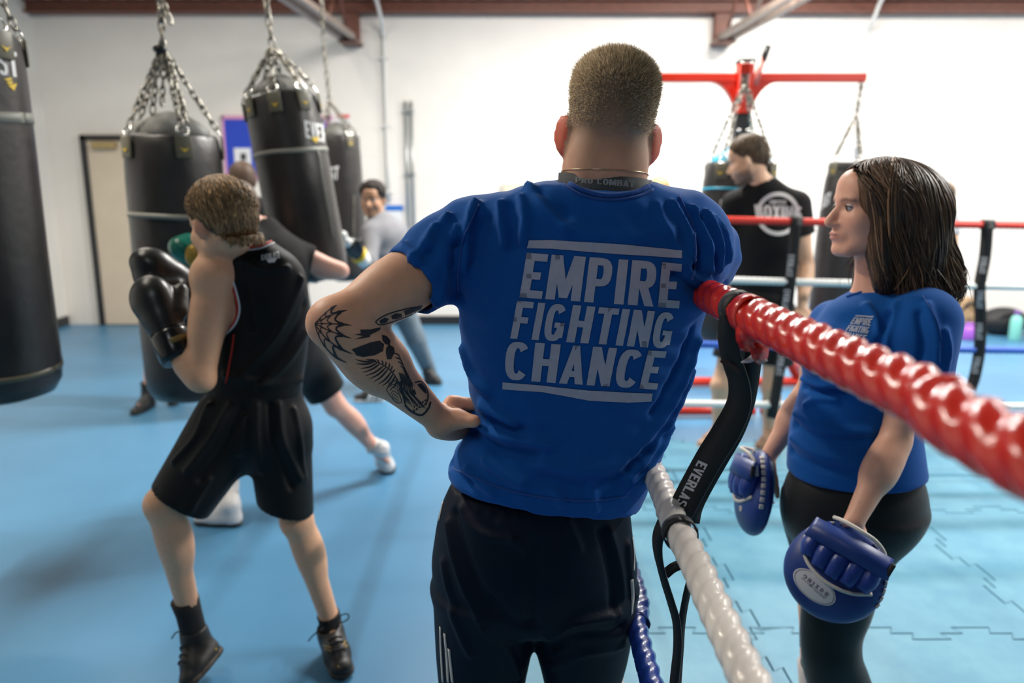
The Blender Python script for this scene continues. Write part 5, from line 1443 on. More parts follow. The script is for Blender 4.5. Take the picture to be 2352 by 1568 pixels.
# torn red tape on the front rope
m_tape = mat('red_tape', (0.60, 0.020, 0.010), 0.3, bump=(60, 0.5, 0.003), coat=0.3)
tpz = thing('torn_tape', 'torn red tape hanging from the front rope beside the strap', 'tape', P(1740, 830, 1.03))
it = int(np.argmin(np.linalg.norm(RED_NEAR - PZ(1728, 725, 1.33), axis=1)))
obj('tape_wrap', loop_around(RED_NEAR, it, .0262, .034, 'l', 0, 2 * pi, 30, .004), m_tape, tpz)
fa = smooth_path([P(1716, 735, .985), P(1710, 765, .98), P(1713, 790, .985), P(1722, 806, .99)], 16)
obj('tape_flap', ribbon(fa, face(fa, (-.5, 0, 0)), [.022] * 4 + [.024] * 6 + [.020] * 4 + [.014, .008], .001), m_tape, tpz)
fa = smooth_path([P(1742, 752, .985), P(1738, 780, .99), P(1745, 805, .985), P(1752, 832, .99)], 16)
obj('tape_flap', ribbon(fa, face(fa, (.35, 0, .2)), [.026] * 6 + [.027, .026, .027, .026, .025, .026, .024, .022, .018, .012], .001), m_tape, tpz)
obj('torn_edge', ribbon([P(1738, 828, .984), P(1752, 832, .984), P(1762, 826, .984)], face([P(1738, 828, .984)] * 3), .004, .001), mat('pale_torn_edge', (0.6, 0.55, 0.53), 0.8), tpz)
obj('white_tape_scrap', ribbon(smooth_path([P(1702, 832, 1.05), P(1722, 826, 1.05), P(1738, 815, 1.05)], 8), face([P(1702, 832, 1.05)] * 8), [.002, .004, .006, .008, .009, .01, .01, .006], .001), m_webtxt, tpz)
# far straps
def far_strap(pts, label, txt):
    t = thing('rope_spacer_strap', label, 'strap', P(*pts[-1], YF))
    path = smooth_path([P(x, y, YF - .025) for x, y in pts], 40)
    g_ = ribbon(path, face(path, (-.2, 0, 0)), .056, .003)
    o = obj('webbing', g_, m_web, t)
    p0 = P(*pts[0], YF)
    q = []; nn = []
    for a in np.linspace(0, 2 * pi, 16):
        d = V3(0, cos(a), sin(a)); q.append(p0 + d * .026); nn.append(d)
    obj('rope_loop', ribbon(q, nn, .058, .003), m_web, t)
    S_ = Surf(g_)
    for (x, y0, y1) in txt:
        cx0, cx1 = x
        obj('strap_lettering', decal(text_polys('EVERLAST', [(cx0 + 7, y0), (cx1 + 7, y1), (cx1 - 7, y1), (cx0 - 7, y0)]), caster(S_), 12, .001), m_webtxt, o)
    return t
far_strap([(1828, 508), (1822, 580), (1815, 650), (1806, 730), (1798, 800), (1786, 880), (1772, 960)], 'black lettered strap on the far ropes between the man in black and the woman',
          [((1818, 1813), 585, 635), ((1808, 1802), 665, 718), ((1795, 1789), 815, 862)])
far_strap([(2268, 516), (2262, 590), (2250, 660), (2252, 730), (2250, 800), (2240, 860), (2228, 895)], 'black lettered strap on the far ropes right of the woman',
          [((2261, 2256), 590, 628), ((2252, 2250), 668, 708), ((2250, 2249), 742, 780), ((2246, 2239), 820, 858)])

# ================================================================== RED AND BLACK BAG STAND beyond the ring
YS = 5.6
m_redpaint = mat('red_powder_coat', (0.58, 0.028, 0.010), 0.35)
m_blackpaint = mat('black_powder_coat', (0.012, 0.013, 0.014), 0.4)
bz = float(P(1700, 179, YS)[2]); sx = float(P(1702, 300, YS)[0])
bst = thing('bag_stand', 'free-standing red and black steel bag stand beyond the ring', 'bag stand', (sx, YS, 0))
xr_, xl_ = float(P(1987, 178, YS)[0]), sx - (float(P(1987, 178, YS)[0]) - sx)
obj('cross_beam', box((xl_, YS - .035, bz - .03), (xr_, YS + .035, bz + .03), .006), m_redpaint, bst, False)
z_cap, z_red0 = float(P(1700, 148, YS)[2]), float(P(1700, 262, YS)[2])
obj('upper_post', box((sx - .05, YS - .07, z_red0), (sx + .05, YS + .05, z_cap), .006), m_redpaint, bst, False)
obj('post_cap', box((sx - .055, YS - .075, z_cap), (sx + .055, YS + .055, z_cap + .03), .006), m_blackpaint, bst, False)
obj('post', box((sx - .055, YS - .05, 0.05), (sx + .055, YS + .05, z_red0), .008), m_blackpaint, bst, False)
for sg in (-1, 1):
    pl = [(sx + sg * .045, bz - .03), (sx + sg * .24, bz - .03)] + [(sx + sg * (.045 + .195 * (1 - sin(a))), bz - .03 - .30 * (1 - cos(a))) for a in np.linspace(.12, pi / 2, 9)]
    v = np.array([(x, YS - .03, z) for x, z in pl] + [(x, YS + .03, z) for x, z in pl]); k = len(pl)
    obj('gusset', (v, [tuple(range(k)), tuple(range(2 * k - 1, k - 1, -1))] + [(i, k + i, k + (i + 1) % k, (i + 1) % k) for i in range(k)]), m_redpaint, bst, False)
for dz in (-.36, .09, -.16): 
    for dx in (-.035, .03): obj('bolt', lathe([(.012, 0), (.012, .008), (.006, .012), (0, .012)], 8, (sx + dx, YS - .07, bz + dz), np.array([[1, 0, 0], [0, 0, 1], [0, -1, 0]], float)), m_silver, bst)
# arm towards the ring, with a gripped pull-up handle
bx5 = float(P(1700, 372, 4.72)[0]); ddir = unit(V3(bx5 - sx, 4.72 - YS, 0)); blen = float(np.hypot(bx5 - sx, 4.72 - YS)) + .06
obj('depth_beam', obox(V3(sx, YS, bz - .07) + ddir * blen / 2, [np.cross(ddir, V3(0, 0, 1)), ddir, V3(0, 0, 1)], (.03, blen / 2, .03), .006), m_redpaint, bst, False)
obj('handle_arm', tube([(sx + .06, YS - .05, bz - .05), (sx + .10, YS - .08, bz + .12)], .022, 10), mat('pale_red_paint', (0.62, 0.22, 0.18), 0.35), bst)
obj('handle_grip', tube([(sx + .10, YS - .08, bz + .10), (sx + .125, YS - .10, bz + .20)], .022, 10), m_blackpaint, bst)
for s in (-1, 1):
    obj('base_rail', tube([(sx + s * .02, YS - .75, .05), (sx + s * .75, YS - .75, .05)], .035, 12), m_redpaint, bst)
    obj('base_rail', tube([(sx + s * .75, YS - .75, .05), (sx + s * .75, YS + .6, .05)], .035, 12), m_redpaint, bst)
    obj('brace', tube([(sx + s * .55, YS, .05), (sx + s * .04, YS, .95)], .03, 10), m_redpaint, bst)
    obj('cross_rail', tube([(sx, YS, .05), (sx + s * .75, YS, .05)], .035, 12), m_redpaint, bst)
# ================================================================== HANGING BAGS
def leather_extra(nt, b, tc):
    N, L = nt.nodes, nt.links
    n = N.new('ShaderNodeTexNoise'); n.inputs['Scale'].default_value = 9; n.inputs['Detail'].default_value = 5
    L.new(tc.outputs['Object'], n.inputs['Vector'])
    r = N.new('ShaderNodeMapRange'); r.inputs['To Min'].default_value = .28; r.inputs['To Max'].default_value = .5
    L.new(n.outputs['Fac'], r.inputs['Value']); L.new(r.outputs['Result'], b.inputs['Roughness'])
m_bag = mat('black_bag_leather', (0.022, 0.020, 0.019), 0.38, bump=(14, 0.3, 0.01), noise=(8, 0.2), extra=leather_extra)
m_bagband = mat('grey_tape_band', (0.22, 0.22, 0.19), 0.55)
m_tab = mat('olive_logo_tab', (0.11, 0.10, 0.065), 0.45)
m_yellow = mat('yellow_print', (0.75, 0.50, 0.02), 0.55)
m_whitep = mat('white_print', (0.72, 0.72, 0.71), 0.6)
m_chain = mat('tarnished_chain', (0.24, 0.225, 0.19), 0.35, 0.85, noise=(60, 0.3))
m_ring = mat('chrome_ring', (0.75, 0.74, 0.70), 0.18, 1.0)
m_liner = mat('grey_bag_liner', (0.13, 0.13, 0.12), 0.6)
def chain_geo(p0, p1, link=.048, r=.0055, sag=0.0):
    p0, p1 = np.asarray(p0, float), np.asarray(p1, float); L = np.linalg.norm(p1 - p0); n = max(2, int(L / (link * .72)))
    d = unit(p1 - p0); A = axes_for(d); gs = []
    for i in range(n):
        t = (i + .5) / n
        c = p0 + (p1 - p0) * t - V3(0, 0, sag * 4 * t * (1 - t))
        a = (i % 2) * pi / 2 + .4 * sin(i * 1.7)
        x = A[0] * cos(a) + A[1] * sin(a); y = np.cross(d, x)
        gs.append(torus(c, link * .38, r, np.array([x * .62, d * 1.35, y]), 10, 5))
    return join(*gs)
def bag(label, T, B, R, hang, ntab=6, band=None, tiers=None, phase=0.3, top_liner=True, mbody=None, taper=0.0, nb=40, mtab=None, cyan=None, chains=None, cat='punching bag'):
    T, B = np.asarray(T, float), np.asarray(B, float); ax = unit(T - B); L = np.linalg.norm(T - B); A = axes_for(ax)
    t = thing('punching_bag', label, cat, B)
    def wob(a, z):
        k = np.clip((z - L * .80) / (L * .2), 0, 1)
        return 1 + .028 * k * np.cos(ntab * (a - phase)) - .03 * k * k + .006 * np.sin(3 * a + z * 5) + .004 * np.sin(5 * a - z * 9)
    prof = [(0, -.02), (R * .55, -.012), (R * .85, .008), (R * .97, .05), (R, .11)] + [(R * (1 - taper * (z / L) ** 2), z) for z in np.linspace(.16, L - .12, 14)] + [(R * (1 - taper) * .985, L - .06), (R * (1 - taper) * .95, L - .015), (R * (1 - taper) * .9, L), (R * (1 - taper) * .82, L - .004), (R * .72, L - .05)]
    g = lathe(prof, 48, B, A, wob)
    body = obj('bag_body', g, mbody or m_bag, t)
    # side seam
    sm = [B + ax * z + (A[0] * cos(phase + .5) + A[1] * sin(phase + .5)) * (R * 1.0) for z in np.linspace(.1, L - .05, 12)]
    if top_liner:
        rr = R * (1 - taper)
        lin = lathe([(rr * .86, -.03), (rr * .80, .02), (rr * .62, .055), (rr * .45, .075), (rr * .2, .10), (0, .105)], 28, T, A, lambda a, z: 1 + .07 * np.cos(5 * a + 1))
        obj('top_liner', lin, m_liner if cyan is None else cyan, t)
    S = Surf(g)
    if band is not None:
        for bz_, hh, m in band:
            q = [B + ax * bz_ + (A[0] * cos(a) + A[1] * sin(a)) * (R * (1 - taper * (bz_ / L) ** 2) * 1.006 + .001) + ax * .006 * sin(a * 2) for a in np.linspace(0, 2 * pi, 49)]
            nn = [A[0] * cos(a) + A[1] * sin(a) for a in np.linspace(0, 2 * pi, 49)]
            obj('tape_band', ribbon(q, nn, hh, .004), m, t)
    ctop = np.asarray(hang[0], float)
    for i in range(ntab):
        a = phase + i * 2 * pi / ntab; d = A[0] * cos(a) + A[1] * sin(a); rr = R * (1 - taper)
        c = T + d * (rr * 1.0) - ax * .055; side = np.cross(ax, d)
        tab = obj('hanging_tab', obox(c + d * .004, [side, ax, d], (.034 * R / .2, .046, .005), .005), mtab or m_tab, t)
        if ntab <= 8:
            e0 = c + d * .011 - ax * .015
            bird = [(-.02, .012), (-.004, -.002), (0, -.008), (.004, -.002), (.02, .012), (.004, .006), (-.004, .006)]
            obj('tab_print', prism([(x * R / .2, y) for x, y in bird], e0, side, ax, .0012), m_yellow, tab, False)
        rc = T + d * (rr * .97) + ax * .012
        obj('tab_ring', torus(rc, .024, .0045, np.array([side, unit(ax - d * .5), d]), 14, 6), m_ring, t)
        if chains is None or i in chains: obj('chain', chain_geo(rc + ax * .02 - d * .01, ctop + d * .012), m_chain, t)
    for a, b in zip(hang[:-1], hang[1:]): obj('chain', chain_geo(a, b, .060, .0070), m_chain, t)
    return t, S, body
RF = 3.9
def up_to(p, x, y): return V3(x, y, RF)
# left edge bag
xa = float(P(118, 800, 2.72)[0]) - .20
zb = float(P(60, 935, 2.56)[2])
TA, BA = V3(xa, 2.72, zb + 1.27), V3(xa, 2.72, zb)
tA, SA, bodyA = bag('big black bag at the picture edge nearest the viewer, with white and yellow print', TA, BA, .20, [TA + V3(0, 0, .55), V3(xa, 2.72, RF)], band=[(1.27 - (TA[2] - float(P(30, 263, 2.6)[2])), .035, m_bagband), (.10, .02, m_tab)], phase=.8)
obj('bag_lettering', decal(text_polys('EVERLAST', [(-150, 95), (36, 120), (44, 178), (-150, 150)]), caster(SA), 10, .002), m_whitep, bodyA)
ebird = [[(8, 182), (30, 179), (38, 205), (30, 209), (8, 186)], [(15, 190), (28, 188), (30, 194), (20, 197)], [(22, 200), (34, 197), (33, 208), (30, 209)]]
obj('yellow_logo', decal([[(8, 181), (27, 178), (25, 184), (16, 186)], [(14, 188), (29, 186), (27, 192), (20, 194)], [(19, 196), (38, 191), (31, 209), (8, 186)]], caster(SA), 8, .0022), m_yellow, bodyA)
# wide bag above the boxer
D1 = 3.45; T1_ = P(394, 312, D1); B1_ = V3(T1_[0], D1, float(P(430, 905, D1)[2])); 
t1b, S1, body1 = bag('wide black bag hanging behind the boy\'s gloves', T1_, B1_, .202, [P(374, 120, D1), P(370, 20, D1), V3(P(366, 0, D1)[0], D1, RF)], ntab=5, phase=-2.2, band=[(float(P(360, 493, D1)[2]) - B1_[2], .022, m_bagband)])
obj('chain', chain_geo(P(378, 118, D1 - .02), P(372, 240, D1 - .1)), m_chain, t1b); obj('chain', chain_geo(P(366, 115, D1 - .03), P(350, 260, D1 - .1)), m_chain, t1b); obj('chain', chain_geo(P(388, 140, D1 - .03), P(430, 280, D1 - .1)), m_chain, t1b)
obj('chain_tie', ball(P(366, 112, D1 - .05), (.03, .02, .02), 10), m_pad, t1b); obj('chain', chain_geo(P(372, 0, D1 - .03), P(393, 55, D1 - .03), .05, .006), m_chain, t1b)
# middle bag, swung to one side
T2_, B2_ = P(644, 222, 3.9), P(722, 640, 3.86)
t2b, S2b, body2 = bag('black bag swinging in the middle, many bright rings at its rim', T2_, B2_, .178, [P(626, 112, 3.9), P(612, 10, 3.9), V3(P(606, 0, 3.9)[0], 3.9, RF)], ntab=8, phase=.1, band=[(np.linalg.norm(T2_ - B2_) * .69, .022, m_bagband)])
obj('bag_lettering', decal(text_polys('EVERLAST', [(698, 276), (800, 300), (803, 342), (702, 316)]), caster(S2b), 8, .002), m_whitep, body2)
obj('yellow_logo', decal([[(714, 316), (733, 314), (728, 327), (722, 326)]], caster(S2b), 8, .0024), m_yellow, body2)
sq = [S2b.px(*p) for p in ((728, 345), (740, 420), (752, 480), (764, 545))]; sq = [a[0] + a[1] * .003 for a in sq if a is not None]
if len(sq) > 2: obj('tape_band', ribbon(smooth_path(sq, 16), face(smooth_path(sq, 16)), .018, .003), m_bagband, t2b)
# small far bag
T3_, B3_ = P(777, 312, 6.2), P(800, 640, 6.2)
t3b, S3b, body3 = bag('smaller black bag hanging farthest back, before the boy in grey', T3_, B3_, .168, [P(757, 236, 6.2), P(743, 95, 6.2), P(741, 55, 6.2), V3(P(740, 20, 6.2)[0], 6.2, RF)], ntab=4, phase=.75, band=None)
obj('bag_lettering', decal(text_polys('EVERLAST', [(700, 392), (778, 381), (777, 412), (700, 423)]), caster(S3b), 8, .003), m_whitep, body3)
obj('yellow_logo', decal([[(742, 415), (762, 413), (748, 427)]], caster(S3b), 8, .003), m_yellow, body3)
lp = [S3b.px(*p) for p in ((812, 450), (812, 490), (811, 540))]; lp = [a[0] + a[1] * .006 for a in lp if a is not None]
if len(lp) > 1: obj('chain', chain_geo(lp[0], lp[-1], .03, .004), m_chain, t3b)
# bags on the stand
T4_ = P(1946, 372, YS); B4_ = V3(T4_[0], YS, float(P(1900, 745, YS)[2]))
t4b, S4b, body4 = bag('black bag on the stand\'s outer arm beside the woman\'s face', T4_, B4_, .185, [P(1966, 270, YS), P(1978, 200, YS), V3(P(1979, 190, YS)[0], YS, bz - .03)], ntab=4, phase=.5, taper=.28, top_liner=False)
obj('bag_lettering', decal(text_polys('LAST', [(1886, 452), (1909, 441), (1905, 468), (1883, 484)]), caster(S4b), 8, .003), m_whitep, body4)
m_cyan = mat('cyan_vinyl', (0.03, 0.42, 0.62), 0.4)
T5_ = P(1700, 372, 4.72); B5_ = V3(T5_[0], 4.72, .55)
t5b, S5b, body5 = bag('black and cyan bag on the stand, half hidden by the man in black', T5_, B5_, .225, [V3(bx5, 4.72, bz - .16), V3(bx5, 4.72, bz - .10)], ntab=4, phase=.78, cyan=m_cyan, band=[(float(np.linalg.norm(T5_ - B5_)) - .16, .012, m_cyan), (float(np.linalg.norm(T5_ - B5_)) - .36, .012, m_cyan)], taper=.05)
obj('bag_lettering', decal([[(1619, 462), (1624, 458), (1624, 490), (1619, 494)], [(1655, 460), (1668, 450), (1664, 490), (1652, 500)], [(1655, 490), (1662, 488), (1660, 516), (1653, 516)]], caster(S5b), 8, .004), m_whitep, body5)
# ================================================================== kit left along the far wall and beyond the stand
m_kit = mat('black_kit_nylon', (0.008, 0.008, 0.009), .6, bump=(30, .5, .01)); m_kit2 = mat('charcoal_kit_nylon', (0.022, 0.020, 0.020), .6, bump=(30, .5, .01))
YK = 7.75
def heap(name, label, cat, px, py, D, r, m, lumps, seed=0):
    """soft bag: lumpy body with a carry strap"""
    c = P(px, py, D); t = thing(name, label, cat, (c[0], D, 0))
    rg = np.random.default_rng(seed); ops = [('a', ell((c[0], D, r[2] * .9), r), .03)]
    for i in range(lumps): ops.append(('a', ell((c[0] + rg.uniform(-.7, .7) * r[0], D + rg.uniform(-.5, .5) * r[1], r[2] * rg.uniform(.7, 1.35)), np.array(r) * rg.uniform(.35, .55)), .04))
    F = run(ops, .014); F.plane((0, 0, .002), (0, 0, -1), .01)
    obj('bag_body', F.mesh(2), m, t)
    obj('carry_strap', tube(smooth_path([(c[0] - r[0] * .6, D - r[1] * .6, r[2]), (c[0] - r[0] * .2, D - r[1] * 1.0, r[2] * 1.7), (c[0] + r[0] * .5, D - r[1] * .8, r[2] * 1.2)], 14), .014, 8), m_kit2, t)
    return t
heap('kit_bag', 'black kit bag on the floor by the wall beside the mint bottle', 'bag', 2300, 770, YK, (.24, .16, .15), m_kit, 5, 1)
heap('kit_bag', 'black kit bag by the wall at the picture edge', 'bag', 2400, 770, YK, (.20, .16, .14), m_kit2, 4, 2)
heap('kit_bag', 'dark blue kit bag by the wall just behind the woman\'s sleeve', 'bag', 2165, 790, YK - .1, (.13, .12, .10), mat('navy_kit_nylon', (.02, .03, .12), .6), 3, 3)
heap('fur_hooded_coat', 'tan furry coat heaped on the kit by the wall', 'coat', 2215, 745, YK + .22, (.17, .12, .19), mat('tan_fur', (.34, .23, .13), .95, noise=(22, .6), bump=(60, .8, .02)), 5, 4)
def bottle(label, px, D, h_, r_, m, mcap):
    c = P(px, 790, D); t = thing('drinks_bottle', label, 'bottle', (c[0], D, 0))
    obj('bottle_body', lathe([(r_ * .9, 0), (r_, .012), (r_, h_ * .66), (r_ * .8, h_ * .78), (r_ * .45, h_ * .85), (r_ * .45, h_ * .88)], 20, (c[0], D, 0)), m, t)
    obj('cap', lathe([(r_ * .55, h_ * .87), (r_ * .58, h_ * .88), (r_ * .55, h_ * .98), (r_ * .3, h_), (0, h_)], 16, (c[0], D, 0)), mcap, t)
bottle('mint green bottle standing before the black kit bag', 2328, YK - .32, .30, .055, mat('mint_plastic', (.22, .58, .50), .35), mat('purple_plastic', (.16, .06, .28), .4))
bottle('short purple bottle standing by the kit bags', 2222, YK - .28, .17, .075, mat('violet_plastic', (.33, .10, .50), .35), mat('violet_plastic', (.33, .10, .50), .35))
# purple plyo box beyond the stand
c = P(1617, 748, 7.4); t = thing('step_box', 'purple padded step box beyond the stand, at the man\'s side', 'box', (c[0] - .12, 7.4, 0))
m_purple = mat('purple_vinyl', (.22, .10, .46), .5)
obj('box_body', box((c[0] - .42, 7.2, .0), (c[0] + .11, 7.6, .42), .02), m_purple, t, False)
obj('seam', box((c[0] - .425, 7.195, .20), (c[0] + .115, 7.605, .215), .002), mat('purple_seam', (.12, .05, .28), .5), t, False)
m_tileRed = mat('red_scrap', (.6, .03, .02), .5)
# ================================================================== boxing gloves
def glove(parent, w, d, thumb, s, m, mcuff, label=None, trim=None, palm=None):
    """w wrist, d towards the knuckles, thumb = side of the thumb"""
    w = np.asarray(w, float); d = unit(d); t = unit(thumb - d * np.dot(thumb, d)); n = np.cross(d, t)
    if palm is not None and n.dot(palm) < 0: n = -n
    A = np.array([t, n, d]); L = lambda x, y, z: w + s * (x * t + y * n + z * d)
    ops = [('a', ell(L(0, -.010, .105), np.array([.062, .052, .070]) * s, A), .02), ('a', ell(L(0, .026, .095), np.array([.056, .040, .052]) * s, A), .016), ('a', ell(L(0, -.006, .05), np.array([.052, .046, .06]) * s, A), .02),
           ('a', cone(L(.045, .015, .045), L(.060, .040, .105), .026 * s, .021 * s), .010), ('a', cone(L(0, 0, 0), L(0, 0, .04), .046 * s, .048 * s), .015)]
    F = run(ops, .005 * max(1, s * .9)); F.cut(cone(L(-.06, .066, .075), L(.06, .066, .078), .006 * s), .008)
    F.cut(cone(L(0, 0, -.06), L(0, 0, -.01), .038 * s, .038 * s), .004)
    o = obj('boxing_glove', F.mesh(2), m, parent, label=label)
    obj('cuff', lathe([(.040, -.085), (.047, -.085), (.050, -.07), (.052, -.01), (.049, .0), (.044, .0), (.041, -.07)], 24, w, A * 1.0)[0:0] or (lathe([(.038 * s, -.085 * s), (.047 * s, -.085 * s), (.050 * s, -.07 * s), (.053 * s, -.012 * s), (.049 * s, .004 * s), (.043 * s, .0)], 24, w, A)), mcuff, o)
    if trim is not None:
        q = [w + A.T @ (np.array([.0545 * cos(a), .0545 * sin(a), -.04 + .006 * sin(a)]) * s) for a in np.linspace(-1.0, 1.0, 12)]
        obj('cuff_label', ribbon(q, [q_ - w for q_ in q], .02 * s, .001), trim, o)
    return o
def scalp_locks(L, A, s, n, length, base, parent, name, r=(.0012, .0026), low=-.055, var=.4, lift=.006, label=None, off=.004, rough=.45, S=None):
    """short hair: locks lying along the hair base from the crown outwards"""
    paths = []; ax0 = np.array([0, -.020, 0])
    for i in range(n):
        ph = RNG.uniform(-pi, pi); cs, sn = sin(ph), cos(ph)       # cs: sideways, sn: forwards
        lo = np.interp(abs(ph), [0, .55, 1.0, 1.7, 2.4, pi], [.050, .038, .030, .016, low, low - .010]) + RNG.normal() * .005
        def pt(el):
            if el >= 0: return np.array([cs * .083 * cos(el), -.016 + sn * .103 * cos(el), .038 + .086 * sin(el)])
            return np.array([cs * .083, -.016 + sn * .103, .038 + .090 * el])
        e1 = (lo - .038) / .090 if lo < .038 else math.asin(min(.98, (lo - .038) / .086))
        el0 = e1 + (pi / 2 - e1) * RNG.uniform(.03, 1.0) ** .9
        pth = []
        for t in np.linspace(0, 1, 7):
            p = pt(max(el0 - length / .09 * t, e1 - .05)); w = L(*p)
            c = L(0, -.020, min(p[2], .045)); h = S.shoot(c + (w - c) * 2.0, c - w)
            if h is not None: w = h[0]; nn = h[1]
            else: nn = unit(w - c)
            pth.append(w + nn * (.0012 + lift * (1 - t * .8) * RNG.uniform(.3, 1.1) * (1 if p[2] > .02 else .35)) + RNG.normal(size=3) * .0006)
        paths.append(pth)
    paths = np.array(paths)
    return obj(name, locks(paths, RNG.uniform(*r, len(paths)) * s, k=4) + (shade(len(paths), 28, base, var),), mat('hair_' + name + '_' + str(round(base[0], 3)), base, rough, attr='col'), parent, label=label)
CAPS = {}
def scalp_cap(L, A, s, base, parent, low=-.05, infl=.004, name='hair_base'):
    """close-fitting hair base"""
    o = L(0, 0, 0)
    F = run([('a', ell(L(0, -.016, .038), np.array([.076 + infl, .096 + infl, .081 + infl]) * s, A), .01), ('a', ell(L(0, -.045, -.005), np.array([.070 + infl, .064 + infl, .060 + infl]) * s, A), .02)], .006)
    F.plane(L(0, .03, .040), unit(A[1] * .75 - A[2] * .66), .008)
    F.plane(L(0, -.03, low), unit(A[1] * .45 - A[2]), .008)
    g = F.mesh(2); CAPS[name + str(round(base[0], 3))] = Surf(g)
    return obj(name, g, mat('hairbase_' + str(round(base[0], 3)), base, .6), parent)

# ================================================================== the boy in the black vest
boy = thing('person', 'boy in a black vest with red and white trim, gloves raised', 'person', P(600, 1560, 2.18) * V3(1, 1, 0))
bs = .95
m_skin_c = mat('skin_fair_tan', (0.5, 0.3, 0.2), 0.5, attr='col', noise=(60, 0.05), bump=(300, 0.1, 0.001), sss=0.15)
BHO = P(508, 512, 2.13)
hops, BL_, BA_ = head_ops(BHO, (-.80, .52, -.26), (-.22, .10, 1), bs * 1.0, jaw=.95)
bSL, bSR = P(492, 640, 2.12), P(664, 632, 2.24)
bEL, bWL = P(462, 868, 2.06), P(398, 786, 2.10)
bER, bWR = P(560, 760, 2.42), P(430, 680, 2.36)
bHL, bHR = P(548, 945, 2.19), P(645, 945, 2.22)
bKL, bAL = P(375, 1158, 2.07), P(436, 1408, 2.14)
bKR, bAR = P(682, 1195, 2.20), P(757, 1420, 2.26)
J = dict(pelvis=P(592, 915, 2.20), waist=P(590, 830, 2.20), chest=P(590, 690, 2.19), neck=P(570, 585, 2.18), sl=bSL, sr=bSR)
ops = torso_ops(J, .80, .12, .11, .12, .56, .038)
ops += [('a', cone(P(572, 600, 2.18), P(535, 545, 2.15), .050, .047), .025), ('a', cone(P(570, 595, 2.18), P(505, 625, 2.13), .042, .038), .03)] + hops
ops += arm_ops(bSL, bEL, bWL, .84, 1.18) + arm_ops(bSR, bER, bWR, .80)
ops += [('a', ell(P(484, 635, 2.11), (.056, .055, .062)), .02)]
ops += leg_ops(bHL, bKL, bAL, .84, 1.22, V3(-.9, .2, 0), .8) + leg_ops(bHR, bKR, bAR, .84, 1.16, V3(-.3, -.8, 0), .74)
btL, bhL = PZ(428, 1590, .012), P(512, 1492, 2.17)
btR = PZ(793, 1563, .005); bhR = PZ(758, 1475, .02)
ops += [('a', cone(bAL, P(452, 1475, 2.14), .026, .020), .02), ('a', cone(bAR, lerp(btR, bhR, .6) + V3(0, 0, .04), .026, .018), .02)]
F = run(ops, .0052); g3 = F.mesh(2); v = g3[0]; c = colour(v, (.78, .43, .255)); c = face_tint(c, v, BL_, BA_, bs, brow=(.12, .07, .03))
q = (v - BHO) @ BA_.T / bs
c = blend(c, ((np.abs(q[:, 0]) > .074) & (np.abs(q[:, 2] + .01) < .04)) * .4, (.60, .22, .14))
obj('body', (g3[0], g3[1], c), m_skin_c, boy, label='skin of arms, legs and face')
eyes(BL_, BA_, bs, boy)
hb = scalp_cap(BL_, BA_, bs, (.055, .034, .016), boy, low=-.066, infl=.007, name='hair'); tag(hb, 'short fair-brown hair swept forward')
scalp_locks(BL_, BA_, bs, 6500, .050, (.25, .15, .065), hb, 'hair_locks', r=(.0008, .0019), low=-.078, var=.5, lift=.008, S=CAPS['hair0.055'])
# vest
m_vest = mat('black_vest_mesh', (0.009, 0.009, 0.0095), 0.6, bump=(700, .2, .0006), spec=.2, noise=(6, .15))
rows = [row(553, 548, 620, 2.18, .05), row(566, 520, 640, 2.18, .06), row(585, 496, 668, 2.18, .075), row(610, 488, 690, 2.185, .085), row(655, 508, 703, 2.19, .095), row(710, 524, 709, 2.195, .098), row(770, 506, 707, 2.20, .098), row(830, 492, 701, 2.20, .098), row(895, 478, 692, 2.20, .10), row(930, 476, 694, 2.20, .10)]
F = run([('a', zloft(rows, 2.2), .02)], .0052)
F.plane(P(590, 905, 2.2), V3(0, 0, -1), .004)
F.cut(cone(P(470, 600, 2.06), P(497, 720, 2.08), .05, .048), .012); F.cut(cone(P(575, 560, 2.19), P(545, 530, 2.15), .043, .05), .006)
g = F.mesh(3); S = Surf(g); folds = []
fl(.016, .008, (690, 640), (640, 760), (560, 860)); fl(.016, -.006, (700, 700), (650, 800), (580, 880)); fl(.016, .008, (700, 760), (660, 830), (600, 885)); fl(.014, .006, (560, 600), (600, 620), (660, 615)); fl(.02, .006, (520, 860), (600, 880), (690, 870)); fl(.014, -.006, (560, 660), (580, 760))
g = fold(g, S, folds)
vest = obj('vest', g, m_vest, boy, label='black sleeveless vest with red and white trim'); S = Surf(g)
m_trim_r = mat('red_trim', (0.55, 0.025, 0.012), 0.6); m_trim_w = mat('white_trim', (0.70, 0.68, 0.68), 0.6)
arm_l = [(486, 593), (508, 607), (528, 640), (541, 680), (546, 712), (538, 742), (520, 760), (506, 768)]
surf_line(S, arm_l, .0034, m_trim_r, 'armhole_trim', vest, 40, .0015); surf_line(S, [(x + 5, y - 1) if i < 6 else (x + 3, y + 4) for i, (x, y) in enumerate(arm_l)], .0028, m_trim_w, 'armhole_trim', vest, 40, .0015)
surf_line(S, [(532, 573), (560, 570), (595, 565), (626, 553)], .0034, m_trim_r, 'collar_trim', vest, 30, .001); surf_line(S, [(534, 578), (562, 575), (598, 570), (629, 558)], .0026, m_trim_w, 'collar_trim', vest, 30, .001)
surf_line(S, [(538, 768), (534, 800), (527, 840), (519, 880)], .0022, m_trim_r, 'side_piping', vest, 20, .001)
tx = text_polys('EVERLAST', [(600, 586), (640, 577), (644, 593), (601, 597)], gap=.06) + [[(612, 597), (636, 593), (630, 603), (625, 599), (618, 604)]]
obj('back_logo', decal(tx, caster(S), 6, .001), m_whitep, vest)
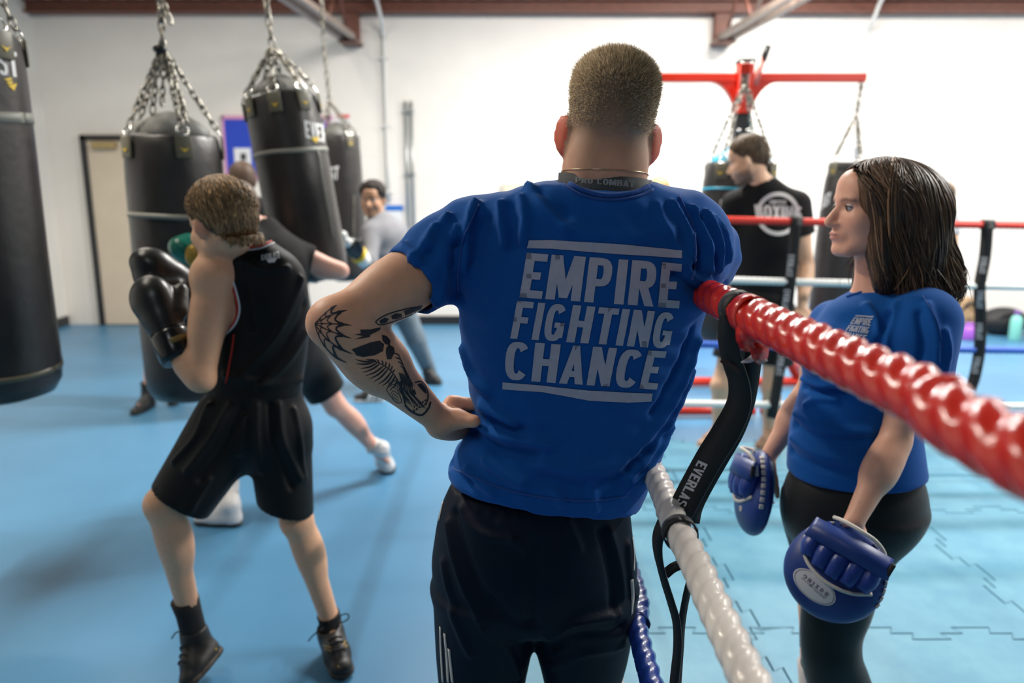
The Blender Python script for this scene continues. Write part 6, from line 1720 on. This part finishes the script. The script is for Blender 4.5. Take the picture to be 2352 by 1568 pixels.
# shorts
m_shorts = mat('black_shorts_cloth', (0.006, 0.0062, 0.0068), 0.6, bump=(500, .15, .0008), spec=.25)
hemL, hemR = P(412, 1150, 2.10), P(655, 1165, 2.20)
hm = V3(0, 0, 0)
Fb = Field.around([cone(P(590, 900, 2.2), P(400, 1230, 2.1), .18, .16), cone(P(590, 900, 2.2), P(660, 1220, 2.2), .18, .12)], .0058)
Fb.add(zloft([row(872, 492, 688, 2.20, .098), row(905, 486, 692, 2.20, .104), row(950, 462, 704, 2.20, .118), row(1000, 440, 708, 2.2, .12), row(1040, 470, 700, 2.2, .09), row(1075, 520, 640, 2.2, .05)]), .02)
Fl = Fb.blank(); Fl.add(cone(P(530, 975, 2.18), P(405, 1165, 2.09), .112, .092, (unit(V3(.5, -.2, .8)), 1.0)), .02); dl = unit(P(405, 1165, 2.09) - P(500, 1010, 2.16)); Fl.plane(P(411, 1152, 2.095), unit(dl + V3(-.25, 0, -.25)), .004); Fl.cut(cone(P(411, 1152, 2.095) + dl * .05, P(411, 1152, 2.095) - dl * .04, .086, .082), .004)
Fr = Fb.blank(); Fr.add(cone(P(640, 985, 2.20), P(658, 1178, 2.20), .096, .082), .02); Fr.plane(P(655, 1166, 2.20), unit(V3(-.32, 0, -1)), .004); Fr.cut(cone(P(656, 1200, 2.2), P(655, 1130, 2.2), .072, .069), .004)
Fb.merge(Fl, .03); Fb.merge(Fr, .025)
g = Fb.mesh(3); S = Surf(g); folds = []
fl(.016, .008, (530, 930), (490, 1000), (430, 1080)); fl(.016, -.006, (560, 940), (520, 1020), (460, 1100)); fl(.014, .007, (640, 930), (650, 1010), (690, 1100)); fl(.014, -.006, (620, 930), (630, 1020), (670, 1120)); fl(.014, .007, (590, 930), (590, 1000), (600, 1080)); fl(.014, .006, (480, 930), (450, 1000), (400, 1060))
fl(.013, .006, (675, 940), (690, 1020), (700, 1100)); fl(.013, .006, (560, 960), (550, 1040)); fl(.013, .006, (480, 1100), (450, 1150), (440, 1170))
for i in range(15): fl(.005, .003, (500 + i * 13, 884), (500 + i * 13, 906))
g = fold(g, S, folds)
shorts = obj('shorts', g, m_shorts, boy, label='loose black boxing shorts')
# socks and boots
m_sock_b = mat('black_sock', (0.008, 0.008, 0.009), 0.85, bump=(400, .3, .001)); m_boot_b = mat('black_boot_leather', (0.013, 0.012, 0.011), 0.45, bump=(80, .2, .002), noise=(20, .2)); m_gold = mat('gold_print', (0.30, 0.20, 0.06), 0.4, .5); m_rubber = mat('dark_rubber_sole', (0.03, 0.022, 0.015), 0.6)
kdL, kdR = unit(bKL - bAL), unit(bKR - bAR)
obj('sock', tube([P(450, 1475, 2.14), P(442, 1440, 2.14), P(434, 1408, 2.14), P(424, 1376, 2.135)], [.038, .038, .038, .042], 18), m_sock_b, boy)
obj('sock', tube([P(762, 1465, 2.24), P(760, 1440, 2.25), bAR, bAR + kdR * .018], [.037, .037, .0365, .0375], 18), m_sock_b, boy)
o, gL = footwear(boy, P(448, 1462, 2.14), btL, bhL, unit(P(436, 1408, 2.14) - P(452, 1470, 2.14)), .98, m_boot_b, m_rubber, 'boot', .03, .0055, lace=m_sock_b)
SbL = Surf(gL)
def pxpoly(S, polys, m, parent, name, off=.0012, step=6):
    g = decal(polys, caster(S), step, off)
    lab = list(range(len(g[0])))
    def root(i):
        while lab[i] != i: i = lab[i]
        return i
    for q in g[1]:
        for i in q[1:]: lab[root(i)] = root(q[0])
    rts = [root(q[0]) for q in g[1]]
    if rts:
        top = max(set(rts), key=rts.count); g = (g[0], [q for q, r_ in zip(g[1], rts) if r_ == top])
        used = sorted({i for q in g[1] for i in q}); mp_ = {i: k for k, i in enumerate(used)}; g = (g[0][used], [[mp_[i] for i in q] for q in g[1]])
    if len(g[1]): return obj(name, g, m, parent)
for pl_ in (poly_line(curve2([(498, 1470), (505, 1476), (500, 1488), (488, 1492), (480, 1486)], 12), 5), poly_line([(474, 1434), (484, 1438)], 5), poly_line([(478, 1442), (487, 1445)], 4)): pxpoly(SbL, pl_, m_gold, o, 'gold_mark')
o2, gR = footwear(boy, P(760, 1452, 2.24), btR, bhR, kdR, .98, m_boot_b, m_rubber, 'boot', .028, .0055, lace=m_sock_b)
SbR = Surf(gR)
for pl_ in (poly_line(curve2([(786, 1458), (800, 1453), (810, 1460), (806, 1475), (792, 1484)], 12), 4), poly_line([(796, 1466), (788, 1480)], 3), poly_line([(741, 1482), (762, 1486)], 2.5), poly_line([(745, 1490), (764, 1494)], 2.5), poly_line(curve2([(772, 1520), (776, 1530), (790, 1530), (794, 1518)], 8), 4)): pxpoly(SbR, pl_, m_gold, o2, 'gold_mark')
obj('lace_bow', tube(smooth_path([P(770, 1428, 2.2), P(785, 1412, 2.18), P(799, 1410, 2.18), P(800, 1420, 2.18), P(788, 1428, 2.19), P(775, 1432, 2.2)], 30), .0022, 6), m_sock_b, o2)
obj('lace_bow', tube(smooth_path([P(742, 1442, 2.2), P(730, 1450, 2.18), P(718, 1460, 2.18), P(708, 1472, 2.18)], 16), .0022, 6), m_sock_b, o2)
obj('lace_bow', tube(smooth_path([P(420, 1450, 2.12), P(405, 1452, 2.11), P(394, 1466, 2.11)], 12), .0022, 6), m_sock_b, o)
# gloves
m_glove = mat('black_glove_leather', (0.016, 0.0155, 0.015), 0.34, bump=(30, .25, .004), noise=(10, .15)); m_glove_cuff = mat('glossy_black_cuff', (0.010, 0.010, 0.010), 0.2)
glove(boy, bWL + unit(P(352, 690, 2.14) - bWL) * .03, P(345, 660, 2.16) - bWL, V3(.9, -.2, .5), 1.02, m_glove, m_glove_cuff, 'black boxing glove with gold cuff label', m_gold, palm=V3(.3, .3, 1))
glove(boy, P(432, 660, 2.33), P(320, 605, 2.26) - P(432, 660, 2.33), V3(.2, -.9, .3), 1.05, m_glove, m_glove_cuff, 'black boxing glove held behind', None, palm=V3(0, .2, -1))

# ================================================================== people farther off: shared builder
def far_person(label, base, J, hd, s, skin, shirt, bottom, h=.010, build=1.0, hands=True, sleeve=.5, leg=.55, hem=.18, beard=None, brow=(.05, .03, .02), hs=1.0, shirt_label=None, toes=True, kneef=(0, -1, 0)):
    t = thing('person', label, 'person', (base[0], base[1], 0))
    hops, L, A = head_ops(*hd, hs)
    ops = torso_ops(J, s, .135 * build, .12 * build, .14 * build, .66, .048)
    hb_ = hd[0] - A[2] * .075 * hs - A[1] * .02
    ops += [('a', cone(J['neck'], hb_, .052 * s, .048 * s), .03)] + hops
    for k in 'lr':
        ops += arm_ops(J['s' + k], J['e' + k], J['w' + k], s, build)
        if hands: ops += hand_ops(J['w' + k], unit(J['w' + k] - J['e' + k]), V3(0, 0, -1) if abs((J['w' + k] - J['e' + k])[2]) < .15 else V3(.3, .8, 0), V3(0, -1, .3), .5, .95 * s)
        ops += leg_ops(J['h' + k], J['k' + k], J['a' + k], s, build, kneef)
        ops += [('a', cone(J['a' + k], lerp(J['a' + k], J['t' + k], .45), .024 * s, .014 * s), .02)]
    F = run(ops, h); g = F.mesh(2); c = colour(g[0], skin); c = face_tint(c, g[0], L, A, hs, brow=brow, lips=tuple(np.array(skin) * (.9, .6, .6)))
    if beard is not None:
        q = (g[0] - hd[0]) @ A.T / hs
        w_ = np.clip((-.045 - q[:, 2]) / .02, 0, 1) * (q[:, 1] > -.005) * (q[:, 2] > -.125) * np.clip((np.hypot(q[:, 0] / .024, (q[:, 2] + .066) / .012) - .9) * 2, 0, 1)
        c = blend(c, w_ * .8, beard)
    obj('body', (g[0], g[1], c), skin_mat('skin_' + str(round(skin[0], 3))), t)
    eyes(L, A, hs, t)
    # shirt
    upv = unit(J['chest'] - J['pelvis'])
    F = Field.around([p for o_, p, k_ in torso_ops(J, s, .15 * build, .14 * build, .16 * build, .7, .06)] + [cone(J['s' + k], J['e' + k], .085) for k in 'lr'], h)
    for o_, p, k_ in torso_ops(J, s, .135 * build, .12 * build, .14 * build, .66, .048, .014): F.add(p, k_)
    for k in 'lr':
        a, b = J['s' + k], J['e' + k]; d = unit(b - a); e = lerp(a, b, min(sleeve, 1.0))
        Fs = F.blank(); Fs.add(cone(a, e + d * .03, .072 * s * build, (.066 if sleeve < .9 else .054) * s * build), .02)
        if sleeve > .9: Fs.add(cone(b, lerp(b, J['w' + k], .95), .054 * s, .040 * s), .02)
        else: Fs.plane(e, d, .004)
        F.merge(Fs, .03)
    F.plane(J['pelvis'] - upv * hem * s * .35, -upv, .006)
    F.cut(cone(J['neck'] + upv * .03, J['neck'] + unit(hb_ - J['neck']) * .2, .052 * s, .07 * s), .006)
    sg = F.mesh(2); so = obj('shirt', sg, shirt, t, label=shirt_label)
    # shorts or trousers
    F = Field.around([cone(J['pelvis'], J['pelvis'], .22)] + [cone(J['h' + k], J['a' + k], .13) for k in 'lr'], h)
    fw = unit(np.cross(upv, J['sr'] - J['sl']))
    F.add(cone(J['pelvis'] + upv * .06, J['pelvis'] - upv * .04, .150 * s * build, .155 * s * build, (fw, .72)), .03)
    for k in 'lr':
        a, b, c_ = J['h' + k], J['k' + k], J['a' + k]
        Fs = F.blank()
        if leg <= 1.0:
            e = lerp(a, b, leg); d = unit(b - a); Fs.add(cone(a, e + d * .03, .110 * s * build, .095 * s * build), .02); Fs.plane(e, d, .004); Fs.cut(cone(e - d * .03, e + d * .05, .082 * s * build, .088 * s * build), .004)
        else:
            Fs.add(cone(a, b, .105 * s * build, .078 * s * build), .02); Fs.add(cone(b, c_, .076 * s * build, .055 * s * build), .02)
        F.merge(Fs, .03)
    bo = obj('shorts' if leg <= 1 else 'trousers', F.mesh(2), bottom, t)
    return t, L, A, so, Surf(sg), sg

# --- boxer in white boots
Db = 3.42
J = dict(pelvis=P(672, 800, 3.50), waist=P(655, 720, 3.47), chest=P(640, 610, 3.44), neck=P(600, 530, 3.44), sl=P(560, 560, 3.30), sr=P(655, 575, 3.56),
         el=P(505, 640, 3.14), wl=P(470, 600, 3.06), er=P(782, 622, 3.62), wr=P(695, 618, 3.60), hl=P(640, 820, 3.40), hr=P(695, 820, 3.58),
         kl=P(560, 960, 3.22), al=P(522, 1125, 3.30), kr=P(772, 932, 3.66), ar=P(872, 1040, 3.80), tl=PZ(450, 1195, .03), tr=PZ(915, 1085, .03))
m_blk_tee = mat('black_cotton', (0.009, 0.009, 0.0095), 0.8, bump=(120, .2, .002), spec=.2, noise=(8, .15))
bx, bxL, bxA, so, sS, sg = far_person('boxer in black with white boots striking the wide bag', P(690, 1100, 3.5), J, (P(540, 478, 3.40), V3(-.88, .35, -.2), V3(-.3, 0, 1)), .98, (.78, .42, .32), m_blk_tee, m_shorts, .008, 1.05, False, .48, .72, kneef=V3(-.7, -.4, 0))
hb = scalp_cap(bxL, bxA, 1.0, (.10, .055, .028), bx, low=-.04, name='hair')
m_wboot = mat('white_boot_leather', (0.72, 0.70, 0.69), 0.45, bump=(60, .2, .003)); m_wsock = mat('white_sock', (0.72, 0.70, 0.69), 0.85, bump=(250, .3, .001)); m_bsole = mat('black_sole', (.02, .02, .022), .5)
for k, toe, heel in (('l', PZ(447, 1200, .0), PZ(556, 1206, .0)), ('r', PZ(905, 1088, .0), PZ(872, 1060, .035))):
    a, kn = J['a' + k], J['k' + k]; d = unit(kn - a)
    an = lerp(toe, heel, .80); an = an + V3(0, 0, .095) if k == 'l' else P(876, 1030, 3.79)
    obj('sock', tube([an, lerp(an, a + d * .03, .6), a + d * (.07 if k == 'r' else .05)], [.043, .040, .044], 16), m_wsock, bx)
    footwear(bx, an, toe, heel, unit(a - an + d * .05), 1.0, m_wboot, m_bsole, 'boot', .07, .007, lace=m_wsock)
m_green = mat('green_glove_leather', (0.01, 0.16, 0.11), .3); m_goldg = mat('gold_glove_leather', (0.42, 0.26, 0.04), .35, .3)
og = glove(bx, J['wl'], P(428, 570, 2.98) - J['wl'], V3(.2, -.9, .3), .98, m_green, m_glove_cuff, 'green boxing glove with gold palm')
obj('gold_panel', run([('a', ell(P(447, 588, 2.93), (.036, .03, .048)), .01)], .006).mesh(2), m_goldg, og)
glove(bx, J['wr'], P(640, 600, 3.52) - J['wr'], V3(0, 0, 1), .98, m_green, m_glove_cuff, 'green boxing glove')

# --- youth in grey
Dg = 5.55
J = dict(pelvis=P(897, 668, 5.58), waist=P(893, 610, 5.56), chest=P(888, 545, 5.54), neck=P(868, 503, 5.54), sl=P(850, 535, 5.42), sr=P(916, 528, 5.66),
         el=P(850, 598, 5.30), wl=P(825, 585, 5.22), er=P(922, 590, 5.55), wr=P(838, 577, 5.40), hl=P(882, 680, 5.5), hr=P(912, 680, 5.64),
         kl=P(868, 800, 5.40), al=P(868, 888, 5.42), kr=P(955, 780, 5.70), ar=P(988, 855, 5.80), tl=PZ(815, 918, .02), tr=PZ(1010, 880, .02))
m_hood = mat('grey_hoodie', (0.20, 0.20, 0.215), .85, noise=(10, .12)); m_jog = mat('grey_blue_joggers', (0.13, 0.17, 0.20), .8, noise=(12, .2))
gy, gyL, gyA, so, sS, sg = far_person('youth with dark curly hair in a grey hoodie, glancing towards the viewer', P(900, 900, 5.55), J, (P(856, 458, 5.52), V3(-.12, -1, -.06), V3(.05, 0, 1)), .98, (.46, .25, .15), m_hood, m_jog, .011, 1.0, False, 1.0, 2.0, brow=(.012, .008, .006))
hb = scalp_cap(gyL, gyA, 1.0, (.018, .011, .008), gy, low=-.03, infl=.012, name='hair'); tag(hb, 'dark curly hair, high on top')
curl = run([('a', ell(gyL(.0, -.012, .088), np.array([.080, .092, .052]), gyA), .02), ('a', ell(gyL(.06, .0, .06), np.array([.035, .06, .04]), gyA), .02), ('a', ell(gyL(-.06, .0, .06), np.array([.035, .06, .04]), gyA), .02)], .007)
curl.plane(gyL(0, .06, .052), unit(gyA[1] * .6 - gyA[2] * .8), .01)
obj('curls', curl.disp(lambda X, Y, Z: .006 * np.sin(X * 190) * np.sin(Y * 180) * np.sin(Z * 200)).mesh(1), mat('dark_curls', (.016, .010, .007), .8), hb)
glove(gy, J['wl'], P(788, 545, 5.12) - J['wl'], V3(.2, -.9, .4), 1.0, m_glove, m_whitep, 'black and white boxing glove')
og = glove(gy, J['wr'], P(800, 560, 5.3) - J['wr'], V3(.2, -.9, .4), .95, m_glove, m_whitep, 'black boxing glove with white cuff')
obj('white_patch', ball(P(786, 540, 5.04), (.035, .02, .03), 12), m_whitep, og); obj('white_patch', ball(P(797, 556, 5.04), (.03, .02, .035), 12), m_whitep, og); obj('yellow_tape', torus(J['wl'], .045, .018, axes_for(J['wl'] - J['el']), 14, 8), m_yellow, og)
for k, toe, heel in (('l', PZ(812, 921, .0), PZ(884, 921, .0)), ('r', PZ(1016, 884, .0), PZ(975, 880, .0))):
    an = lerp(toe, heel, .8) + V3(0, 0, .09)
    ob, gsh = footwear(gy, an, toe, heel, unit(J['k' + k] - an), 1.0, m_shoe_blk, m_sole_w if k == 'l' else m_bsole, 'trainer', .03, .008)
    if k == 'l':
        for pl_ in ([(842, 918), (850, 903), (856, 903), (849, 919)], [(853, 919), (861, 902), (867, 902), (861, 919)], [(865, 919), (872, 902), (878, 904), (873, 918)]): pxpoly(Surf(gsh), [pl_], m_whitep, ob, 'side_stripe', .002)

# --- man in black by the stand
J = dict(pelvis=P(1752, 720, 4.28), waist=P(1758, 640, 4.27), chest=P(1765, 540, 4.26), neck=P(1755, 430, 4.26), sl=P(1688, 468, 4.36), sr=P(1830, 470, 4.20),
         el=P(1660, 610, 4.42), wl=P(1655, 640, 4.47), er=P(1852, 610, 4.18), wr=P(1842, 705, 4.05), hl=P(1708, 740, 4.30), hr=P(1790, 740, 4.24),
         kl=P(1655, 885, 4.24), al=P(1650, 1010, 4.28), kr=P(1772, 890, 4.24), ar=P(1765, 1010, 4.28), tl=PZ(1604, 1025, .02), tr=PZ(1745, 1030, .02))
mb, mbL, mbA, so, sS, sg = far_person('bearded man in a black T-shirt with round white logo, head bowed', P(1710, 1030, 4.26), J, (P(1716, 366, 4.26), V3(-.86, .38, -.34), V3(-.26, .1, 1)), 1.05, (.70, .43, .28), m_blk_tee, m_shorts, .008, 1.02, True, .5, .62, beard=(.10, .06, .04), kneef=V3(-.6, -.4, 0))
hb = scalp_cap(mbL, mbA, 1.0, (.10, .068, .040), mb, low=-.045, name='hair', infl=.008); tag(hb, 'short brown hair')
scalp_locks(mbL, mbA, 1.0, 900, .04, (.12, .08, .045), hb, 'hair_locks', r=(.0018, .003), S=CAPS['hair0.1'])
lg = [[(1787 + 50 * cos(a), 491 + 50 * sin(a)), (1787 + 50 * cos(b), 491 + 50 * sin(b)), (1787 + 41 * cos(b), 491 + 41 * sin(b)), (1787 + 41 * cos(a), 491 + 41 * sin(a))] for a, b in [(i * 2 * pi / 40, (i + 1) * 2 * pi / 40) for i in range(40)]]
lg += text_polys('BOXING', [(1733, 470), (1843, 474), (1838, 506), (1738, 500)], gap=.08) + text_polys('UNITED', [(1768, 459), (1806, 460), (1806, 469), (1768, 468)])
obj('back_logo', decal(lg, caster(sS), 10, .004), m_whitep, so, label='round white BOXING logo')
for k, toe, heel in (('l', PZ(1600, 1030, .0), PZ(1660, 1022, .0)), ('r', PZ(1735, 1036, .0), PZ(1785, 1026, .0))):
    an = lerp(toe, heel, .8) + V3(0, 0, .09); footwear(mb, an, toe, heel, unit(J['k' + k] - an), 1.0, mat('tan_trainer', (.36, .22, .14), .6), m_sole_w, 'trainer', .03, .008)

# --- partly hidden people
def standing(px, D, fw, H):
    x = float(P(px, 784, D)[0]); k = H / 1.75; fw = unit(fw); rt_ = np.cross(fw, V3(0, 0, 1)); c = V3(x, D, 0)
    q = lambda a, b, z: c + rt_ * a * k + fw * b * k + V3(0, 0, z * k)
    return dict(pelvis=q(0, 0, .95), waist=q(0, 0, 1.1), chest=q(0, 0, 1.28), neck=q(0, 0, 1.47), sl=q(-.19, 0, 1.42), sr=q(.19, 0, 1.42), el=q(-.24, .06, 1.14), er=q(.24, .06, 1.14), wl=q(-.16, .27, 1.18), wr=q(.16, .27, 1.18),
                hl=q(-.09, 0, .92), hr=q(.09, 0, .92), kl=q(-.10, .02, .50), kr=q(.10, .02, .50), al=q(-.11, 0, .09), ar=q(.11, 0, .09), tl=q(-.11, .2, .02), tr=q(.11, .2, .02)), q, k
def bystander(label, px, D, fw, H, skin, shirt, bottom, hair, leg=2.0, sleeve=.5, adj=None, hdir=None):
    J, q, k = standing(px, D, fw, H)
    if adj: adj(J, q)
    t, L, A, so, S_, sg = far_person(label, J['pelvis'], J, (q(0, .03, 1.62), V3(*(hdir or fw)), V3(0, 0, 1)), k, skin, shirt, bottom, .012, 1.0, True, sleeve, leg, hs=k)
    hb = scalp_cap(L, A, k, hair, t, low=-.045, infl=.012, name='hair')
    for s_ in 'lr':
        an = J['a' + s_]; fd = unit(J['t' + s_] * V3(1, 1, 0) - an * V3(1, 1, 0)); footwear(t, an, V3(an[0], an[1], 0) + fd * .19, V3(an[0], an[1], 0) - fd * .06, V3(0, 0, 1), k, m_shoe_blk, m_bsole, 'boot', .10, .009)
    return t, L, A, J
m_pale_tee = mat('pale_grey_tee', (0.46, 0.48, 0.50), .8)
def adj_r(J, q): J['er'] = P(2192, 585, 5.35); J['wr'] = P(2120, 620, 5.1); J['sr'] = P(2178, 500, 5.45)
t, L, A, J_ = bystander('fair-haired person half hidden behind the woman\'s hair, elbow showing', 2128, 5.5, (-.5, .85, 0), 1.54, (.52, .30, .17), m_pale_tee, m_jog, (.15, .085, .04), adj=adj_r)
obj('hair_bun', ball(P(2156, 440, 5.5), (.055, .06, .08), 14), mat('sandy_hair', (.17, .10, .045), .6), t)
t, L, A, J_ = bystander('blond person almost hidden behind the standing man\'s shoulder', 1502, 5.9, (0, 1, 0), 1.58, (.55, .33, .22), m_blk_tee, m_jog, (.42, .27, .12))
def adj_b(J, q):
    J['kl'] = P(348, 810, 5.12); J['al'] = P(336, 884, 5.06); J['al'][2] = .09; J['tl'] = J['al'] + V3(-.03, -.25, -.08); J['hl'] = P(402, 700, 5.28)
t, L, A, J_ = bystander('boxer hidden behind the wide bag, one black boot showing', 432, 5.3, (.2, -1, 0), 1.62, (.76, .42, .32), m_blk_tee, m_shorts, (.08, .05, .03), leg=.5, adj=adj_b)
t, L, A, J_ = bystander('person with reddish-brown hair glimpsed between the boy and the swinging bag', 584, 5.0, (-.6, .8, 0), 1.66, (.74, .40, .30), m_blk_tee, m_jog, (.06, .03, .015))
